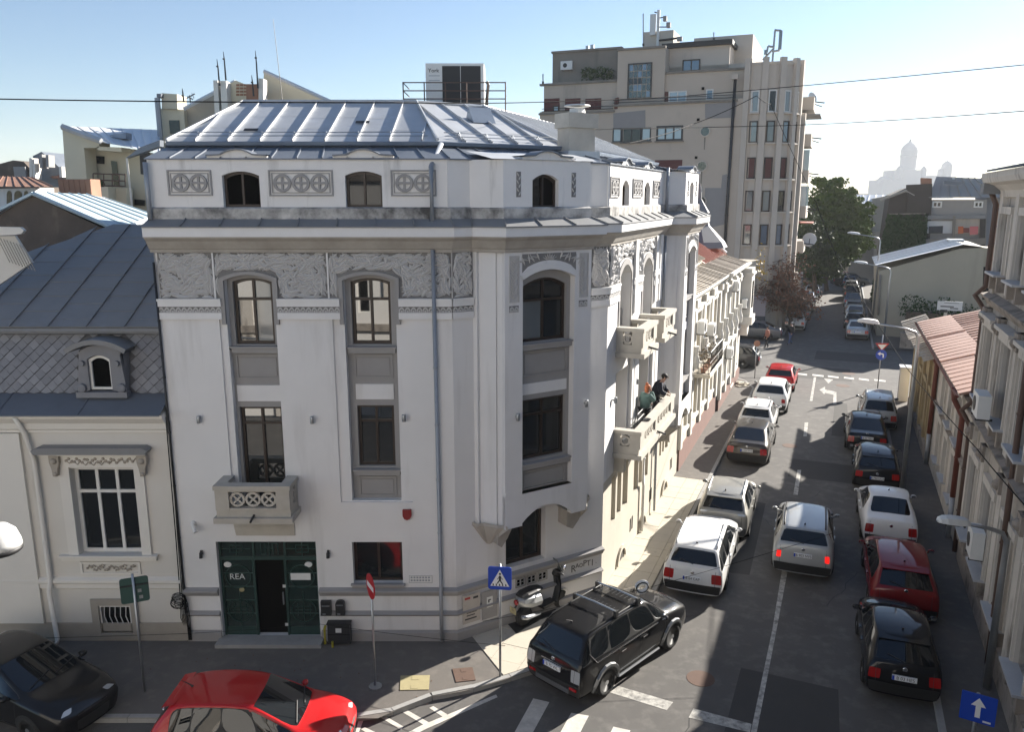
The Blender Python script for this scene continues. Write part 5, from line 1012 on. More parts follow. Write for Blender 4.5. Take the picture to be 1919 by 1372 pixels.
# rounded corner tower with ribs
u0=U(1392,300); RR=3.0; cu=u0+1.0; cen=FT.p(cu,-RR-.0,0); zt=Z(1430,118)
def cyl(ang,r): v=-FT.s*cos(ang)*0+FT.n*sin(ang)*0; return cen+(FT.n*cos(ang)+FT.s*sin(ang))*r
AN=[R(-20+k*11) for k in range(12)]
mb=MB()
for k in range(11):
    p,q=cyl(AN[k],RR),cyl(AN[k+1],RR); mb.q(p,q,q+Vector((0,0,zt)),p+Vector((0,0,zt)))
mb.prism([cyl(a_,RR+.06) for a_ in AN]+[cen],zt-.1,zt+.1); mb.build('corner_tower','block_lt',BL)
RIB=[R(-18),R(8),R(34),R(60),R(84)]
for a_ in RIB:
    mb=MB(); w_=R(4.2); P=[cyl(a_-w_,RR-.1),cyl(a_-w_,RR+.3),cyl(a_+w_,RR+.3),cyl(a_+w_,RR-.1)]; mb.prism(P,0,zt+.45); mb.build('rib','block_lt',BL)
zs=[Z(1430,y) for y in (205,262,330,392,455)]
for a0,a1 in zip(RIB[:-1],RIB[1:]):
    m0,m1=a0+R(6.5),a1-R(6.5)
    for j,z in enumerate(zs):
        p,q=cyl(m0,RR+.05),cyl(m1,RR+.05); Fw=Fr(p,math.degrees(math.atan2((q-p).x,(q-p).y))); L_=(q-p).length; h=1.75
        g_='shutter_red' if (j==2 and rnd.random()<.6) else rnd.choice(['glass','glass','glass_pale','glass_blue']); window(Fw,0,L_,z-.2,z+h-.2,0,.04,BL,1,None,.1,m='white_frame' if j==0 else 'wood_dark',g=g_); MB().box(Fw,-.1,L_+.1,-.1,.2,z-.32,z-.2).build('sill','block_lt',BL)
# street side of the block
FS=Fr(FT.p(cu+RR-.4,-RR,0),22.4); MB().box(FS,-1,9,-11,0,0,zt+.4).build('wall','block_lt',BL); pipe([FS.p(-.9,.2,zt),FS.p(-.9,.2,.5)],.13,'white_plastic',BL)
MB().box(FS,.2,1.2,.0,1.0,0,Z(1470,205)).build('side_bay','block_lt',BL); 
for j in range(6):
    z=3.4+j*3.1; o=MB().box(FS,2.2,6.5,0,1.5,z,z+1.05).build('balcony','block_lt',BL); MB().box(FS,2.4,6.3,0,.06,z+1.05,z+2.7).build('window','glass',o)
    if j in (1,4): MB().slab(FS,[(2.1,z+2.62),(6.6,z+2.62),(6.6,z+2.7),(2.1,z+2.7)],0,2.1).build('awning','red_sheet' if j==1 else 'zinc_grey',o)
    if j in (2,3): MB().box(FS,2.2,2.3,0,1.45,z+1.05,z+2.8).box(FS,2.2,6.5,1.4,1.45,z+1.05,z+2.8).build('glazing','pale_glass',o)
    MB().tube([FS.p(3+j%3*.5,1.5,z+.8),FS.p(3.2+j%3*.5,2.3,z+.7)],.05,4).tube([FS.p(4,1.5,z+.6),FS.p(4.3,2.1,z+.4)],.04,4).build('drying_pole','black_metal',o)
    for zz in (z+1.0,): MB().box(FS,1.35,1.75,0,.06,zz,zz+1.3).build('window','glass',BL)
def dish(P,r,n,label):
    t=thing('satellite_dish',P,label,'satellite dish','satellite dishes on the apartment block'); n=Vector(n); MB().lathe(P,[(0,0),(r*.5,.06*r),(r*.85,.2*r),(r,.3*r),(r*.97,.31*r),(0,.06*r)],16,n).build('dish','white_plastic',t,smooth=True); n=n.normalized(); MB().tube([Vector(P)+Vector((0,0,-r*.9))+n*.2*r,Vector(P)+n*r*.9],.03,4).tube([Vector(P),Vector(P)-n*.5],.05,5).build('arm','black_metal',t)
dish(FS.p(4.2,1.9,7.6),.62,(-.3,-1,.25),'large pale satellite dish low on the balconies of the apartment block'); dish(FS.p(3.5,1.2,zt-2.2),.5,(.5,-1,.3),'small satellite dish high on the edge of the apartment block'); 
ac(FT,U(1064,126,-2),Z(1064,131,-2),-2,'air conditioner on the dark penthouse wall of the apartment block',w_=1.1,h=.75)
# rooftop telecom gear
t=thing('cell_antenna',FT.p(U(1232,40,-4),-4,24),'white telecom mast with panel antennas on the lift house of the block','antenna')
P=lambda x,y,d=-3.9: FT.p(*(lambda q:(q[0],d,q[1]))(FT.at(x,y,d)))
MB().tube([P(1233,86),P(1235,18)],.14,8).build('mast','white_plastic',t); a,b,c,e=rect(FT,1220,27,1229,65,-3.8); MB().box(FT,a,b,-3.9,-3.6,c,e).build('panel_antenna','white_plastic',t); mb=MB().tube([P(1236,33),P(1249,31)],.05,5).tube([P(1236,50),P(1253,50)],.05,5).tube([P(1227,22),P(1236,24)],.05,5).tube([P(1231,76),P(1270,71)],.09,5); mb.build('bracket','black_metal',t)
for (x,y,w_,h) in ((1244,30,6,9),(1250,42,7,9),(1270,69,9,7)): a,b,c,e=rect(FT,x,y,x+w_,y+h,-3.8); MB().box(FT,a,b,-4,-3.6,c,e).build('radio_unit','plaster_grey',t)
t=thing('cell_antenna',P(1450,110,-4),'blue grey lattice mast with tall panel antennas on the corner tower','antenna')
mb=MB()
for x0,y0,x1,y1 in ((1448,118,1453,58),(1460,94,1465,56),(1452,56,1464,57),(1450,96,1462,94),(1440,86,1452,88),(1430,112,1449,92),(1438,98,1440,86)): mb.tube([P(x0,y0,-3.5),P(x1,y1,-3.5)],.09,5)
mb.build('mast','steel',t)
for (x,y,w_,h) in ((1461,58,4,34),(1433,93,5,9)): a,b,c,e=rect(FT,x,y,x+w_,y+h,-3.4); MB().box(FT,a,b,-3.6,-3.3,c,e).build('panel_antenna','glass_pale',t)
t=thing('roof_relay',P(1105,90,-3),'small grey relay boxes on the penthouse roof of the block','antenna'); 
for (x,y,w_,h) in ((1098,85,5,8),(1107,83,6,8)): a,b,c,e=rect(FT,x,y,x+w_,y+h,-3); MB().box(FT,a,b,-3.3,-3,c,e).build('box','steel',t)
for x,y0,y1,d,lb in ((1206,25,84,-4,'thin lightning rod beside the lift house of the block'),(1018,138,155,-.8,'short aerial on the left terrace of the block'),(1338,60,73,-4,'vent pipe on the flat roof of the block')):
    m_=thing('roof_rod',P(x,y1,d),lb,'rod'); MB().tube([P(x,y0,d),P(x,y1,d)],.06,5).build('rod','steel',m_); MB().tube([P(x,y1-3,d),P(x,y1+2,d)],.1,5).build('foot','black_metal',m_)
t=thing('balcony_shrub',P(1115,140,-1.6),'dark green shrub growing on the penthouse terrace of the block','plant'); mb=MB()
for k in range(260):
    q=P(1090+60*rnd.random(),128+20*rnd.random(),-1.7+rnd.random()*.8); v=Vector((rnd.uniform(-1,1),rnd.uniform(-1,1),rnd.uniform(-1,1)))*.25; mb.q(q,q+v,q+Vector((v.y,0,v.x)))
mb.build('foliage','leaf_dark',t,kind='stuff')
# ================================================================ right-hand side of the street
A('worn',(.47,.425,.37),.93,(.37,.33,.285),1.3,.7,.3,25,streak=((.12,.105,.09),.53,.72,2.2),stz=.22)
A('worn_lt',(.60,.555,.495),.92,(.50,.46,.405),1.5,.7,.3,25,streak=((.17,.145,.12),.56,.75,2.2),stz=.22)
A('worn_stone',(.36,.315,.27),.93,(.24,.205,.175),2.2,.7,.35,25,streak=((.08,.07,.06),.5,.75,2.5),stz=.6)
A('yellow_worn',(.43,.335,.19),.93,(.34,.265,.16),1.6,.6,.3,25,streak=((.13,.10,.07),.5,.72,1.6),stz=.3)
A('pipe_red',(.17,.05,.035),.6,(.12,.04,.03),3,.6); A('sill_sheet',(.52,.53,.55),.5,(.42,.43,.45),2,.6,0,1,metal=.2)
GB=thing('worn_apartment_house',(14,18,0),'weathered grey three storey house with heavy mouldings at the right edge','building')
mb=MB(); cols_=[6.35,3.65,.95,-1.75,-4.4,-7.1]; ops=[]
for c in cols_:
    for z0,z1 in ((1.45,3.7),(5.6,7.7),(9.3,10.95)): ops.append((-c-.6,-c+.6,z0,z1))
wall(mb,FR,-7.7,20,0,11.9,ops,0,.25); mb.q(FR.p(-7.7,0,0),FR.p(-7.7,0,11.9),FR.p(-7.7,-11,11.9),FR.p(-7.7,-11,0)); mb.build('wall','worn',GB)
for o in ops:
    a,b,c,e=o; up_=c>9; window(FR,a,b,c,e,0,-.16,GB,2,c+(e-c)*.68,.07,m='white_frame' if up_ else 'wood_dark',g=['glass','glass_blue'])
    m2=MB(); k_=.16 if c<4 else .2
    m2.box(FR,a-k_-.08,a-.0,0,.10,c,e).box(FR,b,b+k_+.08,0,.10,c,e).box(FR,a-.12,a-.04,.1,.16,c,e).box(FR,b+.04,b+.12,.1,.16,c,e)
    if c<4: m2.box(FR,a-.3,b+.3,0,.14,e,e+.24)
    elif c<9: m2.box(FR,a-.36,b+.36,0,.2,e,e+.28).box(FR,a-.45,b+.45,0,.32,e+.28,e+.38)
    else: m2.box(FR,a-.22,b+.22,0,.13,e,e+.2)
    m2.build('window_surround','worn_lt',GB); MB().slab(FR,[(a-.16,c-.06),(b+.16,c-.06),(b+.16,c),(a-.16,c)],0,.34).build('sill','sill_sheet',GB); MB().box(FR,a-.05,a+.12,0,.22,c-.5,c-.06).build('bracket','worn_stone',GB); MB().box(FR,b-.12,b+.05,0,.22,c-.5,c-.06).build('bracket','worn_stone',GB)
for u in (7.3,5.0,2.3,-.4,-3.1,-5.8):
    MB().box(FR,-u-.24,-u+.24,0,.12,.9,4.6).box(FR,-u-.2,-u+.2,0,.14,5.1,8.2).box(FR,-u-.12,-u-.02,.14,.2,5.3,8.0).box(FR,-u+.02,-u+.12,.14,.2,5.3,8.0).box(FR,-u-.22,-u+.22,0,.1,8.8,11.5).build('pilaster','worn_lt',GB)
    MB().box(FR,-u-.22,-u+.22,0,.2,4.15,4.6).ball(FR.p(-u,.18,4.35),.15).build('console','worn_stone',GB); MB().box(FR,-u-.2,-u+.2,0,.22,7.75,8.2).ball(FR.p(-u,.2,7.95),.14).build('console','worn_stone',GB)
for k in range(14):
    z=.95+k*.27; MB().box(FR,-7.7,-7.2+(.2 if k%2 else 0),0,.09,z,z+.24).build('quoin','worn',GB)
for k in range(13):
    z=5.1+k*.5; MB().box(FR,-7.7,-7.25+(.2 if k%2 else 0),0,.09,z,z+.44).build('quoin','worn',GB)
PG=[FR.p(-7.7,-.5,0),FR.p(-7.7,0,0),FR.p(20,0,0)]
sweep(MB(),PG,[(0,.75),(.14,.78),(.16,.98),(0,1.02)]).build('ledge','worn_stone',GB); MB().box(FR,-7.72,20,0,.06,0,.76).build('plinth','worn_stone',GB)
for z in (4.62,8.22): sweep(MB(),PG,[(0,z),(.08,z+.05),(.13,z+.16),(.24,z+.26),(.26,z+.34),(0,z+.44)]).build('belt_cornice','worn_stone',GB)
sweep(MB(),PG,[(0,11.4),(.08,11.42),(.12,11.6),(.3,11.75),(.5,11.82),(.55,11.95),(.55,12.1),(0,12.2)]).build('cornice','worn_lt',GB)
panels(FR.p(-7.8,.62,12.12),FR.p(20,.62,12.12),FR.p(20,-3,12.7),FR.p(-7.8,-3,12.7),30,'roof_panel','zinc_dark',GB,.05); MB().box(FR,-7.7,20,-11,-3,11.9,12.6).build('roof_deck','zinc_dark',GB)
pipe([FR.p(-7.9,.45,11.9),FR.p(-7.75,.16,11.2),FR.p(-7.75,.16,8.8),FR.p(-7.75,.42,8.5),FR.p(-7.75,.14,8.1),FR.p(-7.75,.14,5.2),FR.p(-7.75,.4,4.9),FR.p(-7.75,.12,4.4),FR.p(-7.75,.12,.2)],.08,'rust_rail',GB); MB().box(FR,-8.2,-7.6,.05,.55,11.5,11.8).build('hopper','zinc_grey',GB)
pipe([FR.p(-.9,.2,11.3),FR.p(-.9,.16,.2)],.07,'rust_rail',GB)
ac(FR,-3.7,5.75,.3,'white air conditioner on the first floor of the worn house, above the street lamp',w_=.85,h=.62); ac(FR,-3.3,2.0,.1,'white air conditioner behind the lamp post on the ground floor of the worn house',w_=.75,h=.75)
PK=thing('pink_roof_house',(*ur(14,-2).xy,0),'two storey grey house with a pink sheet metal roof and brown drainpipes','building')
ops=[]; 
for u in (10.6,12.9,15.2): ops+= [(-u-.5,-u+.5,1.0,2.6),(-u-.5,-u+.5,3.1,4.75)]
mb=MB(); wall(mb,FR,-17.8,-7.72,0,5.25,ops,.0,.2); mb.build('wall','worn_lt',PK)
for o in ops: window(FR,*o,0,-.14,PK,2,None,.06,m='white_frame',g=['glass','glass_pale']); MB().box(FR,o[0]-.14,o[0],0,.08,o[2],o[3]).box(FR,o[1],o[1]+.14,0,.08,o[2],o[3]).box(FR,o[0]-.2,o[1]+.2,0,.12,o[3],o[3]+.2).build('window_surround','worn_lt',PK); MB().box(FR,o[0]-.1,o[1]+.1,0,.2,o[2]-.08,o[2]).build('sill','sill_sheet',PK)
sweep(MB(),[FR.p(-17.8,0,0),FR.p(-7.72,0,0)],[(0,2.75),(.1,2.78),(.14,2.9),(0,2.95)]).build('ledge','worn_stone',PK); sweep(MB(),[FR.p(-17.8,0,0),FR.p(-7.72,0,0)],[(0,4.9),(.1,5.0),(.3,5.2),(.35,5.3),(0,5.35)]).build('cornice','worn_stone',PK)
panels(FR.p(-23.9,.5,5.35),FR.p(-7.8,.5,5.35),FR.p(-7.8,-8.5,8.6),FR.p(-23.9,-8.5,7.9),26,'roof_panel','pink_sheet',PK,.05)
panels(FR.p(-23.9,.51,5.37),FR.p(-7.8,.51,5.37),FR.p(-7.8,-.9,5.88),FR.p(-23.9,-.9,5.8),3,'roof_apron','pink_sheet',PK,.05); MB().box(FR,-23.8,-7.74,-8.4,-.4,0,5.2).build('back_wall','worn',PK)
sweep(MB(),[FR.p(-23.9,.5,0),FR.p(-7.8,.5,0)],[(.0,5.3),(.06,5.24),(.12,5.3),(.12,5.36)]).build('gutter','pipe_red',PK)
pipe([FR.p(-9.2,.5,5.3),FR.p(-9.2,.45,4.9),FR.p(-9.3,.14,4.3),FR.p(-9.3,.14,1.5)],.09,'pipe_red',PK); pipe([FR.p(-9.3,.14,1.5),FR.p(-9.3,.14,.05)],.085,'pipe_grey',PK)
pipe([FR.p(-17.6,.4,4.9),FR.p(-17.6,.14,4.5),FR.p(-17.6,.14,1.4)],.09,'pipe_red',PK); pipe([FR.p(-17.6,.14,1.4),FR.p(-17.6,.14,.05)],.085,'pipe_grey',PK)
YL=thing('yellow_house',(*ur(23,-1).xy,0),'decayed yellow ochre house under a low pale tin eave','building')
mb=MB(); ops=[(-u-.5,-u+.5,.9,2.9) for u in (19.2,21.6,24,26.4)]; wall(mb,FR,-28.6,-17.9,0,4.4,ops,.02,.2); mb.q(FR.p(-28.6,.02,0),FR.p(-28.6,.02,4.4),FR.p(-28.6,-6,4.4),FR.p(-28.6,-6,0)); mb.build('wall','yellow_worn',YL)
for o in ops: window(FR,*o,0,-.12,YL,2,None,.06,m='wood_dark'); MB().box(FR,o[0]-.16,o[0],.02,.1,o[2],o[3]).box(FR,o[1],o[1]+.16,.02,.1,o[2],o[3]).box(FR,o[0]-.2,o[1]+.2,.02,.14,o[3],o[3]+.22).build('window_surround','yellow_worn',YL)
for a,b,z,n in ((-31.0,-24.4,4.45,12),(-24.2,-18.8,4.6,9),(-18.7,-16.4,4.85,4)): panels(FR.p(a,.75,z-.1),FR.p(b,.75,z-.1),FR.p(b,-.5,z+.42),FR.p(a,-.5,z+.42),n,'eave_sheet','tan_sheet',YL,.04)
for u in (18.4,20.4,22.8,25.2,28.2): MB().box(FR,-u-.2,-u+.2,.02,.14,0,4.3).build('pilaster','yellow_worn',YL)
MB().box(FR,-28.6,-17.9,.02,.16,0,.5).build('plinth','worn_stone',YL); MB().box(FR,-28.7,-17.9,-6,-.3,4.3,4.5).build('roof_deck','tan_sheet',YL)
t=thing('gate_post',(*ur(29.3,.3).xy,0),'pale street side electric cabinet at the far end of the yellow house','cabinet'); MB().box(FR,-30.2,-29.4,.1,.6,0,1.9).build('cabinet','row_white',t); MB().box(FR,-30.25,-29.35,.05,.65,1.9,1.98).build('lid','sill_sheet',t); MB().box(FR,-29.82,-29.8,.6,.606,.2,1.8).build('door_seam','black_plastic',t)
# ================================================================ far side of the crossing, right
A('gable_beige',(.43,.395,.31),.93,(.37,.34,.27),.5,.7,.1,20,streak=((.29,.265,.21),.6,.85,.5)); A('sooty',(.075,.065,.058),.95,(.05,.045,.04),.6,.7,.2,15); A('ivy',(.022,.055,.014),.85,(.035,.075,.02),.8,.7); A('hedge',(.02,.05,.015),.9,(.03,.065,.02),.9,.7,spec=.1)
A('grey_house',(.33,.31,.29),.93,(.27,.255,.24),.6,.7,.1,20,streak=((.20,.185,.17),.58,.85,.6)); A('blue_grey',(.27,.28,.31),.93,(.22,.23,.25),.6,.7); A('pale_tin',(.36,.345,.32),.7,(.30,.285,.26),.5,.7,.1,6)
cg=ur(53,-1.5); FG=Fr((cg.x,cg.y),112.3)
def pts(F,P,d=0): return [F.at(x,y,d) for x,y in P]
def fslab(F,P,d,dep,m,name,par): return MB().slab(F,pts(F,P,d),d,d-dep).build(name,m,par)
t=thing('gable_building',cg,'windowless beige gable building with a sloping tin roof behind the pink roof','building')
fslab(FG,[(1648,560),(1648,508),(1800,466),(1845,464),(1838,640),(1640,660)],0,14,'gable_beige','gable_wall',t); fslab(FG,[(1838,464),(1890,467),(1890,660),(1836,660)],-2,3,'gable_beige','side_wall',t); fslab(FG,[(1842,500),(1862,500),(1858,560),(1838,562)],-1.98,.05,'dark_room','doorway',t)
a_=FG.at(1641,497,.3); b_=FG.at(1806,458,.3); panels(FG.p(a_[0],.3,a_[1]),FG.p(a_[0],-9,a_[1]),FG.p(b_[0],-9,b_[1]),FG.p(b_[0],.3,b_[1]),7,'roof_panel','white_sheet',t,.08); b2=FG.at(1846,463,.2); MB().q(FG.p(b_[0],.2,b_[1]),FG.p(b2[0],.2,b2[1]),FG.p(b2[0],-9,b2[1]),FG.p(b_[0],-9,b_[1])).build('roof_deck','pale_tin',t)
pipe([FG.p(*(lambda q:(q[0],.15,q[1]))(FG.at(1650,515))),FG.p(*(lambda q:(q[0],.15,q[1]))(FG.at(1646,590)))],.09,'block_dark',t)
t=thing('board_sign',FG.p(*(lambda q:(q[0],1.5,q[1]))(FG.at(1780,575,5.8))),'white notice board with black lines in front of the beige gable','sign'); a,b,c,e=rect(FG,1758,564,1803,583,5.8); MB().box(FG,a,b,5.72,5.8,c,e).build('board','white_plastic',t); mb=MB()
for k,(x0,x1,y,h) in enumerate(((1770,1798,567,2),(1763,1788,573,3),(1781,1796,577,2.5),(1763,1775,580,5.8))): a,b,c,e=rect(FG,x0,y,x1,y+h,5.8); mb.box(FG,a,b,5.8,5.81,c,e)
mb.build('print','ink',t); MB().box(FG,*rect(FG,1770,583,1772,620,5.75)[:2],5.68,5.72,0,rect(FG,1770,583,1772,620,5.75)[3]).build('post','steel',t)
def leafcloud(mb,pts_,s,n=1,flat=.5):
    for p in pts_:
        for _ in range(n):
            a=Vector((rnd.gauss(0,1),rnd.gauss(0,1),rnd.gauss(0,1))).normalized(); b=a.orthogonal().normalized(); b=Matrix.Rotation(rnd.random()*6.28,3,a)@b; c=a.cross(b); k=s*rnd.uniform(.6,1.3)
            mb.q(p-b*k*.5,p+c*k*.28,p+b*k*.5,p-c*k*.28)
def blobpts(c,r,n,shell=.55):
    out=[]
    for _ in range(n):
        v=Vector((rnd.gauss(0,1),rnd.gauss(0,1),rnd.gauss(0,1))).normalized()*(shell+(1-shell)*rnd.random()**.5); out.append(Vector(c)+Vector((v.x*r[0],v.y*r[1],v.z*r[2])))
    return out
# garden wall with hedge
t=thing('garden_wall',ur(47.5,1),'low stone garden wall under the dark hedge across the junction','wall'); MB().box(FG,-1.0,16,5.2,5.5,0,1.1).build('wall','worn_stone',t); MB().box(FG,-1.05,16,5.15,5.55,1.1,1.2).build('coping','worn_stone',t)
t=thing('hedge',FG.p(4,4,0),'dark green bushy hedge over the garden wall beside the beige gable','hedge'); mb=MB()
for k in range(26): u=-.4+rnd.random()*11; leafcloud(mb,blobpts(FG.p(u,3.3+rnd.uniform(-1,1),1.2+rnd.random()*1.9),(1.1,1.1,1.0),150),.24)
mb.build('foliage','hedge',t,kind='stuff'); MB().box(FG,-.6,10.6,2.6,3.9,.2,2.6).build('inner_branches','bark',t,kind='stuff')
# brick and ivy house
ci=ur(72,-1.5); FI=Fr((ci.x,ci.y),112.3)
t=thing('sooty_gable_house',ci,'sooty brick gable overgrown with ivy, red chimney on top','building')
fslab(FI,[(1640,560),(1668,366),(1700,352),(1748,344),(1738,560)],0,10,'sooty','gable_wall',t); fslab(FI,[(1701,346),(1748,344),(1745,400),(1700,400)],.3,2,'sooty','chimney_wall',t); fslab(FI,[(1727,333),(1747,334),(1747,345),(1727,345)],0,1,'brick_red','chimney',t); fslab(FI,[(1666,400),(1735,399),(1735,401),(1666,402)],.32,.05,'worn_stone','string_course',t)
mb=MB(); mb.tube([FI.p(*(lambda q:(q[0],.2,q[1]))(FI.at(x,y))) for x,y in ((1650,375),(1698,357),(1714,366))],.14,5); mb.build('verge','pale_tin',t)
iv=thing('ivy',FI.p(2,.4,6),'dense dark green ivy covering the lower sooty brick gable','ivy'); mb=MB()
for _ in range(8500):
    y=rnd.uniform(402,565); x0=1664-(y-400)*.21; x=rnd.uniform(x0,1738-(y-400)*.05); 
    if y<425 and rnd.random()<.6-(.6*(y-402)/23): continue
    u,z=FI.at(x,y,.35); leafcloud(mb,[FI.p(u,.35+rnd.random()*.3,z)],.34)
mb.build('foliage','ivy',iv,kind='stuff')
t=thing('shabby_house',FI.p(14,0,0),'shabby grey house with a patched roof and laundry on its balcony','building')
fslab(FI,[(1738,560),(1741,374),(1850,374),(1846,560)],.0,8,'grey_house','wall',t); fslab(FI,[(1846,560),(1850,364),(1900,366),(1900,560)],-1,8,'blue_grey','side_wall',t)
a_=FI.at(1741,370,.4); b_=FI.at(1852,370,.4); c_=FI.at(1900,337,-3.4); d_=FI.at(1755,334,-3.4); panels(FI.p(a_[0],.4,a_[1]),FI.p(b_[0]+6,.4,b_[1]),FI.p(c_[0],-3.4,c_[1]),FI.p(d_[0],-3.4,d_[1]+.2),12,'roof_panel','pale_tin',t,.1)
fslab(FI,[(1770,338),(1802,341),(1808,344),(1798,346),(1770,345)],-1.2,.3,'zinc_dark','roof_patch',t); fslab(FI,[(1785,331),(1790,331),(1790,337),(1785,337)],-3,.5,'white_plastic','roof_vent',t); fslab(FI,[(1854,351),(1865,351),(1865,370),(1854,370)],0,1,'zinc_dark','chimney',t)
for P in ([(1748,377),(1765,377),(1765,389),(1748,389)],[(1826,377),(1842,377),(1842,389),(1826,389)]):
    a,b,c,e=rect(FI,*P[0],*P[2]); window(FI,a,b,c,e,0,.1,t,2,None,.14,m='white_frame')
fslab(FI,[(1735,404),(1848,402),(1848,410),(1735,411)],.5,.9,'zinc_grey','balcony_roof',t); fslab(FI,[(1736,414),(1786,414),(1785,437),(1735,437)],.05,.05,'plaster','wall_panel',t); fslab(FI,[(1792,408),(1838,406),(1836,437),(1790,438)],.05,.05,'block_lt','wall_panel',t); fslab(FI,[(1786,404),(1791,404),(1790,460),(1785,460)],.5,.2,'block_dark','post',t); fslab(FI,[(1838,404),(1848,404),(1846,470),(1836,470)],.4,.4,'sooty','post',t)
fslab(FI,[(1736,448),(1848,446),(1848,458),(1735,459)],.5,.3,'block_dark','balcony_front',t)
for x0,x1 in ((1736,1743),(1752,1760),(1764,1778)): fslab(FI,[(x0,455),(x1,454),(x1,468),(x0,469)],.7,.1,'glass_pale','window',t)
A('cloth_pink',(.55,.16,.16),.9); A('cloth_orange',(.50,.13,.05),.9); A('cloth_dark',(.035,.04,.05),.9); A('cloth_rust',(.20,.06,.05),.9)
for P,m_,lb in (([(1741,424),(1768,423),(1767,437),(1741,437)],'cloth_dark','dark laundry hanging left on the shabby balcony'),([(1796,424),(1806,424),(1806,437),(1796,438)],'cloth_orange','orange cloth on the shabby balcony washing line'),([(1806,427),(1817,427),(1817,436),(1806,436)],'cloth_rust','brown red cloth in the middle of the washing line'),([(1818,424),(1834,424),(1833,439),(1818,440)],'cloth_pink','pink towel at the right of the washing line')):
    fslab(FI,P,.75,.03,m_,'laundry',None); o=bpy.context.scene.objects[[x.name for x in bpy.context.scene.objects if x.name.startswith('laundry')][-1]]; o['label']=lb; o['category']='laundry'; o['group']='laundry on the shabby balcony'
t=thing('container_shed',FI.p(12,3,8),'dark shed roof box behind the ridge of the beige gable','shed'); fslab(FG,[(1780,452),(1807,451),(1807,470),(1778,474)],-5,1.5,'block_dark','wall',t); fslab(FG,[(1778,449),(1808,449),(1808,452),(1778,452)],-4.9,1.8,'white_sheet','roof',t)
# pale house at the end of the street
ce=ur(98,-2); FE=Fr((ce.x,ce.y),112.3)
t=thing('street_end_house',ce,'pale grey house with a white tin roof at the far end of the street','building')
fslab(FE,[(1590,560),(1592,388),(1650,388),(1650,560)],0,10,'grey_house','wall',t); fslab(FE,[(1636,372),(1668,366),(1664,470),(1640,520)],2,6,'grey_house','bay',t)
a_=FE.at(1604,386,.4); b_=FE.at(1652,386,.4); c_=FE.at(1668,365,-5); d_=FE.at(1606,365,-5); panels(FE.p(a_[0],.4,a_[1]),FE.p(b_[0],.4,b_[1]),FE.p(c_[0],-5,c_[1]),FE.p(d_[0],-5,d_[1]),5,'roof_panel','white_sheet',t,.1)
for P in ((1613,404,1619,424),(1610,440,1617,452),(1626,402,1632,424),(1624,440,1630,455)): a,b,c,e=rect(FE,*P); window(FE,a,b,c,e,0,.08,t,1,None,.12,m='row_white')
fslab(FE,[(1634,386),(1648,386),(1648,391),(1634,391)],2.2,1,'worn_stone','cornice',t); fslab(FE,[(1634,434),(1650,433),(1650,444),(1634,445)],3,1.2,'grey_house','balcony',t)
t=thing('street_end_wall',ur(112,6),'dim building closing the far end of the street under the trees','building'); fq=ur(112,6); FQ=Fr((fq.x,fq.y),112.3); MB().box(FQ,-32,3,-6,0,0,6).build('wall','block_dark',t)
for k in range(5): MB().box(FQ,-28+k*5,-26.6+k*5,0,.05,1.2,3.4).build('window','glass',t)
# ================================================================ cathedral on the horizon
t=thing('domed_cathedral',(740,1500,0),'huge pale domed cathedral fading in the haze on the horizon','cathedral'); A('cath',(.36,.36,.37),.8)
def cp_(x,y): v=atY(x,y,1500.); return v
def lath(x,prof,dy=0): 
    b=cp_(x,370); s_=cp_(x+1,370).x-b.x; zf=lambda y:cp_(x,y).z; y0=zf(prof[0][1]); return MB().lathe((b.x,1500+dy,y0),[(r*s_,zf(y)-y0) for r,y in prof],20)
def cbox(x0,x1,y0,y1,dep,name): a,b=cp_(x0,y1),cp_(x1,y0); MB().bx(a.x,b.x,1500-dep/2,1500+dep/2,max(-5,a.z),b.z).build(name,'cath',t)
cbox(1639,1720,337,372,60,'nave'); cbox(1720,1776,345,372,50,'porch'); cbox(1664,1720,319,340,44,'crossing'); cbox(1720,1757,329,350,40,'arm')
lath(1696,[(15.5,322),(15.5,318),(14.5,317),(14.5,294),(16,293),(14.8,290),(15.2,282),(13.5,276),(9,270),(3.5,266),(2,264),(2.4,262.5),(1,260.5),(0,259)]).build('main_dome','cath',t); 
for x in (1671,1716): lath(x,[(5.5,335),(5.5,320),(5,316),(2.5,313),(0,311)],-20).build('corner_dome','cath',t)
lath(1766,[(9.5,345),(9.5,314),(9.8,312),(9,308),(6,304),(2,301.5),(0,300)],-5).build('bell_tower','cath',t); lath(1752,[(5,345),(5,322),(4.4,318),(0,315)],-10).build('corner_dome','cath',t); lath(1650,[(14,345),(13,336),(8,331),(0,329)],-10).build('apse_dome','cath',t)
t=thing('distant_rooftops',(500,900,0),'pale row of distant flat rooftops left of the cathedral','buildings')
for x0,x1,y in ((1560,1600,371),(1600,1640,367),(1620,1628,363),(1640,1700,368)): a,b=atY(x0,372,900.),atY(x1,y,900.); MB().bx(a.x,b.x,900,960,-1,b.z).build('block','grey_house',t)
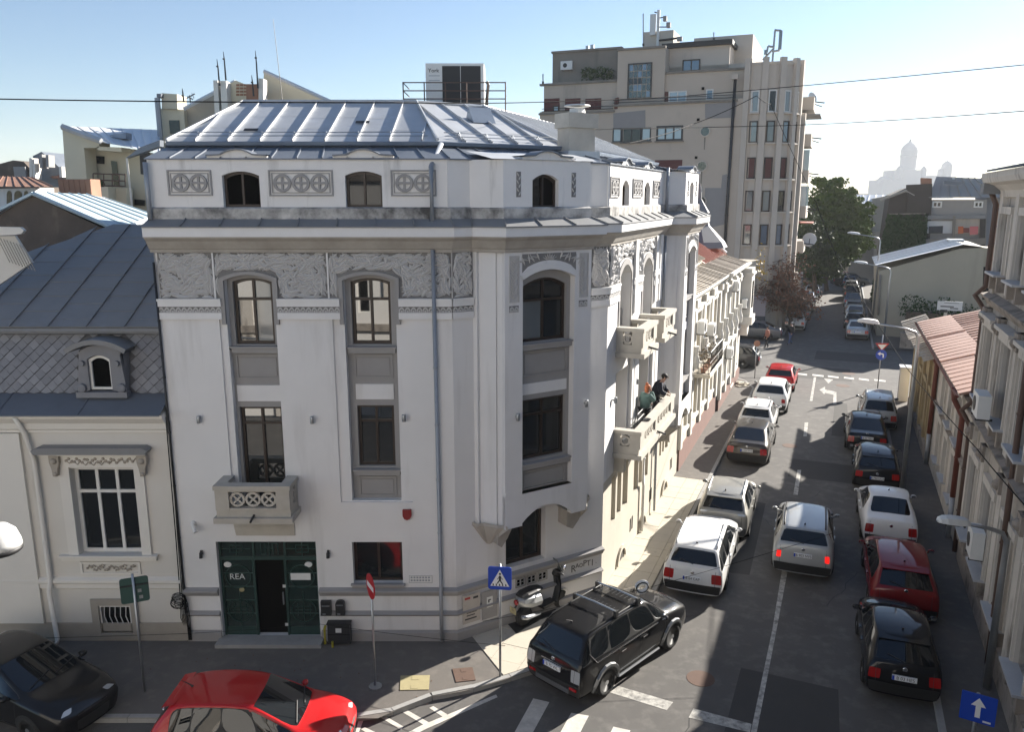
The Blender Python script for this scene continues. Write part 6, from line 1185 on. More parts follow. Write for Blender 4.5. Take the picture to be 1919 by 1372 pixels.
# ================================================================ trees
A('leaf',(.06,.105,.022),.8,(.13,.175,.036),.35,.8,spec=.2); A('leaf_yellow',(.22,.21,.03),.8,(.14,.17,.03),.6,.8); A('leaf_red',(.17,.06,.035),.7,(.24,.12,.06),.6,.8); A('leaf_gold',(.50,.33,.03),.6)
def limb(mb,a,b,r0,r1,n=5,w_=.12):
    a=Vector(a); b=Vector(b); L=(b-a).length; P=[a.lerp(b,k/n)+Vector((rnd.uniform(-1,1),rnd.uniform(-1,1),rnd.uniform(-.5,.5)))*L*w_*(0<k<n)*.4 for k in range(n+1)]; mb.tube(P,[r0+(r1-r0)*k/n for k in range(n+1)],6); return P
def tree(base,h,cl,label,leafm_,n,size,cat='tree',name='tree',rt=.3,grp=None):
    t=thing(name,base,label,cat,grp); mb=MB(); top=Vector(base)+Vector((0,0,h*.55)); P=limb(mb,base,top,rt,rt*.55)
    for c,r in cl: limb(mb,P[2+len(cl)%3],c,rt*.4,.05)
    mb.build('trunk','bark',t); mb=MB()
    for c,r in cl:
        vol=r[0]*r[1]*r[2]; k=int(n*(vol**.66)); leafcloud(mb,blobpts(c,(r[0]*.8,r[1]*.8,r[2]*.8),int(k*.3),.3),size)
        for q in blobpts(c,r,22,.75): rr_=r[0]*rnd.uniform(.16,.36); leafcloud(mb,blobpts(q,(rr_,rr_,rr_*.6),int(k*.036),.15),size*rnd.uniform(.7,1.1))
    mb.build('crown',leafm_,t); return t
tb_=F3.p(84,.5,0); cl=[]
for (x,y,r) in ((1560,385,3.4),(1535,410,3.2),(1585,415,3.2),(1560,440,3.6),(1530,450,3.0),(1588,452,2.7),(1555,470,2.6),(1522,480,2.2),(1545,500,2.0),(1518,508,2.2),(1565,488,1.8),(1578,372,2.0),(1545,365,2.2),(1600,400,2.2)): 
    v=atY(x,y,tb_.y+rnd.uniform(-3,3)); cl.append((v,(r*1.0,r*1.0,r*.85)))
tree(tuple(atY(1550,545,tb_.y).xy)+(0,),14,cl,'large dark green leafy tree beside the far end of the apartment block','leaf',300,.5)
cl=[]
for (x,y,r) in ((1510,420,2.4),(1512,450,2.6),(1516,480,2.0),(1540,490,1.8),(1565,495,1.6)): cl.append((atY(x,y,F3.p(76,0,0).y),(r,r,r*.9)))
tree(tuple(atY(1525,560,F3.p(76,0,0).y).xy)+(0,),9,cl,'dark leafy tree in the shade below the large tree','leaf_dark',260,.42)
cl=[(atY(x,y,110.),(r,r,r*.7)) for x,y,r in ((1600,463,2.0),(1622,460,2.0),(1610,475,1.8),(1630,472,1.4))]
tree(tuple(atY(1618,560,110.).xy)+(0,),8,cl,'small yellow green tree behind the far street lamp','leaf_yellow',200,.45,rt=.15)
# half-bare reddish tree before the block
bt=F3.p(51.5,2.2,0); t=thing('bare_tree',bt,'half bare reddish brown autumn tree arching over the parked cars','tree'); mb=MB(); lf=MB(); P=limb(mb,bt,bt+Vector((-.3,.2,2.6)),.2,.14); root=P[-1]; lpts=[]
for k in range(20):
    x=rnd.uniform(1405,1550); y=rnd.uniform(488,560) if x<1500 else rnd.uniform(505,590); tip=atY(x,y,bt.y+rnd.uniform(-3,2)); L1=limb(mb,root,tip,.09,.025,6,.18)
    for q in L1[2:]:
        for _ in range(5):
            e=q+Vector((rnd.uniform(-1,1)*1.3,rnd.uniform(-1,1)*1.3,rnd.uniform(-.9,.6))); L2=limb(mb,q,e,.022,.008,3,.2)
            for q2 in L2[1:]:
                for _ in range(2):
                    e2=q2+Vector((rnd.uniform(-1,1)*.55,rnd.uniform(-1,1)*.55,rnd.uniform(-.5,.3))); mb.tube([q2,e2],[.01,.005],3,False); lpts.append(e2)
mb.build('branches','bark',t); leafcloud(lf,[p for p in lpts if rnd.random()<.9],.2,3); lf.build('crown','leaf_red',t); lf=MB(); leafcloud(lf,[atY(rnd.gauss(1425,6),rnd.gauss(500,14),bt.y-2) for _ in range(90)],.22); lf.build('yellow_leaves','leaf_gold',t)
t=thing('grey_fence',F3.p(46.6,-4.2,0),'dark graffiti covered hoarding behind the parked saloon','fence'); FH2=Fr(F3.p(48.6,-9,0),112.4); A('hoard',(.05,.055,.07),.8,(.08,.085,.10),.7,.6); A('hoard_lt',(.30,.27,.29),.85); A('graf',(.45,.45,.47),.8)
MB().box(FH2,0,9.2,-.1,0,0,1.6).build('lower_panel','hoard',t); MB().box(FH2,0,9.2,-.1,.02,1.6,3.3).build('upper_panel','hoard_lt',t)
mb=MB()
for (a,z) in ((4.3,1.9),(5.6,2.0),(7.2,2.1),(7.7,.5),(5.6,.5)): mb.ring(FH2,[(a,z),(a,z+.9),(a+.8,z+.9),(a+.8,z)],[(a+.1,z+.1),(a+.1,z+.8),(a+.7,z+.75),(a+.7,z+.15)],.02,.035)
mb.build('graffiti','graf',t)
# ================================================================ street lamps, signs
def tag_(o,**k):
    for a,b in k.items(): o[a]=b
def lamp(base,h,armv,headlen,label,mpole='steel',tilt=.12,r=.07,name='street_lamp'):
    b=Vector(base); a=Vector(armv); t=thing(name,b,label,'street lamp','street lamps'); n=a.normalized()
    MB().tube([b,b+Vector((0,0,h-1.0)),b+Vector((0,0,h-.35)),b+n*.12+Vector((0,0,h-.12)),b+n*.45+Vector((0,0,h)),b+a+Vector((0,0,h+a.length*tilt))],[r*1.3,r,r*.85,r*.75,r*.65,r*.5],8).build('pole',mpole,t,smooth=True)
    e=b+a+Vector((0,0,h+a.length*tilt)); s_=Vector((-n.y,n.x,0)); up=Vector((0,0,1)); n2=(n+up*tilt).normalized(); rows=[]; mb=MB()
    for k,(q,w_,hh) in enumerate(((-.08,.06,.06),(0,.13,.12),(.12,.17,.16),(.45,.19,.17),(.75,.17,.15),(.93,.11,.10),(1.0,.03,.03))):
        c=e+n2*(q*headlen); rows.append([c+s_*w_,c+s_*w_*.7+up*hh*.8,c+up*hh,c-s_*w_*.7+up*hh*.8,c-s_*w_,c-up*hh*.35])
    for k in range(len(rows)-1):
        for i in range(6): mb.q(rows[k][i],rows[k][(i+1)%6],rows[k+1][(i+1)%6],rows[k+1][i])
    hd=mb.build('lamp_head','white_plastic',t,smooth=True); mb=MB(); mb.q(*[e+n2*(q*headlen)+s_*w_-up*.05 for q,w_ in ((.3,.1),(.8,.09),(.8,-.09),(.3,-.1))]).build('lens','glass_pale',hd); MB().ball(e+n2*.2*headlen+s_*.14-up*.02,.03).ball(e+n2*.8*headlen+s_*.12-up*.02,.03).build('clip','black_plastic',hd); return t
b=G(1849,1290); e=atY(1742,928,b.y-.2); zl=CH+(G(1849,1290).y/ray(1885,990).y)*ray(1885,990).z
lamp(b,zl,(-.98,-.05,0),.72,'nearest street lamp, grey pole before the worn house with white head over the cars')
lamp(G(1690,925),6.55,(-1.55,.1,0),.75,'street lamp beside the black parked hatchback on the right')
lamp(G(1655,655),6.3,(-1.7,.3,0),.95,'street lamp on the far side of the crossing by the hedge'); lamp(G(1634,620),8.1,(-1.7,.3,0),1.0,'farthest street lamp beside the beige gable')
t=thing('street_lamp',(-7.2,11.3,9),'white domed lamp head cut by the left edge of the view','street lamp','street lamps'); c=atY(0,1020,11.3); MB().lathe((c.x,c.y,c.z-.1),[(.06,.42),(.14,.40),(.24,.30),(.29,.14),(.30,.06)],20).build('lamp_dome','white_plastic',t,smooth=True); MB().lathe((c.x,c.y,c.z-.1),[(.30,.06),(.305,.0),(.27,-.03),(0,-.03)],20).build('rim','black_plastic',t,smooth=True); MB().tube([(c.x,c.y,c.z+.3),(c.x-1.2,c.y,c.z+.4),(c.x-2.2,c.y,c.z+.1),(c.x-2.4,c.y,0)],.04,8).build('pole','steel',t)
A('sign_blue',(.01,.055,.40),.45); A('sign_red',(.42,.012,.018),.45); A('sign_white',(.75,.75,.74),.45); A('sign_green',(.03,.075,.065),.5)
def pole(b,h,par,r=.03,m='steel'): return MB().tube([Vector(b),Vector(b)+Vector((0,0,h))],r,8).build('pole',m,par,smooth=True)
def rsq(a,c,b,e,r=.05): return [(u+r*cos(R(q)),z+r*sin(R(q))) for u,z,q0 in ((b-r,e-r,0),(a+r,e-r,90),(a+r,c+r,180),(b-r,c+r,270)) for q in (q0,q0+45,q0+90)]
b=G(938,1268); t=thing('crossing_sign',b,'blue square pedestrian crossing sign on a steel pole at the corner','sign'); pole(b,2.95,t); F=Fr((b.x,b.y-.04),97); 
pl_=MB().slab(F,rsq(-.28,2.32,.28,2.9),0,.02).build('plate','sign_blue',t); MB().slab(F,[(-.225,2.41),(.225,2.41),(0,2.83)],.02,.024).build('triangle','sign_white',pl_)
mb=MB(); f=lambda P: mb.slab(F,P,.024,.027)
for u in (-.15,-.075,0.0,.075,.15): f([(u-.022,2.42),(u+.014,2.42),(u+.0,2.475),(u-.02,2.475)])
f([(-.02,2.56),(.03,2.56),(.035,2.66),(.0,2.69),(-.03,2.65)]); f([(-.02,2.57),(.02,2.57),(.075,2.48),(.05,2.47)]); f([(-.02,2.57),(.01,2.56),(-.05,2.47),(-.075,2.48)]); f([(.02,2.66),(.035,2.64),(.075,2.59),(.06,2.58)]); f([(-.02,2.66),(-.03,2.64),(-.065,2.59),(-.05,2.575)]); f([(.005+.028*cos(k*pi/5),2.725+.028*sin(k*pi/5)) for k in range(10)]); mb.build('pictogram','ink',pl_)
b=G(704,1288); t=thing('no_entry_sign',b,'red round no entry sign turned sideways on a steel pole','sign'); pole(b,2.75,t,.028); MB().lathe(b,[(.16,0),(.16,.03),(.05,.05)],10).build('base','steel',t); F=Fr((b.x,b.y-.05),152); c=2.63
pl_=MB().slab(F,[(.3*cos(k*pi/12),c+.3*sin(k*pi/12)) for k in range(24)],0,.02).build('plate','sign_red',t); MB().slab(F,[(-.23,c-.06),(.23,c-.06),(.23,c+.06),(-.23,c+.06)],.02,.024).build('bar','sign_white',pl_)
b=G(272,1297); t=thing('sign_back',b,'dark green back of a square road sign on a thin pole before the white house','sign'); pole(b,3.0,t,.03); F=Fr((b.x,b.y+.03),68); MB().slab(F,rsq(-.3,2.28,.3,2.9),0,-.02).build('plate','sign_green',t); MB().box(F,-.3,.3,.0,.03,2.7,2.73).build('rail','black_metal',t); MB().box(F,.08,.16,.0,.004,2.36,2.44).box(F,.06,.14,.0,.004,2.52,2.6).build('sticker','steel',t)
b=Vector((9.55,14.1,0)); c=atY(1831,1325,14.1); b=Vector((c.x,c.y,0)); t=thing('one_way_sign',b,'blue square sign with a white upward arrow at the bottom right','sign'); pole(b,c.z+.3,t,.035); F=Fr((b.x,b.y-.05),122); z=c.z
pl_=MB().slab(F,rsq(-.31,z-.31,.31,z+.31,.02),0,.02).build('plate','sign_blue',t); MB().slab(F,[(-.045,z-.2),(.045,z-.2),(.045,z+.05),(.13,z+.05),(0,z+.23),(-.13,z+.05),(-.045,z+.05)],.02,.024).build('arrow','sign_white',pl_); MB().box(F,.1,.24,.02,.024,z-.27,z-.23).build('mark','sign_white',pl_)
b=G(1645,728); t=thing('turn_sign',b,'round blue left turn sign under a give way triangle at the crossing','sign'); pole(b,3.3,t,.035); F=Fr((b.x,b.y-.05),100); z=rect(F,1640,660,1660,670)[3]; z=F.at(1650,665)[1]
pl_=MB().slab(F,[(.32*cos(k*pi/12),z+.32*sin(k*pi/12)) for k in range(24)],0,.02).build('plate','sign_blue',t); MB().slab(F,[(.08,z-.17),(.15,z-.17),(.15,z+.02),(.1,z+.09),(-.06,z+.11),(-.06,z+.19),(-.22,z+.06),(-.06,z-.05),(-.06,z+.03),(.05,z+.02),(.08,z-.02)],.02,.024).build('arrow','sign_white',pl_)
z2=F.at(1650,650)[1]; tr=MB().slab(F,[(-.4,z2+.22),(.4,z2+.22),(0,z2-.3)],-.02,.0).build('triangle_plate','sign_red',t); MB().slab(F,[(-.26,z2+.14),(.26,z2+.14),(0,z2-.18)],.0,.004).build('triangle_field','sign_white',tr)
b=G(1405,716); b=F3.p(31.2,1.2,0); t=thing('round_sign_back',b,'faded round sign seen edge on against the dark car at the crossing','sign'); pole(b,2.4,t,.03); F=Fr((b.x,b.y-.05),100); MB().slab(F,[(.2*cos(k*pi/8),2.3+.2*sin(k*pi/8)) for k in range(16)],0,.02).build('plate','brick_red',t)
# ================================================================ overhead cables
def cable(P,r,label,sag=.1):
    pts_=[]
    for a,b in zip(P[:-1],P[1:]): pts_+=catenary(a,b,sag,10)
    o=MB().tube(pts_,r,4).build('overhead_cable','cable'); o['label']=label; o['category']='cable'; o['group']='overhead cables'
cable([atY(-60,184,16),atY(740,192,17),atY(1010,191,24),atY(1290,179,30),atY(1980,115,22)],.012,'black cable crossing the whole sky over the metal roof',.02)
cable([atY(940,244,25),atY(1320,238,34),atY(1570,231,34),atY(1980,203,22)],.013,'black cable running level past the round windows of the block',.02)
cable([atY(1180,268,22),atY(1300,232,28),atY(1418,179,30)],.013,'black cable rising from the chimney towards the corner tower',.05)
cable([atY(1418,179,30),atY(1445,195,32),atY(1530,380,36)],.012,'pale drooping cable in front of the corner tower',.05); cable([atY(1530,380,36),atY(1572,490,42),atY(1700,690,30),atY(1830,840,20),atY(1980,1010,14)],.018,'thick black cable falling across the right hand houses',.05)
cable([atY(1200,1000,9),atY(1000,1130,11),atY(700,1168,15),atY(280,1180,18.6)],.007,'thin grey wire strung low across the entrance',.1) if False else None
cable([F2.p(2.5,.3,1.0)+Vector((-1,-3,0)),F1.p(3.5,.5,.75),F1.p(-.05,.3,.35),F1.p(-8,.4,.2)],.006,'thin wire strung low across the entrance front',.03)
cable([G(905,1165,1.6),G(1205,1105,1.55),G(1560,1000,2.4)],.007,'thin wire crossing above the black off road car',.03)
t=thing('cable_coil',G(1200,1112,1.7),'black and white coil of spare wire hanging over the dark car bonnet','cable'); c=G(1204,1104,1.55); mb=MB()
for k in range(4): mb.tube([c+Vector(((.13+.012*k)*cos(i*.52),.09*sin(i*.52)+.02*k,.09*sin(i*.52+.4)+.022*k)) for i in range(13)],.022,5)
mb.build('coil','white_plastic',t); MB().tube([c+Vector((-.2,0,0)),c+Vector((-.26,0,-.12)),c+Vector((-.18,0,-.3))],.014,4).tube([c+Vector((.15*cos(i*.52),.1*sin(i*.52)-.02,.04+.09*sin(i*.52+.4))) for i in range(13)],.016,4).build('tail','cable',t)
# ================================================================ house opposite, seen only in panes; enlarged and paled to bounce light
OB=thing('opposite_house',(-6,-4,0),'cream plastered house across the street, reflected in the dark window panes','building'); FO=Fr((16,-2.2),270); A('opp_wall',(.76,.735,.70),.9,(.70,.675,.64),1,.7)
mb=MB(); ops=[(a,a+1.2,z,z+2.0) for a in (3,10,17,24,31,38) for z in (2,5.5,9.2,12.8)]; wall(mb,FO,0,44,0,17,ops,0,.2); mb.build('wall','opp_wall',OB)
for z in (.9,4.6,8.2,12.2,16.4): MB().box(FO,0,44,0,.3,z,z+.35).build('belt_cornice','worn_stone',OB)
for u in range(0,43,7): MB().box(FO,u+.1,u+.7,0,.15,0,16).build('pilaster','worn_lt',OB)
for o in ops: window(FO,*o,0,-.15,OB,2,None,.07,m='white_frame',g='dark_room')
# ================================================================ haze
hz=MB().bx(-1500,1500,-60,1900,-1.5,128).build('haze','cable',kind='stuff'); hm=bpy.data.materials.new('haze_air'); hm.use_nodes=True; n_=hm.node_tree; n_.nodes.remove(n_.nodes['Principled BSDF']); pvn=n_.nodes.new('ShaderNodeVolumePrincipled'); pvn.inputs['Density'].default_value=.00022; pvn.inputs['Color'].default_value=(.93,.96,1,1); pvn.inputs['Anisotropy'].default_value=.2; n_.links.new(pvn.outputs[0],n_.nodes['Material Output'].inputs['Volume']); hz.data.materials.clear(); hz.data.materials.append(hm)
# ================================================================ cars
def paint(n,c,metal=.0,rough=.45,c2=None): A(n,c,rough,c2,coat=.75,metal=metal,spec=.05)
paint('car_black',(.012,.012,.013)); paint('car_white',(.72,.72,.71)); paint('car_red',(.42,.012,.014)); paint('car_darkred',(.16,.010,.012)); paint('car_silver',(.40,.41,.41),.5); paint('car_grey',(.16,.165,.17),.5); paint('car_dark',(.03,.032,.036),.3); paint('car_beige',(.34,.33,.30),.5); paint('car_blue',(.05,.09,.16),.3); paint('car_brown',(.05,.042,.035),.3)
A('car_glass',(.008,.010,.012),.02,spec=.6,ior=1.55); A('tyre',(.018,.018,.018),.85); A('rim',(.42,.43,.44),.3,metal=.8); A('rim_dark',(.06,.06,.062),.4,metal=.6); A('lamp_red',(.35,.008,.008),.15,coat=.6); A('lamp_clear',(.55,.57,.58),.12,coat=.8,metal=.3); A('lamp_on',(.75,.012,.008),.3,emit=.55); A('trim',(.02,.02,.02),.6); A('plate_white',(.72,.73,.74),.5); A('plate_blue',(.01,.05,.42),.5)
def body_cage(s):
    L,W,H=s['L'],s['W']/2,s['H']; hx=L/2; k=s['kind']; b=s.get('belt',.95); hz=s.get('hood',.93); gz=.22+s.get('lift',0)
    xs=[]; rs=s.get('rslope',.45); rr=-hx+.10
    # each station: x at rows 0..3, z rows 0..3, half widths rows 0..3
    def st(x0,x1,x2,x3,z3,w3,w=1.0,z2=None,w2=None): return ((x0,x1,x2,x3),(gz,gz+.36,z2 or b,z3),(W*.93*w,W*w,(w2 or W*.965)*w if not w2 else w2,w3))
    wc=s.get('wcow',-0.0); xw=hx-s.get('nose',1.0); xt=xw-s.get('wlen',.85); rz=H
    S=[]
    if k=='sedan':
        tz=s.get('trunk',1.0)
        S.append(st(-hx+.06,-hx,-hx+.06,-hx+.12,tz-.02,W*.80,.95,b-.04))
        S.append(st(-hx+.45,-hx+.45,-hx+.45,-hx+s.get('tlen',.62),tz+.01,W*.80,.99,b))
        x1=-hx+s.get('tlen',.62)+s.get('rslope',.75)
        S.append(st(-hx+.95,-hx+.95,-hx+.95,x1,rz-.04,W*.66,1,b+.01))
    else:
        S.append(st(-hx+.06,-hx,-hx+.05,-hx+.10,b+.06,W*.84,.96,b-.05))
        S.append(st(-hx+.42,-hx+.42,-hx+.42,-hx+.12+rs,rz-.07,W*.69,.99,b+.02))
        x1=-hx+.12+rs
    xa=x1+(xt-x1)*.30; xb=x1+(xt-x1)*.66
    S.append(st(xa-.1,xa-.1,xa-.05,xa,rz,W*.72,1,b)); S.append(st(xb,xb,xb,xb,rz+.005,W*.73,1,b-.01)); S.append(st(xt+.15,xt+.15,xt+.2,xt,rz-.03,W*.70,1,b-.02))
    S.append(st(xw,xw,xw,xw,hz+.05,W*.80,1,b-.03)); S.append(st(hx-.5,hx-.5,hx-.5,hx-.5,hz,W*.76,.985,hz-.10)); S.append(st(hx-.06,hx-.0,hx-.07,hx-.16,hz-.13,W*.62,.86,hz-.24))
    return S
FRAC=(-1,-.6,0,.6,1)
def car_mesh(s,lvl=2):
    S=body_cage(s); n=len(S); bm=bmesh.new(); V={}; bm.edges.layers.float.new('crease_edge'); bm.verts.layers.float.new('crease_vert'); CRL=bm.edges.layers.float['crease_edge']; CVL=bm.verts.layers.float['crease_vert']
    sgn=s.get('bulge',.05)
    for i,(X,Zz,Wd) in enumerate(S):
        for j in range(3):
            for sd in (-1,1): V[(i,j,sd)]=bm.verts.new((X[j],sd*Wd[j],Zz[j]))
        for c,fr in enumerate(FRAC): 
            cr=.03*(1-fr*fr) if 1<=i<n-1 else .015*(1-fr*fr); 
            ex=(.07*(1-fr*fr) if i>=n-3 else -.04*(1-fr*fr) if i<=1 else (0.05*(1-fr*fr) if i in (n-4,) else 0))
            V[(i,3,c)]=bm.verts.new((X[3]+ex,fr*Wd[3],Zz[3]+cr))
    tag={}
    def q(a,b,c,d,t=0):
        f=bm.faces.new((a,b,c,d)); f.material_index=t; f.smooth=True; return f
    side={}; top={}
    for i in range(n-1):
        for sd,cc in ((-1,0),(1,4)):
            R_=[V[(i,0,sd)],V[(i,1,sd)],V[(i,2,sd)],V[(i,3,cc)]]; Q_=[V[(i+1,0,sd)],V[(i+1,1,sd)],V[(i+1,2,sd)],V[(i+1,3,cc)]]
            for j in range(3):
                side[(i,j,sd)]=q(R_[j],Q_[j],Q_[j+1],R_[j+1]) if sd<0 else q(R_[j+1],Q_[j+1],Q_[j],R_[j])
        for c in range(4): top[(i,c)]=q(V[(i,3,c)],V[(i+1,3,c)],V[(i+1,3,c+1)],V[(i,3,c+1)])
        q(V[(i,0,1)],V[(i+1,0,1)],V[(i+1,0,-1)],V[(i,0,-1)])
    caps={}; caps_rows={}
    for end,i,ex in ((0,0,-.05),(1,n-1,.10)):
        grid=[]
        for j in range(4):
            row=[]
            for c,fr in enumerate(FRAC):
                if j==3: row.append(V[(i,3,c)])
                elif fr==-1: row.append(V[(i,j,-1)])
                elif fr==1: row.append(V[(i,j,1)])
                else: X,Zz,Wd=S[i]; row.append(bm.verts.new((X[j]+ex*(1-fr*fr*.9),fr*Wd[j],Zz[j])))
            grid.append(row); caps_rows[(end,j)]=row
        for j in range(3):
            for c in range(4):
                P=(grid[j][c],grid[j][c+1],grid[j+1][c+1],grid[j+1][c]); caps[(end,j,c)]=q(*(P if end==1 else P[::-1]))
        q(grid[0][0],grid[0][1],grid[0][2],V[(i,0,1)]) if False else None
        bf=bm.faces.new([grid[0][c] for c in range(5)][::(1 if end==0 else -1)]); bf.smooth=True
    bm.normal_update()
    def inset(fs,th,t,dep=-.006,crease=1.0):
        r=bmesh.ops.inset_region(bm,faces=fs,thickness=th,depth=0,use_even_offset=True)
        for f in fs:
            f.material_index=t
        es=set(e for f in fs for e in f.edges if any(g not in fs for g in e.link_faces))
        for e in es: e[CRL]=crease
        from collections import Counter
        cn=Counter(v for f in fs for v in f.verts)
        for v,c_ in cn.items():
            if c_==1: v[CVL]=.7
    def each(fs,th,t0):
        for k,f in enumerate(fs):
            bmesh.ops.inset_individual(bm,faces=[f],thickness=th,depth=0,use_even_offset=True)
            for e in f.edges: e[CRL]=1.0
            for v in f.verts: v[CVL]=.72
            f.material_index=t0+k
    def ce(a,b,v):
        e=bm.edges.get((a,b))
        if e: e[CRL]=max(e[CRL],v)
    for i in range(n-1):
        for sd,cc in ((-1,0),(1,4)):
            ce(V[(i,2,sd)],V[(i+1,2,sd)],.38); ce(V[(i,3,cc)],V[(i+1,3,cc)],.30 if i<n-4 else .38); ce(V[(i,0,sd)],V[(i+1,0,sd)],.6); ce(V[(i,1,sd)],V[(i+1,1,sd)],.25)
    for i in (0,n-1):
        for sd,cc in ((-1,0),(1,4)):
            for j in (0,1): ce(V[(i,j,sd)],V[(i,j+1,sd)],.28)
            ce(V[(i,2,sd)],V[(i,3,cc)],.28)
        for c in range(4): ce(V[(i,3,c)],V[(i,3,c+1)],.5)
    k_=1 if s['kind']=='sedan' else 0
    for st_ in ((1,) if not k_ else (1,2)):
        for c in range(4): ce(V[(st_,3,c)],V[(st_,3,c+1)],.5 if st_==1 and not k_ else .3)
    for c in range(4): ce(V[(n-3,3,c)],V[(n-3,3,c+1)],.4); ce(V[(n-4,3,c)],V[(n-4,3,c+1)],.25)
    for j in (0,1):
        for c in range(4):
            for i_,gr in ((0,caps_rows.get((0,j))),(n-1,caps_rows.get((1,j)))):
                if gr: ce(gr[c],gr[c+1],.55 if j==0 else .4)
    ir=1 if s['kind']=='sedan' else 0           # index of the rear glass station
    iw=n-4                                       # windscreen sits between n-4 and n-3
    inset([top[(iw,c)] for c in range(4)],.05,2); inset([top[(ir,c)] for c in range(4)],.07 if s['kind']!='sedan' else .06,3)
    i0=ir+1; tt=4
    for sd in (-1,1):
        fs=[side[(i,2,sd)] for i in range(i0-(1 if s.get('quarter') else 0),iw+1)]
        inset(fs,.045,1,crease=1.0)
        each(fs,.012,tt); tt+=5
    lr=s.get('lamp','mid')
    for end,t0 in ((0,14),(1,16)):
        i_=0 if end==0 else n-2
        for k,(c,sd) in enumerate(((0,-1),(3,1))):
            f=caps[(end,1 if not(end==1) else 2,c)] if end==0 and lr=='mid' else caps[(end,2,c)]
            sf=side[(i_,1 if (end==0 and lr=='mid') else 2,sd)] if s.get('wrap') else None
            inset([f],s.get('lth',.035) if end==0 else .03,t0+k)
    bumper=[caps[(1,0,1)],caps[(1,0,2)]]; inset(bumper,.05,18); inset([caps[(1,1,1)],caps[(1,1,2)]],.09,18)
    inset([caps[(0,0,1)],caps[(0,0,2)],caps[(0,0,0)],caps[(0,0,3)]],.03,18,crease=.5)
    me=bpy.data.meshes.new('cage'); 
    for _ in range(19): me.materials.append(M['trim'])
    bm.to_mesh(me); bm.free()
    o=bpy.data.objects.new('cage',me); col.objects.link(o); md=o.modifiers.new('s','SUBSURF'); md.levels=lvl; md.render_levels=lvl
    dg=bpy.context.evaluated_depsgraph_get(); ev=o.evaluated_get(dg).to_mesh(); vs=[v.co.copy() for v in ev.vertices]; fs=[(p.material_index,tuple(p.vertices)) for p in ev.polygons]
    o.evaluated_get(dg).to_mesh_clear(); bpy.data.objects.remove(o); bpy.data.meshes.remove(me); return vs,fs
def sub(vs,fs,tags,name,m,par,smooth=True,push=0):
    idx={}; V=[]; F_=[]
    for t,f in fs:
        if t in tags:
            r=[]
            for v in f:
                if v not in idx: idx[v]=len(V); V.append(vs[v])
                r.append(idx[v])
            F_.append(tuple(r))
    if not F_: return None
    me=bpy.data.meshes.new(name); me.from_pydata([tuple(v) for v in V],[],F_); me.materials.append(M[m]); me.polygons.foreach_set('use_smooth',[smooth]*len(F_)); o=bpy.data.objects.new(name,me); return link(o,par)
WH={}
def wheel(par,x,y,r,sd,rim='rim',sp=7):
    key=(r,rim,sp)
    if key not in WH:
        T=MB(); T.lathe((0,0,0),[(r*.64,.0),(r*.66,.02),(r*.9,.025),(r*.985,.0),(r,-.05),(r,-.15),(r*.9,-.2),(r*.6,-.2)],22,(0,1,0)); RM=MB(); RM.lathe((0,0,0),[(r*.66,.012),(r*.62,.014),(r*.60,-.03),(r*.56,-.07),(.0,-.07)],22,(0,1,0))
        SPK=MB()
        for k in range(sp):
            a=2*pi*k/sp; c,s_=cos(a),sin(a); w0,w1=.035,.055
            P=[]
            for (q,w_,y_) in ((.04,w0,.0),(r*.62,w1,.01)):
                for e in (-1,1): P.append(Vector((c*q-s_*w_*e,y_,s_*q+c*w_*e)))
            SPK.q(P[0],P[1],P[3],P[2]); d=Vector((0,-.05,0)); SPK.q(P[0],P[2],P[2]+d,P[0]+d).q(P[1],P[3],P[3]+d,P[1]+d)
        SPK.lathe((0,0,0),[(.07,-.03),(.065,.012),(.0,.016)],10,(0,1,0))
        a=T.build('wheel','tyre',None,True); b=RM.build('rim_well','trim',None,True); c_=SPK.build('rim',rim,None); WH[key]=(a.data,b.data,c_.data)
        for o in (a,b,c_): bpy.data.objects.remove(o)
    A_,B_,C_=WH[key]; o=bpy.data.objects.new('wheel',A_); link(o,par); o.location=(x,y,r); o.rotation_euler=(0,rnd.random()*1.0,0 if sd>0 else pi)
    for nm,me in (('rim_well',B_),('rim',C_)): p=bpy.data.objects.new(nm,me); link(p,o)
    return o
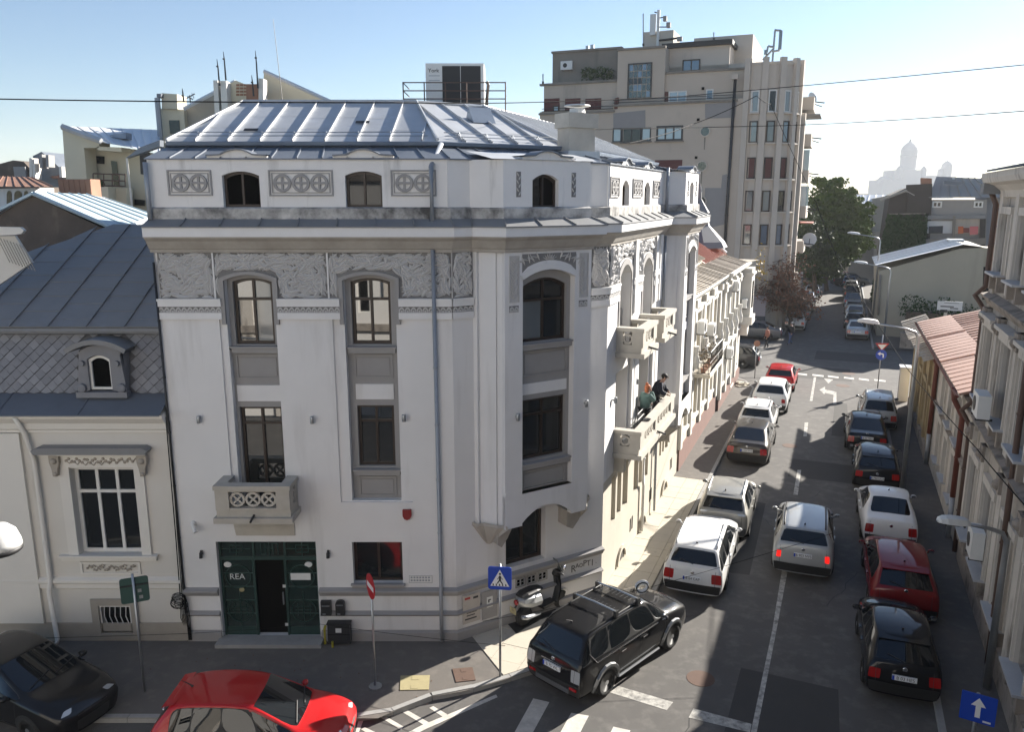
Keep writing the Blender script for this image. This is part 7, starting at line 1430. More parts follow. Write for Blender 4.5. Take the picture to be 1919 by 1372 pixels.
def make_car(s,loc,az,label,paint_,group=None,detail=2,plate=None,name=None):
    t=thing(name or 'parked_car',loc,label,'car',group or 'cars along the street',rz=R(90-az)); OFF[t.name]=Vector()
    vs,fs=car_mesh(s,2 if detail else 1); L,W,H=s['L'],s['W'],s['H']; hx=L/2
    bd=sub(vs,fs,{0},'body',paint_,t); sub(vs,fs,{1},'window_trim',s.get('trimm','trim'),t); sub(vs,fs,{2},'windscreen','car_glass',t); sub(vs,fs,{3},'rear_window','car_glass',t)
    for k in range(4,14): sub(vs,fs,{k},'side_window','car_glass',t)
    rl=s.get('rear_lamp','lamp_red')
    for k in (14,15): sub(vs,fs,{k},'tail_light',rl,t)
    for k in (16,17): sub(vs,fs,{k},'headlight','lamp_clear',t)
    sub(vs,fs,{18},'bumper_trim',s.get('lower','trim'),t)
    bvh=BVHTree.FromPolygons(vs,[f for _,f in fs])
    def sidey(x,z,sd):
        h=bvh.ray_cast(Vector((x,sd*3,z)),Vector((0,-sd,0)))[0]; return h.y if h else sd*W*.46
    def rearx(y,z):
        h=bvh.ray_cast(Vector((-6,y,z)),Vector((1,0,0)))[0]; return h.x if h else -hx
    def topz(x,y):
        h=bvh.ray_cast(Vector((x,y,4)),Vector((0,0,-1)))[0]; return h.z if h else H
    r=s.get('wr',.32); xr=-hx+s.get('rear_over',.78); xf=hx-s.get('front_over',.85)
    for x in (xr,xf):
        for sd in (-1,1):
            ys=sidey(x,r+.28,sd); yf=sd*(abs(ys)-.015); RA=r+.055
            mb=MB(); n_=18; ring=[]
            for rad in (0,RA*.6,RA):
                ring.append([Vector((x+rad*cos(2*pi*k/n_),(sidey(x+rad*cos(2*pi*k/n_),max(.27,r+rad*sin(2*pi*k/n_)),sd)+sd*.006),max(.16,r+rad*sin(2*pi*k/n_)))) for k in range(n_)])
            for a in range(2):
                for k in range(n_): mb.q(ring[a][k],ring[a][(k+1)%n_],ring[a+1][(k+1)%n_],ring[a+1][k])
            mb.build('wheel_arch','trim',t)
            if s.get('flare'):
                mb=MB(); P=[]
                for k in range(0,10):
                    a=-.15+k*(pi+.3)/9; P.append([Vector((x+q*cos(a),sidey(x+q*cos(a),max(.3,r+q*sin(a)),sd)+sd*o_,r+q*sin(a))) for q,o_ in ((RA-.01,.01),(RA+.0,.045),(RA+.07,.05),(RA+.09,.0))])
                for k in range(9):
                    for j in range(3): mb.q(P[k][j],P[k+1][j],P[k+1][j+1],P[k][j+1])
                mb.build('wheel_arch_flare',s['flare'],t,True)
            wheel(t,x,yf+sd*.0,r,sd,s.get('rim','rim'),s.get('spokes',7))
    b=s.get('belt',.95)
    xw=hx-s.get('nose',1.0)
    # mirrors
    for sd in (-1,1):
        xm=xw-.28; y0=sidey(xm,b-.02,sd); mb=MB(); mb.ball((xm,y0+sd*.11,b+.06),.07,.095,.065,10,6); mb.tube([(xm,y0-sd*.03,b),(xm,y0+sd*.08,b+.03)],.03,6); mr=mb.build('mirror',s.get('mirror',paint_),t,True); MB().q(*[(xm-.074,y0+sd*(.11+a),b+.06+c) for a,c in ((-.065,-.04),(.065,-.04),(.065,.04),(-.065,.04))]).build('mirror_glass','chrome',mr)
    if detail:
        # shut lines, handles, sills
        dl=MB(); 
        def seam(P,sd):
            for (xa,za),(xb,zb) in zip(P[:-1],P[1:]):
                k_=6
                for i in range(k_):
                    q=[(xa+(xb-xa)*(i+e)/k_,za+(zb-za)*(i+e)/k_) for e in (0,1)]; v=[Vector((x,sidey(x,z,sd)+sd*.004,z)) for x,z in q]; w_=Vector((.006,0,0)) if abs(zb-za)>abs(xb-xa) else Vector((0,0,.006)); dl.q(v[0]-w_,v[1]-w_,v[1]+w_,v[0]+w_)
        xd=(xr+xf)/2-.05
        for sd in (-1,1):
            seam([(xw-.12,b-.06),(xw-.12,.38),(xw-.2,.33)],sd); seam([(xd,b-.02),(xd,.33)],sd); seam([(xr+.52,b-.02),(xr+.42,.62),(xr+.48,.36)],sd); seam([(xr+.5,.34),(xw-.2,.33)],sd)
            if s['kind']!='sedan': pass
        for y in (-W*.36,W*.36):
            for i in range(5):
                z0=.5+i*(b-.5)/5; z1=.5+(i+1)*(b-.5)/5; x0,x1=rearx(y,z0)-.004,rearx(y,z1)-.004; dl.q((x0,y-.005,z0),(x0,y+.005,z0),(x1,y+.005,z1),(x1,y-.005,z1))
        for i in range(10):
            y0=-W*.36+i*W*.072; y1=y0+W*.072; dl.q((rearx(y0,.5)-.004,y0,.495),(rearx(y1,.5)-.004,y1,.495),(rearx(y1,.506)-.004,y1,.506),(rearx(y0,.506)-.004,y0,.506))
        dl.build('shut_lines','trim',t)
        for sd in (-1,1):
            for x in (xd+.16,xr+.62):
                y=sidey(x,b-.14,sd); MB().bx(x-.09,x+.09,min(y,y+sd*.03),max(y,y+sd*.03),b-.155,b-.125).build('door_handle',s.get('handle',paint_),t)
        MB().tube([(xw-.05,-W*.3,topz(xw-.05,-W*.3)+.02),(xw-.2,.05,topz(xw-.2,.05)+.03)],.012,4).tube([(xw-.05,W*.05,topz(xw-.05,W*.05)+.02),(xw-.2,W*.36,topz(xw-.2,W*.36)+.03)],.012,4).build('wiper','trim',t)
        zr_=b+.12; MB().tube([(rearx(0,zr_)-.02,0,zr_),(rearx(W*.2,zr_+.08)-.02,W*.22,zr_+.08)],.012,4).build('wiper','trim',t) if s['kind']!='sedan' else None
    if s.get('rails'):
        for sd in (-1,1):
            x0=-hx+.12+s.get('rslope',.45)+.1; x1=xw-s.get('wlen',.85)-.12; y=sd*W/2*.655; P=[(x0,y,topz(x0,y)+.0),(x0+.08,y,topz(x0+.1,y)+.05),(x1-.08,y,topz(x1-.1,y)+.05),(x1,y,topz(x1,y))]; MB().tube(P,.022,6).build('roof_rail',s['rails'],t,True)
    if s.get('bars'):
        for x in (-.75,.15):
            zt_=topz(x,0)+.13; ye=W/2*.72; MB().tube([(x,-ye,zt_-.02),(x,0,zt_),(x,ye,zt_-.02)],.022,6).build('roof_bar','steel',t); MB().bx(x-.05,x+.05,-ye-.02,-ye+.06,topz(x,-ye+.05),zt_).bx(x-.05,x+.05,ye-.06,ye+.02,topz(x,ye-.05),zt_).build('bar_foot','trim',t)
        mb=MB()
        for k in range(9):
            y=-W*.27+k*W*.0675; mb.q(*[(x_,y_,topz(x_,y_)+.004) for x_,y_ in ((-.62,y-.006),(.3,y-.006),(.3,y+.006),(-.62,y+.006))])
        mb.build('roof_rib','car_grey',t)
    xa=-hx+s.get('rslope',.45)+(.35 if s['kind']!='sedan' else 1.0)
    MB().tube([(xa,0,topz(xa,0)),(xa-.05,0,topz(xa,0)+.05),(xa-.22,0,topz(xa,0)+.14)],[.03,.012,.005],5).build('aerial','trim',t)
    if s.get('spoiler'):
        x0=-hx+.10+s.get('rslope',.45); MB().q(*[(x0-.16,y,H-.10) for y in (-W*.33,W*.33)],*[(x0+.1,y,H-.035) for y in (W*.33,-W*.33)]).q(*[(x0-.16,y,H-.125) for y in (-W*.33,W*.33)],*[(x0-.16,y,H-.10) for y in (W*.33,-W*.33)]).build('spoiler',paint_,t)
    zp=s.get('pz',.78 if s['kind']!='sedan' else .80); xp=min(rearx(0,zp),rearx(.2,zp),rearx(-.2,zp),rearx(0,zp-.05))-.012
    Fp=Fr((0,0),0)
    pl_=MB().bx(xp-.012,xp+.06,-.26,.26,zp-.057,zp+.057).build('licence_plate','plate_white',t); MB().bx(xp-.014,xp-.011,.212,.26,zp-.055,zp+.055).build('plate_band','plate_blue',pl_)
    if plate and detail:
        c=bpy.data.curves.new('n','FONT'); c.body=plate; c.size=.115; c.align_x='CENTER'; c.align_y='CENTER'; o=bpy.data.objects.new('n',c); me=bpy.data.meshes.new_from_object(o); bpy.data.objects.remove(o); me.materials.clear(); me.materials.append(M['ink']); o=bpy.data.objects.new('plate_number',me); o.matrix_local=Matrix(((0,0,-1,xp-.015),(-.88,0,0,-.02),(0,1,0,zp),(0,0,0,1))); link(o,pl_)
    ze=s.get('ez',zp+.17); xe=rearx(0,ze); MB().lathe((xe+.005,0,ze),[(.055,0),(.055,.015),(.04,.02),(0,.012)],12,(-1,0,0)).build('badge','chrome',t,True)
    if s.get('chrome_strip'): 
        y=W*.33; MB().bx(rearx(0,zp+.10)-.012,rearx(0,zp+.1)+.05,-.34,.34,zp+.085,zp+.105).build('tailgate_strip','chrome',t)
    if s.get('extra'): s['extra'](t,rearx,sidey,topz,paint_)
    return t
T_hatch=dict(kind='hatch',L=4.0,W=1.74,H=1.46,rslope=.42,nose=.98,wlen=.95,belt=.93,hood=.93,wr=.31,spoiler=1)
T_suv=dict(kind='suv',L=4.65,W=1.80,H=1.70,rslope=.34,nose=1.15,wlen=.72,belt=1.08,hood=1.08,wr=.355,lift=.06,quarter=1,rear_over=.95,front_over=.9,pz=.92)
T_est=dict(kind='estate',L=4.70,W=1.81,H=1.51,rslope=.36,nose=1.15,wlen=.95,belt=.97,hood=.95,wr=.325,quarter=1,rear_over=1.05,front_over=.95,rails='steel',pz=.70)
T_sedan=dict(kind='sedan',L=4.6,W=1.80,H=1.46,rslope=.8,tlen=.55,trunk=1.04,nose=1.1,wlen=.95,belt=.95,hood=.94,wr=.325,rear_over=1.0,front_over=.9,pz=.75)
T_mpv=dict(kind='mpv',L=4.4,W=1.79,H=1.65,rslope=.28,nose=.85,wlen=1.0,belt=.98,hood=1.0,wr=.32,quarter=1,rear_over=.85,pz=.78)
def V_(b,**k): d=dict(b); d.update(k); return d
def rearat(x,y,z,s,az,row=0):
    """car centre such that its rear end, z above the road, is seen at pixel x,y"""
    p=G(x,y,ZR_+z); h=Vector((sin(R(az)),cos(R(az)),0)); p=p+h*(s['L']/2-.02); return (p.x,p.y,ZR_)
GL='cars parked along the left kerb'; GR_='cars parked along the right kerb'; GF='cars parked beyond the crossing'; SA=22.4
# the black off-road car on the corner
def suv_x(t,rearx,sidey,topz,pm):
    for sd in (-1,1):
        P=[(x,sidey(x,1.045,sd)+sd*.012,1.045) for x in (-1.75,-1.2,-.5,.2,.75)]; MB().tube(P,.018,5).build('chrome_strip','chrome',t); P=[(x,sidey(x,.36,sd)+sd*.05,.33) for x in (-.95,-.4,.2,.75)]; MB().tube(P,.035,5).build('side_step','steel',t)
        MB().tube([(-1.75,sidey(-1.75,1.05,sd)+sd*.012,1.05),(-1.93,sidey(-1.93,1.3,sd)+sd*.012,1.3)],.014,5).build('chrome_strip','chrome',t)
    MB().bx(rearx(0,.42)-.02,rearx(0,.42)+.1,-.5,.5,.36,.47).build('rear_skid','car_grey',t)
    for y in (-.62,.62): MB().bx(rearx(y,.5)-.015,rearx(y,.5)+.05,y-.1,y+.1,.47,.54).build('reflector','lamp_red',t)
s=V_(T_suv,L=4.64,rear_lamp='lamp_clear',flare='car_grey',rails='trim',bars=1,extra=suv_x,handle='chrome',spokes=7,pz=.86,chrome_strip=1,lth=.05)
p0_=G(1137,1304,ZR_); p1_=G(1256,1218,ZR_); azs=math.degrees(math.atan2((p1_-p0_).x,(p1_-p0_).y)); h=Vector((sin(R(azs)),cos(R(azs)),0)); nl=Vector((-h.y,h.x,0)); c=(p0_+p1_)/2+nl*.86; 
make_car(s,(c.x,c.y,ZR_),azs,'black off road car with roof bars parked across the corner pavement','car_black',GL,2,'B 75 WL')
s=V_(T_est,wrap=1,lth=.03,ez=.86); make_car(s,rearat(1297,1098,.45,s,21.5),21.5,'white estate car with roof rails at the left kerb, behind the black off road car','car_white',GL,2,'B 64 CAP')
s=V_(T_hatch,L=4.19,W=1.80,H=1.54,rslope=.5,belt=.99,hood=1.0,rails='steel',rear_lamp='lamp_clear',lower='car_grey',pz=.66,lamp='high',wr=.335); make_car(s,rearat(1352,992,.42,s,21),21,'silver grey crossover hatchback parked in front of the white estate car','car_beige',GL,2,'B 56 CJP')
s=V_(T_suv,L=4.38,W=1.84,H=1.61,rails='trim',rear_lamp='lamp_on',quarter=0,pz=.86,lth=.11,chrome_strip=0,lift=.02); make_car(s,rearat(1503,1066,.42,s,21),21,'silver white crossover driving in the middle of the street with brake lights on','car_silver','cars driving',2,'B 903 NVS',name='moving_car')
s=V_(T_sedan,L=4.86,W=1.86,H=1.47,rslope=.9,tlen=.4,trunk=1.06,rim='rim'); make_car(s,rearat(1399,858,.42,s,22.4),22.4,'dark brown black saloon at the left kerb, its roof silvery with reflections','car_brown',GL,2,'B 436 MVD')
s=V_(T_hatch,L=4.07,W=1.75,H=1.52,rails='trim',belt=.95,pz=.7); make_car(s,rearat(1414,806,.42,s,22.6),22.6,'white hatchback with dark tail lights in front of the dark saloon','car_white',GL,2,'B 27 NOR')
s=V_(T_suv,L=4.37,W=1.90,H=1.60,quarter=0,rslope=.55,rear_lamp='lamp_red',lth=.09,belt=1.08,pz=.80); make_car(s,rearat(1441,764,.42,s,22.4),22.4,'white sporty off roader with dark rear window, second from the crossing','car_white',GL,2,'B 18 RRE')
s=V_(T_hatch,rslope=.55,W=1.78,H=1.45,pz=.6); make_car(s,rearat(1460,724,.42,s,23),23,'bright red hatchback parked nearest to the crossing on the left','car_red',GL,2,None)
# right-hand row
s=V_(T_mpv,rails='car_silver',pz=.85); make_car(s,rearat(1646,795,.42,s,SA),SA,'silver people carrier with white roof, farthest of the right hand row','car_silver',GR_,2,'B 09 WXL')
s=V_(T_sedan,L=4.7,trunk=1.03,W=1.79,pz=.84); make_car(s,rearat(1624,838,.42,s,21.5),21.5,'black saloon with red tail lights and sky reflected on its roof, right hand row','car_black',GR_,2,'B 52 MRY')
s=V_(T_hatch,L=4.25,W=1.75,H=1.43,rslope=.62,pz=.62); make_car(s,rearat(1643,905,.42,s,SA),SA,'black three door hatchback beside the grey lamp pole','car_black',GR_,2,'B 794 UCA')
s=V_(T_sedan,L=4.25,W=1.74,H=1.53,trunk=1.08,rslope=.7,tlen=.55,belt=.97,pz=.50,wr=.30,lower='trim',lamp='mid',ez=.9); make_car(s,rearat(1668,1012,.42,s,20.5),20.5,'white low budget saloon with red lamps and dark bumper band','car_white',GR_,2,'GL 13 RBX')
s=V_(T_hatch,L=4.35,W=1.80,H=1.47,rslope=.6,pz=.55,ez=.98,lamp='high',rear_lamp='lamp_red',lth=.06); make_car(s,rearat(1695,1145,.42,s,20.5),20.5,'dark red hatchback with a round chrome badge, behind the white saloon','car_darkred',GR_,2,'B 40 HUD')
s=V_(T_hatch,L=3.9,W=1.67,H=1.45,rslope=.6,pz=.72,ez=.92,wr=.295); make_car(s,rearat(1692,1298,.35,s,20),20,'black small hatchback with sky blue reflections, nearest of the right hand row','car_black',GR_,2,'B 03 HES')
# foreground left
s=V_(T_hatch,L=3.95,W=1.74,H=1.50,rslope=.34,belt=.93,hood=.93,nose=.90,wlen=.95,wrap=1,lth=.03); c=G(478,1312,ZR_+1.2); make_car(s,(c.x,c.y+.0,ZR_),91,'bright red hatchback seen from its side at the bottom of the view','car_red','cars in the near street',2,'B 31 KLO')
s=V_(T_sedan,L=4.6,W=1.8,H=1.45); f_=G(172,1325,ZR_+.6); h=Vector((sin(R(113)),cos(R(113)),0)); c=f_-h*2.3; make_car(s,(c.x,c.y,ZR_),113,'black saloon half in shade at the bottom left corner','car_black','cars in the near street',2,None)
# beyond and beside the crossing
def farcar(x,y,s,az,label,pm,z=.4,det=1,g=GF): make_car(s,rearat(x,y,z,s,az),az,label,pm,g,det,None)
farcar(1424,678,V_(T_est,rails=None),292.4,'dark estate car parked in the side street beside the white row house','car_dark')
farcar(1465,628,V_(T_sedan,L=4.85),292.4,'dark grey saloon in the side street before the graffiti hoarding','car_grey')
farcar(1489,613,V_(T_sedan),SA,'white saloon beyond the crossing under the bare tree','car_white'); farcar(1499,595,V_(T_est),SA,'silver estate car in front of the white saloon under the bare tree','car_silver')
farcar(1507,580,V_(T_hatch),SA,'pale blue hatchback half hidden by the bare tree','car_blue'); farcar(1512,568,V_(T_hatch),SA,'blue hatchback behind the branches of the bare tree','car_blue'); farcar(1522,552,V_(T_hatch),SA,'silver hatchback far down the left kerb','car_silver')
farcar(1560,530,V_(T_suv),SA+70,'dark off roader standing across the far end of the street','car_dark')
RP_=[(1607,630,T_sedan,'silver saloon, nearest of the right hand row beyond the crossing','car_silver'),(1602,611,T_est,'dark estate car, second of the right hand row beyond the crossing','car_dark'),(1603,597,T_sedan,'silver saloon, third of the right hand row beyond the crossing','car_silver'),(1600,584,T_hatch,'silver grey hatchback, fourth of the right hand row beyond the crossing','car_grey'),(1598,571,T_sedan,'dark blue saloon, fifth of the right hand row beyond the crossing','car_blue'),(1597,556,T_mpv,'black van like car, sixth of the right hand row beyond the crossing','car_black'),(1595,543,T_hatch,'dark grey hatchback, seventh of the right hand row beyond the crossing','car_grey'),(1592,534,T_hatch,'blue hatchback, eighth of the right hand row beyond the crossing','car_blue'),(1590,526,T_hatch,'red hatchback, farthest of the right hand row beyond the crossing','car_red')]
for x,y,s,lb,pm in RP_: farcar(x,y,V_(s),SA,lb,pm)
# ================================================================ people
A('skin',(.45,.27,.20),.6); A('hair_red',(.42,.13,.05),.7); A('hair_dark',(.018,.014,.012),.7); A('cloth_navy',(.012,.015,.028),.85); A('cloth_teal',(.10,.17,.155),.85); A('cloth_coral',(.45,.17,.11),.85); A('cloth_black',(.014,.014,.016),.85); A('jeans',(.05,.08,.17),.85); A('shoe',(.02,.02,.02),.7); A('hair_grey',(.30,.29,.28),.8)
def skin(V,E,name,m,par,lvl=2):
    me=bpy.data.meshes.new(name); me.from_pydata([v[:3] for v in V],E,[]); o=bpy.data.objects.new(name,me); col.objects.link(o)
    md=o.modifiers.new('s','SKIN'); 
    for i,v in enumerate(V): me.skin_vertices[0].data[i].radius=(v[3],v[4] if len(v)>4 else v[3])
    me.skin_vertices[0].data[0].use_root=True; md.use_smooth_shade=True; sb=o.modifiers.new('d','SUBSURF'); sb.levels=lvl
    dg=bpy.context.evaluated_depsgraph_get(); nm=bpy.data.meshes.new_from_object(o.evaluated_get(dg)); bpy.data.objects.remove(o); nm.name=name; nm.materials.clear(); nm.materials.append(M[m]); nm.polygons.foreach_set('use_smooth',[True]*len(nm.polygons)); return link(bpy.data.objects.new(name,nm),par)
def person(loc,az,label,top,legs,hair,pose,h=1.74,hairlen=0,coat=0):
    """y is forwards; pose holds hands, elbows, knees and feet"""
    k=h/1.74; t=thing('person',loc,label,'person',None,rz=R(-az)); OFF[t.name]=Vector(); lean=pose.get('lean',0)
    S=lambda x,y,z,*r: (x*k,y*k,z*k,*[q*k for q in r])
    vs=pose.get('vs',1); dz=pose.get('dz',0)
    yl=lambda z: lean*(z-.95)
    S=lambda x,y,z,*r: (x*k,y*k,(z if z<.62 else (.95+(z-.95)*vs if z>.95 else z)-dz*min(1,(z-.5)/.4))*k,*[q*k for q in r])
    V=[S(0,0,.95,.15,.11)]; E=[]
    def ch(p,*pts):
        for q in pts: V.append(q); E.append((p,len(V)-1)); p=len(V)-1
        return p
    sp=ch(0,S(0,yl(1.15),1.15,.14,.10),S(0,yl(1.34),1.34,.16,.105),S(0,yl(1.45),1.45,.10,.08)); nk=ch(sp,S(0,yl(1.54)+.01,1.54,.055)); hx=pose.get('head',(0,yl(1.68)+.02,1.66)); ch(nk,S(*hx,.085,.095),S(hx[0],hx[1]-.005,hx[2]+.09,.06))
    for sd,nm in ((-1,'l'),(1,'r')):
        kn=pose.get('k'+nm,(sd*.10,.03,.50)); ft=pose.get('f'+nm,(sd*.10,0,.06)); e=ch(0,S(sd*.10,0,.86,.085),S(*kn,.062),S(*ft,.045),S(ft[0],ft[1]+.12,ft[2]-.02,.035))
        el=pose.get('e'+nm,(sd*.27,yl(1.12)-.02,1.12)); hd=pose.get('h'+nm,(sd*.26,yl(.9)+.1,.88)); ch(sp,S(sd*.17,yl(1.41),1.41,.06),S(*el,.045),S(*hd,.032))
    b=skin(V,E,'body','skin',t)
    # clothes: the same skeleton a little thicker
    def cloth(nm,sel,m,add): 
        V2=[];E2=[]; mp={}
        for i in sel: mp[i]=len(V2); V2.append((*V[i][:3],*[r+add*k for r in V[i][3:]]))
        for a,c in E:
            if a in mp and c in mp: E2.append((mp[a],mp[c]))
        return skin(V2,E2,nm,m,t)
    # vertex order: 0 pelvis 1 2 3 spine 4 neck 5 6 head, then per side: hip knee foot toe shoulder elbow hand
    L_=[7,8,9,10]; Rr=[14,15,16,17]
    cloth('trousers',[0]+L_[:3]+Rr[:3],legs,.012); cloth('jacket',[0,1,2,3,11,12,18,19]+[13,20],top,.045 if not coat else .05); cloth('shoes',[9,10],'shoe',.012); cloth('shoes',[16,17],'shoe',.012)
    MB().tube([Vector(V[i][:3]) for i in (0,1,2,3)]+[Vector(V[4][:3])-Vector((0,0,.03))],[.165*k,.18*k,.185*k,.13*k,.07*k],12).build('torso_cloth',top,t,True)
    hc=Vector(V[5][:3]); mb=MB(); mb.ball(hc+Vector((0,-.025,.05))*k,.10*k,.108*k,.10*k,12,8)
    if hairlen: mb.ball(hc+Vector((0,-.07,-.06))*k,.085*k,.06*k,.13*k,10,6).ball(hc+Vector((0,-.06,.17))*k,.05*k,n=8,m=6)
    mb.build('hair',hair,t,True); mb=MB()
    for sd in (-1,1): mb.ball(hc+Vector((sd*.033,.088,.03))*k,.012*k,n=6,m=4)
    mb.build('eyes','ink',t); MB().ball(hc+Vector((0,.1,0))*k,.014*k,.02*k,.024*k,6,4).ball(hc+Vector((-.088,0,.01))*k,.015*k,.025*k,.035*k,6,4).ball(hc+Vector((.088,0,.01))*k,.015*k,.025*k,.035*k,6,4).build('nose_and_ears','skin',t,True)
    for i in (13,20):
        p=Vector(V[i][:3]); q=Vector(V[i-1][:3]); d=(p-q).normalized(); s_=d.orthogonal().normalized(); mb=MB(); mb.ball(p+d*.05*k,.032*k,.034*k,.042*k,8,6)
        for j in range(4): a=p+d*.075*k+s_*(-.027+.018*j)*k; mb.tube([a,a+d*(.04+.006*(j%3))*k,a+d*.065*k+Vector((0,.012,-.012))*k],[.010*k,.009*k,.006*k],5)
        mb.tube([p+d*.03*k-s_*.03*k,p+d*.07*k-s_*.055*k],[.011*k,.007*k],5); mb.build('hand','skin',t,True)
    return t
bz=4.06
uw=F3.at(1209,745,.25)[0]; um=F3.at(1228,755,.30)[0]
person(F3.p(uw,.25,bz),60,'person with tied red hair in a grey green top on the long balcony','cloth_teal','cloth_black','hair_red',dict(lean=.15,vs=.95,dz=.26,kl=(-.12,.25,.45),kr=(.12,.25,.45),hr=(.08,.2,1.56),er=(.26,.2,1.24),hl=(-.18,.3,1.05),el=(-.27,.05,1.15)),1.66,1)
person(F3.p(um,.28,bz),112,'person with short dark hair in a navy jacket leaning on the balcony parapet','cloth_navy','cloth_black','hair_dark',dict(lean=.42,vs=.80,dz=.12,kl=(-.1,.1,.5),kr=(.1,.06,.5),hl=(-.20,.40,1.02),el=(-.31,.26,1.12),hr=(.20,.42,1.02),er=(.31,.26,1.12)),1.76)
bt_=thing('cafe_table',F3.p(3.1,.45,bz),'small dark folding table and chair back on the long balcony','table'); MB().tube([F3.p(2.6,.3,bz+.75),F3.p(3.5,.3,bz+.75)],.02,5).tube([F3.p(2.6,.3,bz+.55),F3.p(3.5,.3,bz+.55)],.02,5).box(F3,2.6,3.5,.25,.6,bz+.42,bz+.45).build('top','black_metal',bt_); MB().tube([F3.p(2.65,.3,bz-.1),F3.p(2.65,.3,bz+.8)],.018,5).tube([F3.p(3.45,.3,bz-.1),F3.p(3.45,.3,bz+.8)],.018,5).build('leg','black_metal',bt_)
pot=thing('ashtray',F3.p(2.3,.66,4.76),'dark shallow dish on the coping of the long balcony','dish'); MB().lathe(F3.p(2.3,.68,4.75),[(.08,0),(.13,.04),(.12,.045),(.07,.015),(0,.015)],12).build('bowl','black_metal',pot,True)
b=G(1437,652,ZR_); person((b.x,b.y,ZR_),270,'pedestrian in a coral jacket and black trousers crossing the side street','cloth_coral','cloth_black','hair_dark',dict(kl=(-.1,.12,.5),fl=(-.1,.16,.06),kr=(.1,.0,.5),fr=(.1,-.16,.08)),1.68,1,1)
b=G(1481.5,646,ZR_); person((b.x,b.y,ZR_),250,'pedestrian in a black jacket and blue jeans walking on the crossing','cloth_black','jeans','hair_grey',dict(kl=(-.1,.16,.5),fl=(-.1,.26,.08),kr=(.1,.02,.48),fr=(.1,-.26,.1),hl=(-.3,.16,.95),hr=(.3,-.12,.92)),1.78,0,1)
# ================================================================ scooter on the corner pavement
p=G(1010,1157); SCt=thing('parked_scooter',(p.x,p.y,0),'silver and black motor scooter with windscreen parked against the chamfer plinth','scooter',None,rz=R(90-46)); OFF[SCt.name]=Vector(); SCt.scale=(1.16,1.16,1.16)
def sec(mb,rows):
    for a,b in zip(rows[:-1],rows[1:]):
        n=len(a)
        for i in range(n): mb.q(a[i],a[(i+1)%n],b[(i+1)%n],b[i])
    mb.q(*rows[0][::-1]); mb.q(*rows[-1])
def el(x,w_,z0,z1,n=10): return [Vector((x,w_*cos(2*pi*k/n),(z0+z1)/2+(z1-z0)/2*sin(2*pi*k/n))) for k in range(n)]
mb=MB(); sec(mb,[el(-.72,.06,.62,.74),el(-.62,.17,.5,.78),el(-.35,.22,.38,.78),el(-.08,.2,.34,.74),el(.02,.14,.36,.62)]); mb.build('rear_body','car_silver',SCt,True)
mb=MB(); sec(mb,[[Vector((.0,-.17,.26)),Vector((.0,.17,.26)),Vector((.0,.17,.33)),Vector((.0,-.17,.33))],[Vector((.42,-.17,.28)),Vector((.42,.17,.28)),Vector((.42,.17,.35)),Vector((.42,-.17,.35))]]); mb.build('footboard','black_plastic',SCt)
mb=MB()
for a in range(4):
    z0,z1=.28+a*.17,.28+(a+1)*.17; x0,x1=.44+a*.035,.44+(a+1)*.035; w0,w1=(.2,.24,.25,.22,.14)[a:a+2]
    for i in range(6):
        f=lambda w_,j:w_*(-1+2*j/6); b_=lambda j:.09*(1-(-1+2*j/6)**2)
        mb.q((x0+b_(i),f(w0,i),z0),(x0+b_(i+1),f(w0,i+1),z0),(x1+b_(i+1),f(w1,i+1),z1),(x1+b_(i),f(w1,i),z1)).q((x0+b_(i)-.05,f(w0,i),z0),(x0+b_(i+1)-.05,f(w0,i+1),z0),(x1+b_(i+1)-.05,f(w1,i+1),z1),(x1+b_(i)-.05,f(w1,i),z1))
mb.build('leg_shield','car_dark',SCt,True)
mb=MB(); sec(mb,[el(-.66,.12,.76,.82),el(-.5,.17,.77,.86),el(-.2,.16,.76,.86),el(.02,.12,.74,.82),el(.08,.06,.73,.77)]); mb.build('seat','black_plastic',SCt,True)
MB().tube([(.68,0,.24),(.56,0,.7),(.52,0,1.0)],.03,8).tube([(.48,-.34,1.05),(.53,-.12,1.02),(.53,.12,1.02),(.48,.34,1.05)],.02,8).build('handlebar','black_metal',SCt,True); MB().ball((.6,0,.95),.12,.13,.1,12,8).build('headset','car_black',SCt,True)
MB().lathe((.7,0,.9),[(.075,0),(.07,.02),(0,.035)],14,(1,0,.1)).build('headlight','lamp_clear',SCt,True)
mb=MB()
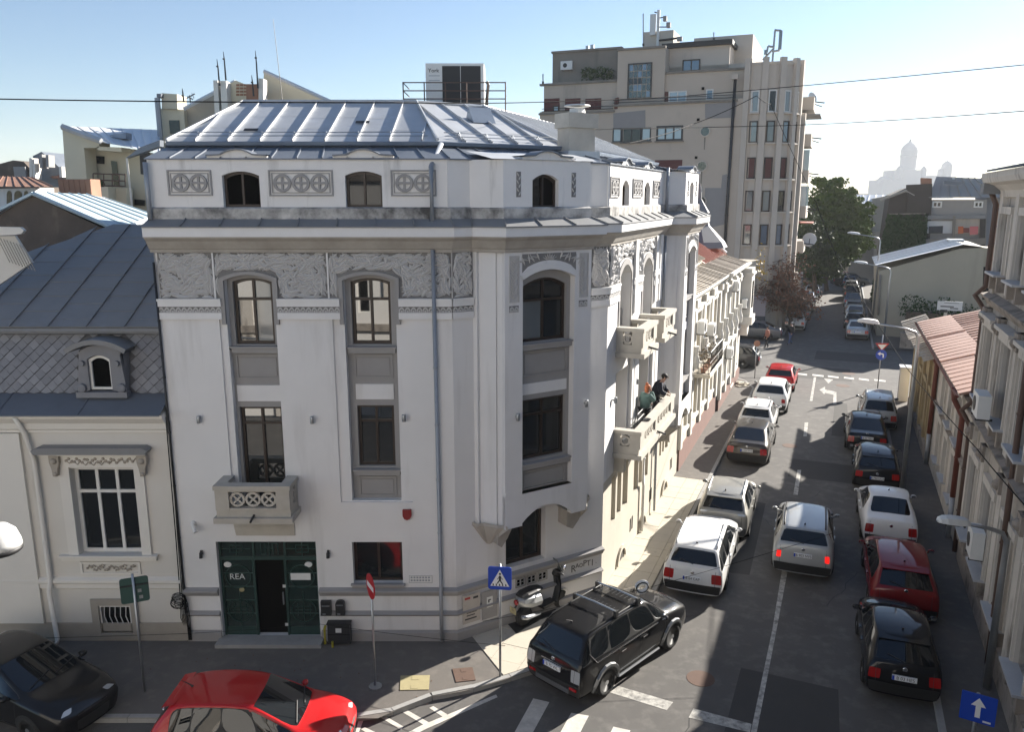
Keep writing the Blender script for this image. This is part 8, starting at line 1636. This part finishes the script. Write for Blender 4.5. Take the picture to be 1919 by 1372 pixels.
for i in range(6):
    y0,y1=-.19+i*.063,-.19+(i+1)*.063; c=lambda y:.62+.05*(1-(y/.2)**2); mb.q((c(y0),y0,1.0),(c(y1),y1,1.0),(c(y1)-.16,y1*.85,1.36),(c(y0)-.16,y0*.85,1.36))
mb.build('screen','glass_pale',SCt,True)
for sd in (-1,1):
    MB().tube([(.5,sd*.27,1.05),(.47,sd*.33,1.22)],.009,5).build('mirror_stem','black_metal',SCt); MB().lathe((.46,sd*.36,1.26),[(.0,-.02),(.07,-.01),(.075,.008),(0,.012)],12,(-1,0,.35)).build('mirror','chrome',SCt,True)
for x,r in ((.72,.23),(-.5,.23)):
    wo=MB().lathe((x,-.06,r),[(r*.62,0),(r*.92,-.01),(r,.02),(r,.1),(r*.92,.13),(r*.62,.12)],20,(0,1,0)).build('wheel','tyre',SCt,True); MB().lathe((x,-.05,r),[(r*.62,0),(r*.2,.02),(r*.2,.08),(r*.62,.1)],14,(0,1,0)).build('rim','rim',wo)
mb=MB(); 
for i in range(8):
    a0,a1=.15+i*.3,.15+(i+1)*.3
    for w0,w1,rr in ((-.09,.09,.27),): mb.q(*[(.72+rr*cos(a),y,.23+rr*sin(a)) for a,y in ((a0,w0),(a1,w0),(a1,w1),(a0,w1))])
mb.build('mudguard','car_silver',SCt,True)
MB().lathe((-.74,0,.66),[(.07,0),(.06,.04),(0,.06)],10,(-1,0,0)).build('tail_light','lamp_red',SCt,True); MB().bx(-.86,-.85,-.1,.1,.42,.58).build('licence_plate','yellow_cover',SCt); MB().tube([(-.72,0,.6),(-.86,0,.5)],.02,5).build('plate_arm','black_plastic',SCt); MB().bx(.2,.34,.172,.176,.4,.46).build('sticker','white_plastic',SCt) if False else None
MB().tube([(-.1,-.15,.2),(-.6,-.2,.3),(-.75,-.2,.36)],[.03,.06,.05],8).build('exhaust','steel',SCt,True); MB().tube([(-.02,.12,.3),(-.1,.3,.0)],.015,5).build('side_stand','black_metal',SCt)
mt=thing('dark_patch',G(1000,1180),'dark flat patch on the pavement beneath the scooter','patch'); MB().q(*[G(x,y)+Vector((0,0,.026)) for x,y in ((952,1172),(1040,1142),(1060,1158),(968,1190))]).build('patch','black_plastic',mt)  # flat dark quad laid on the pavement beneath the scooter
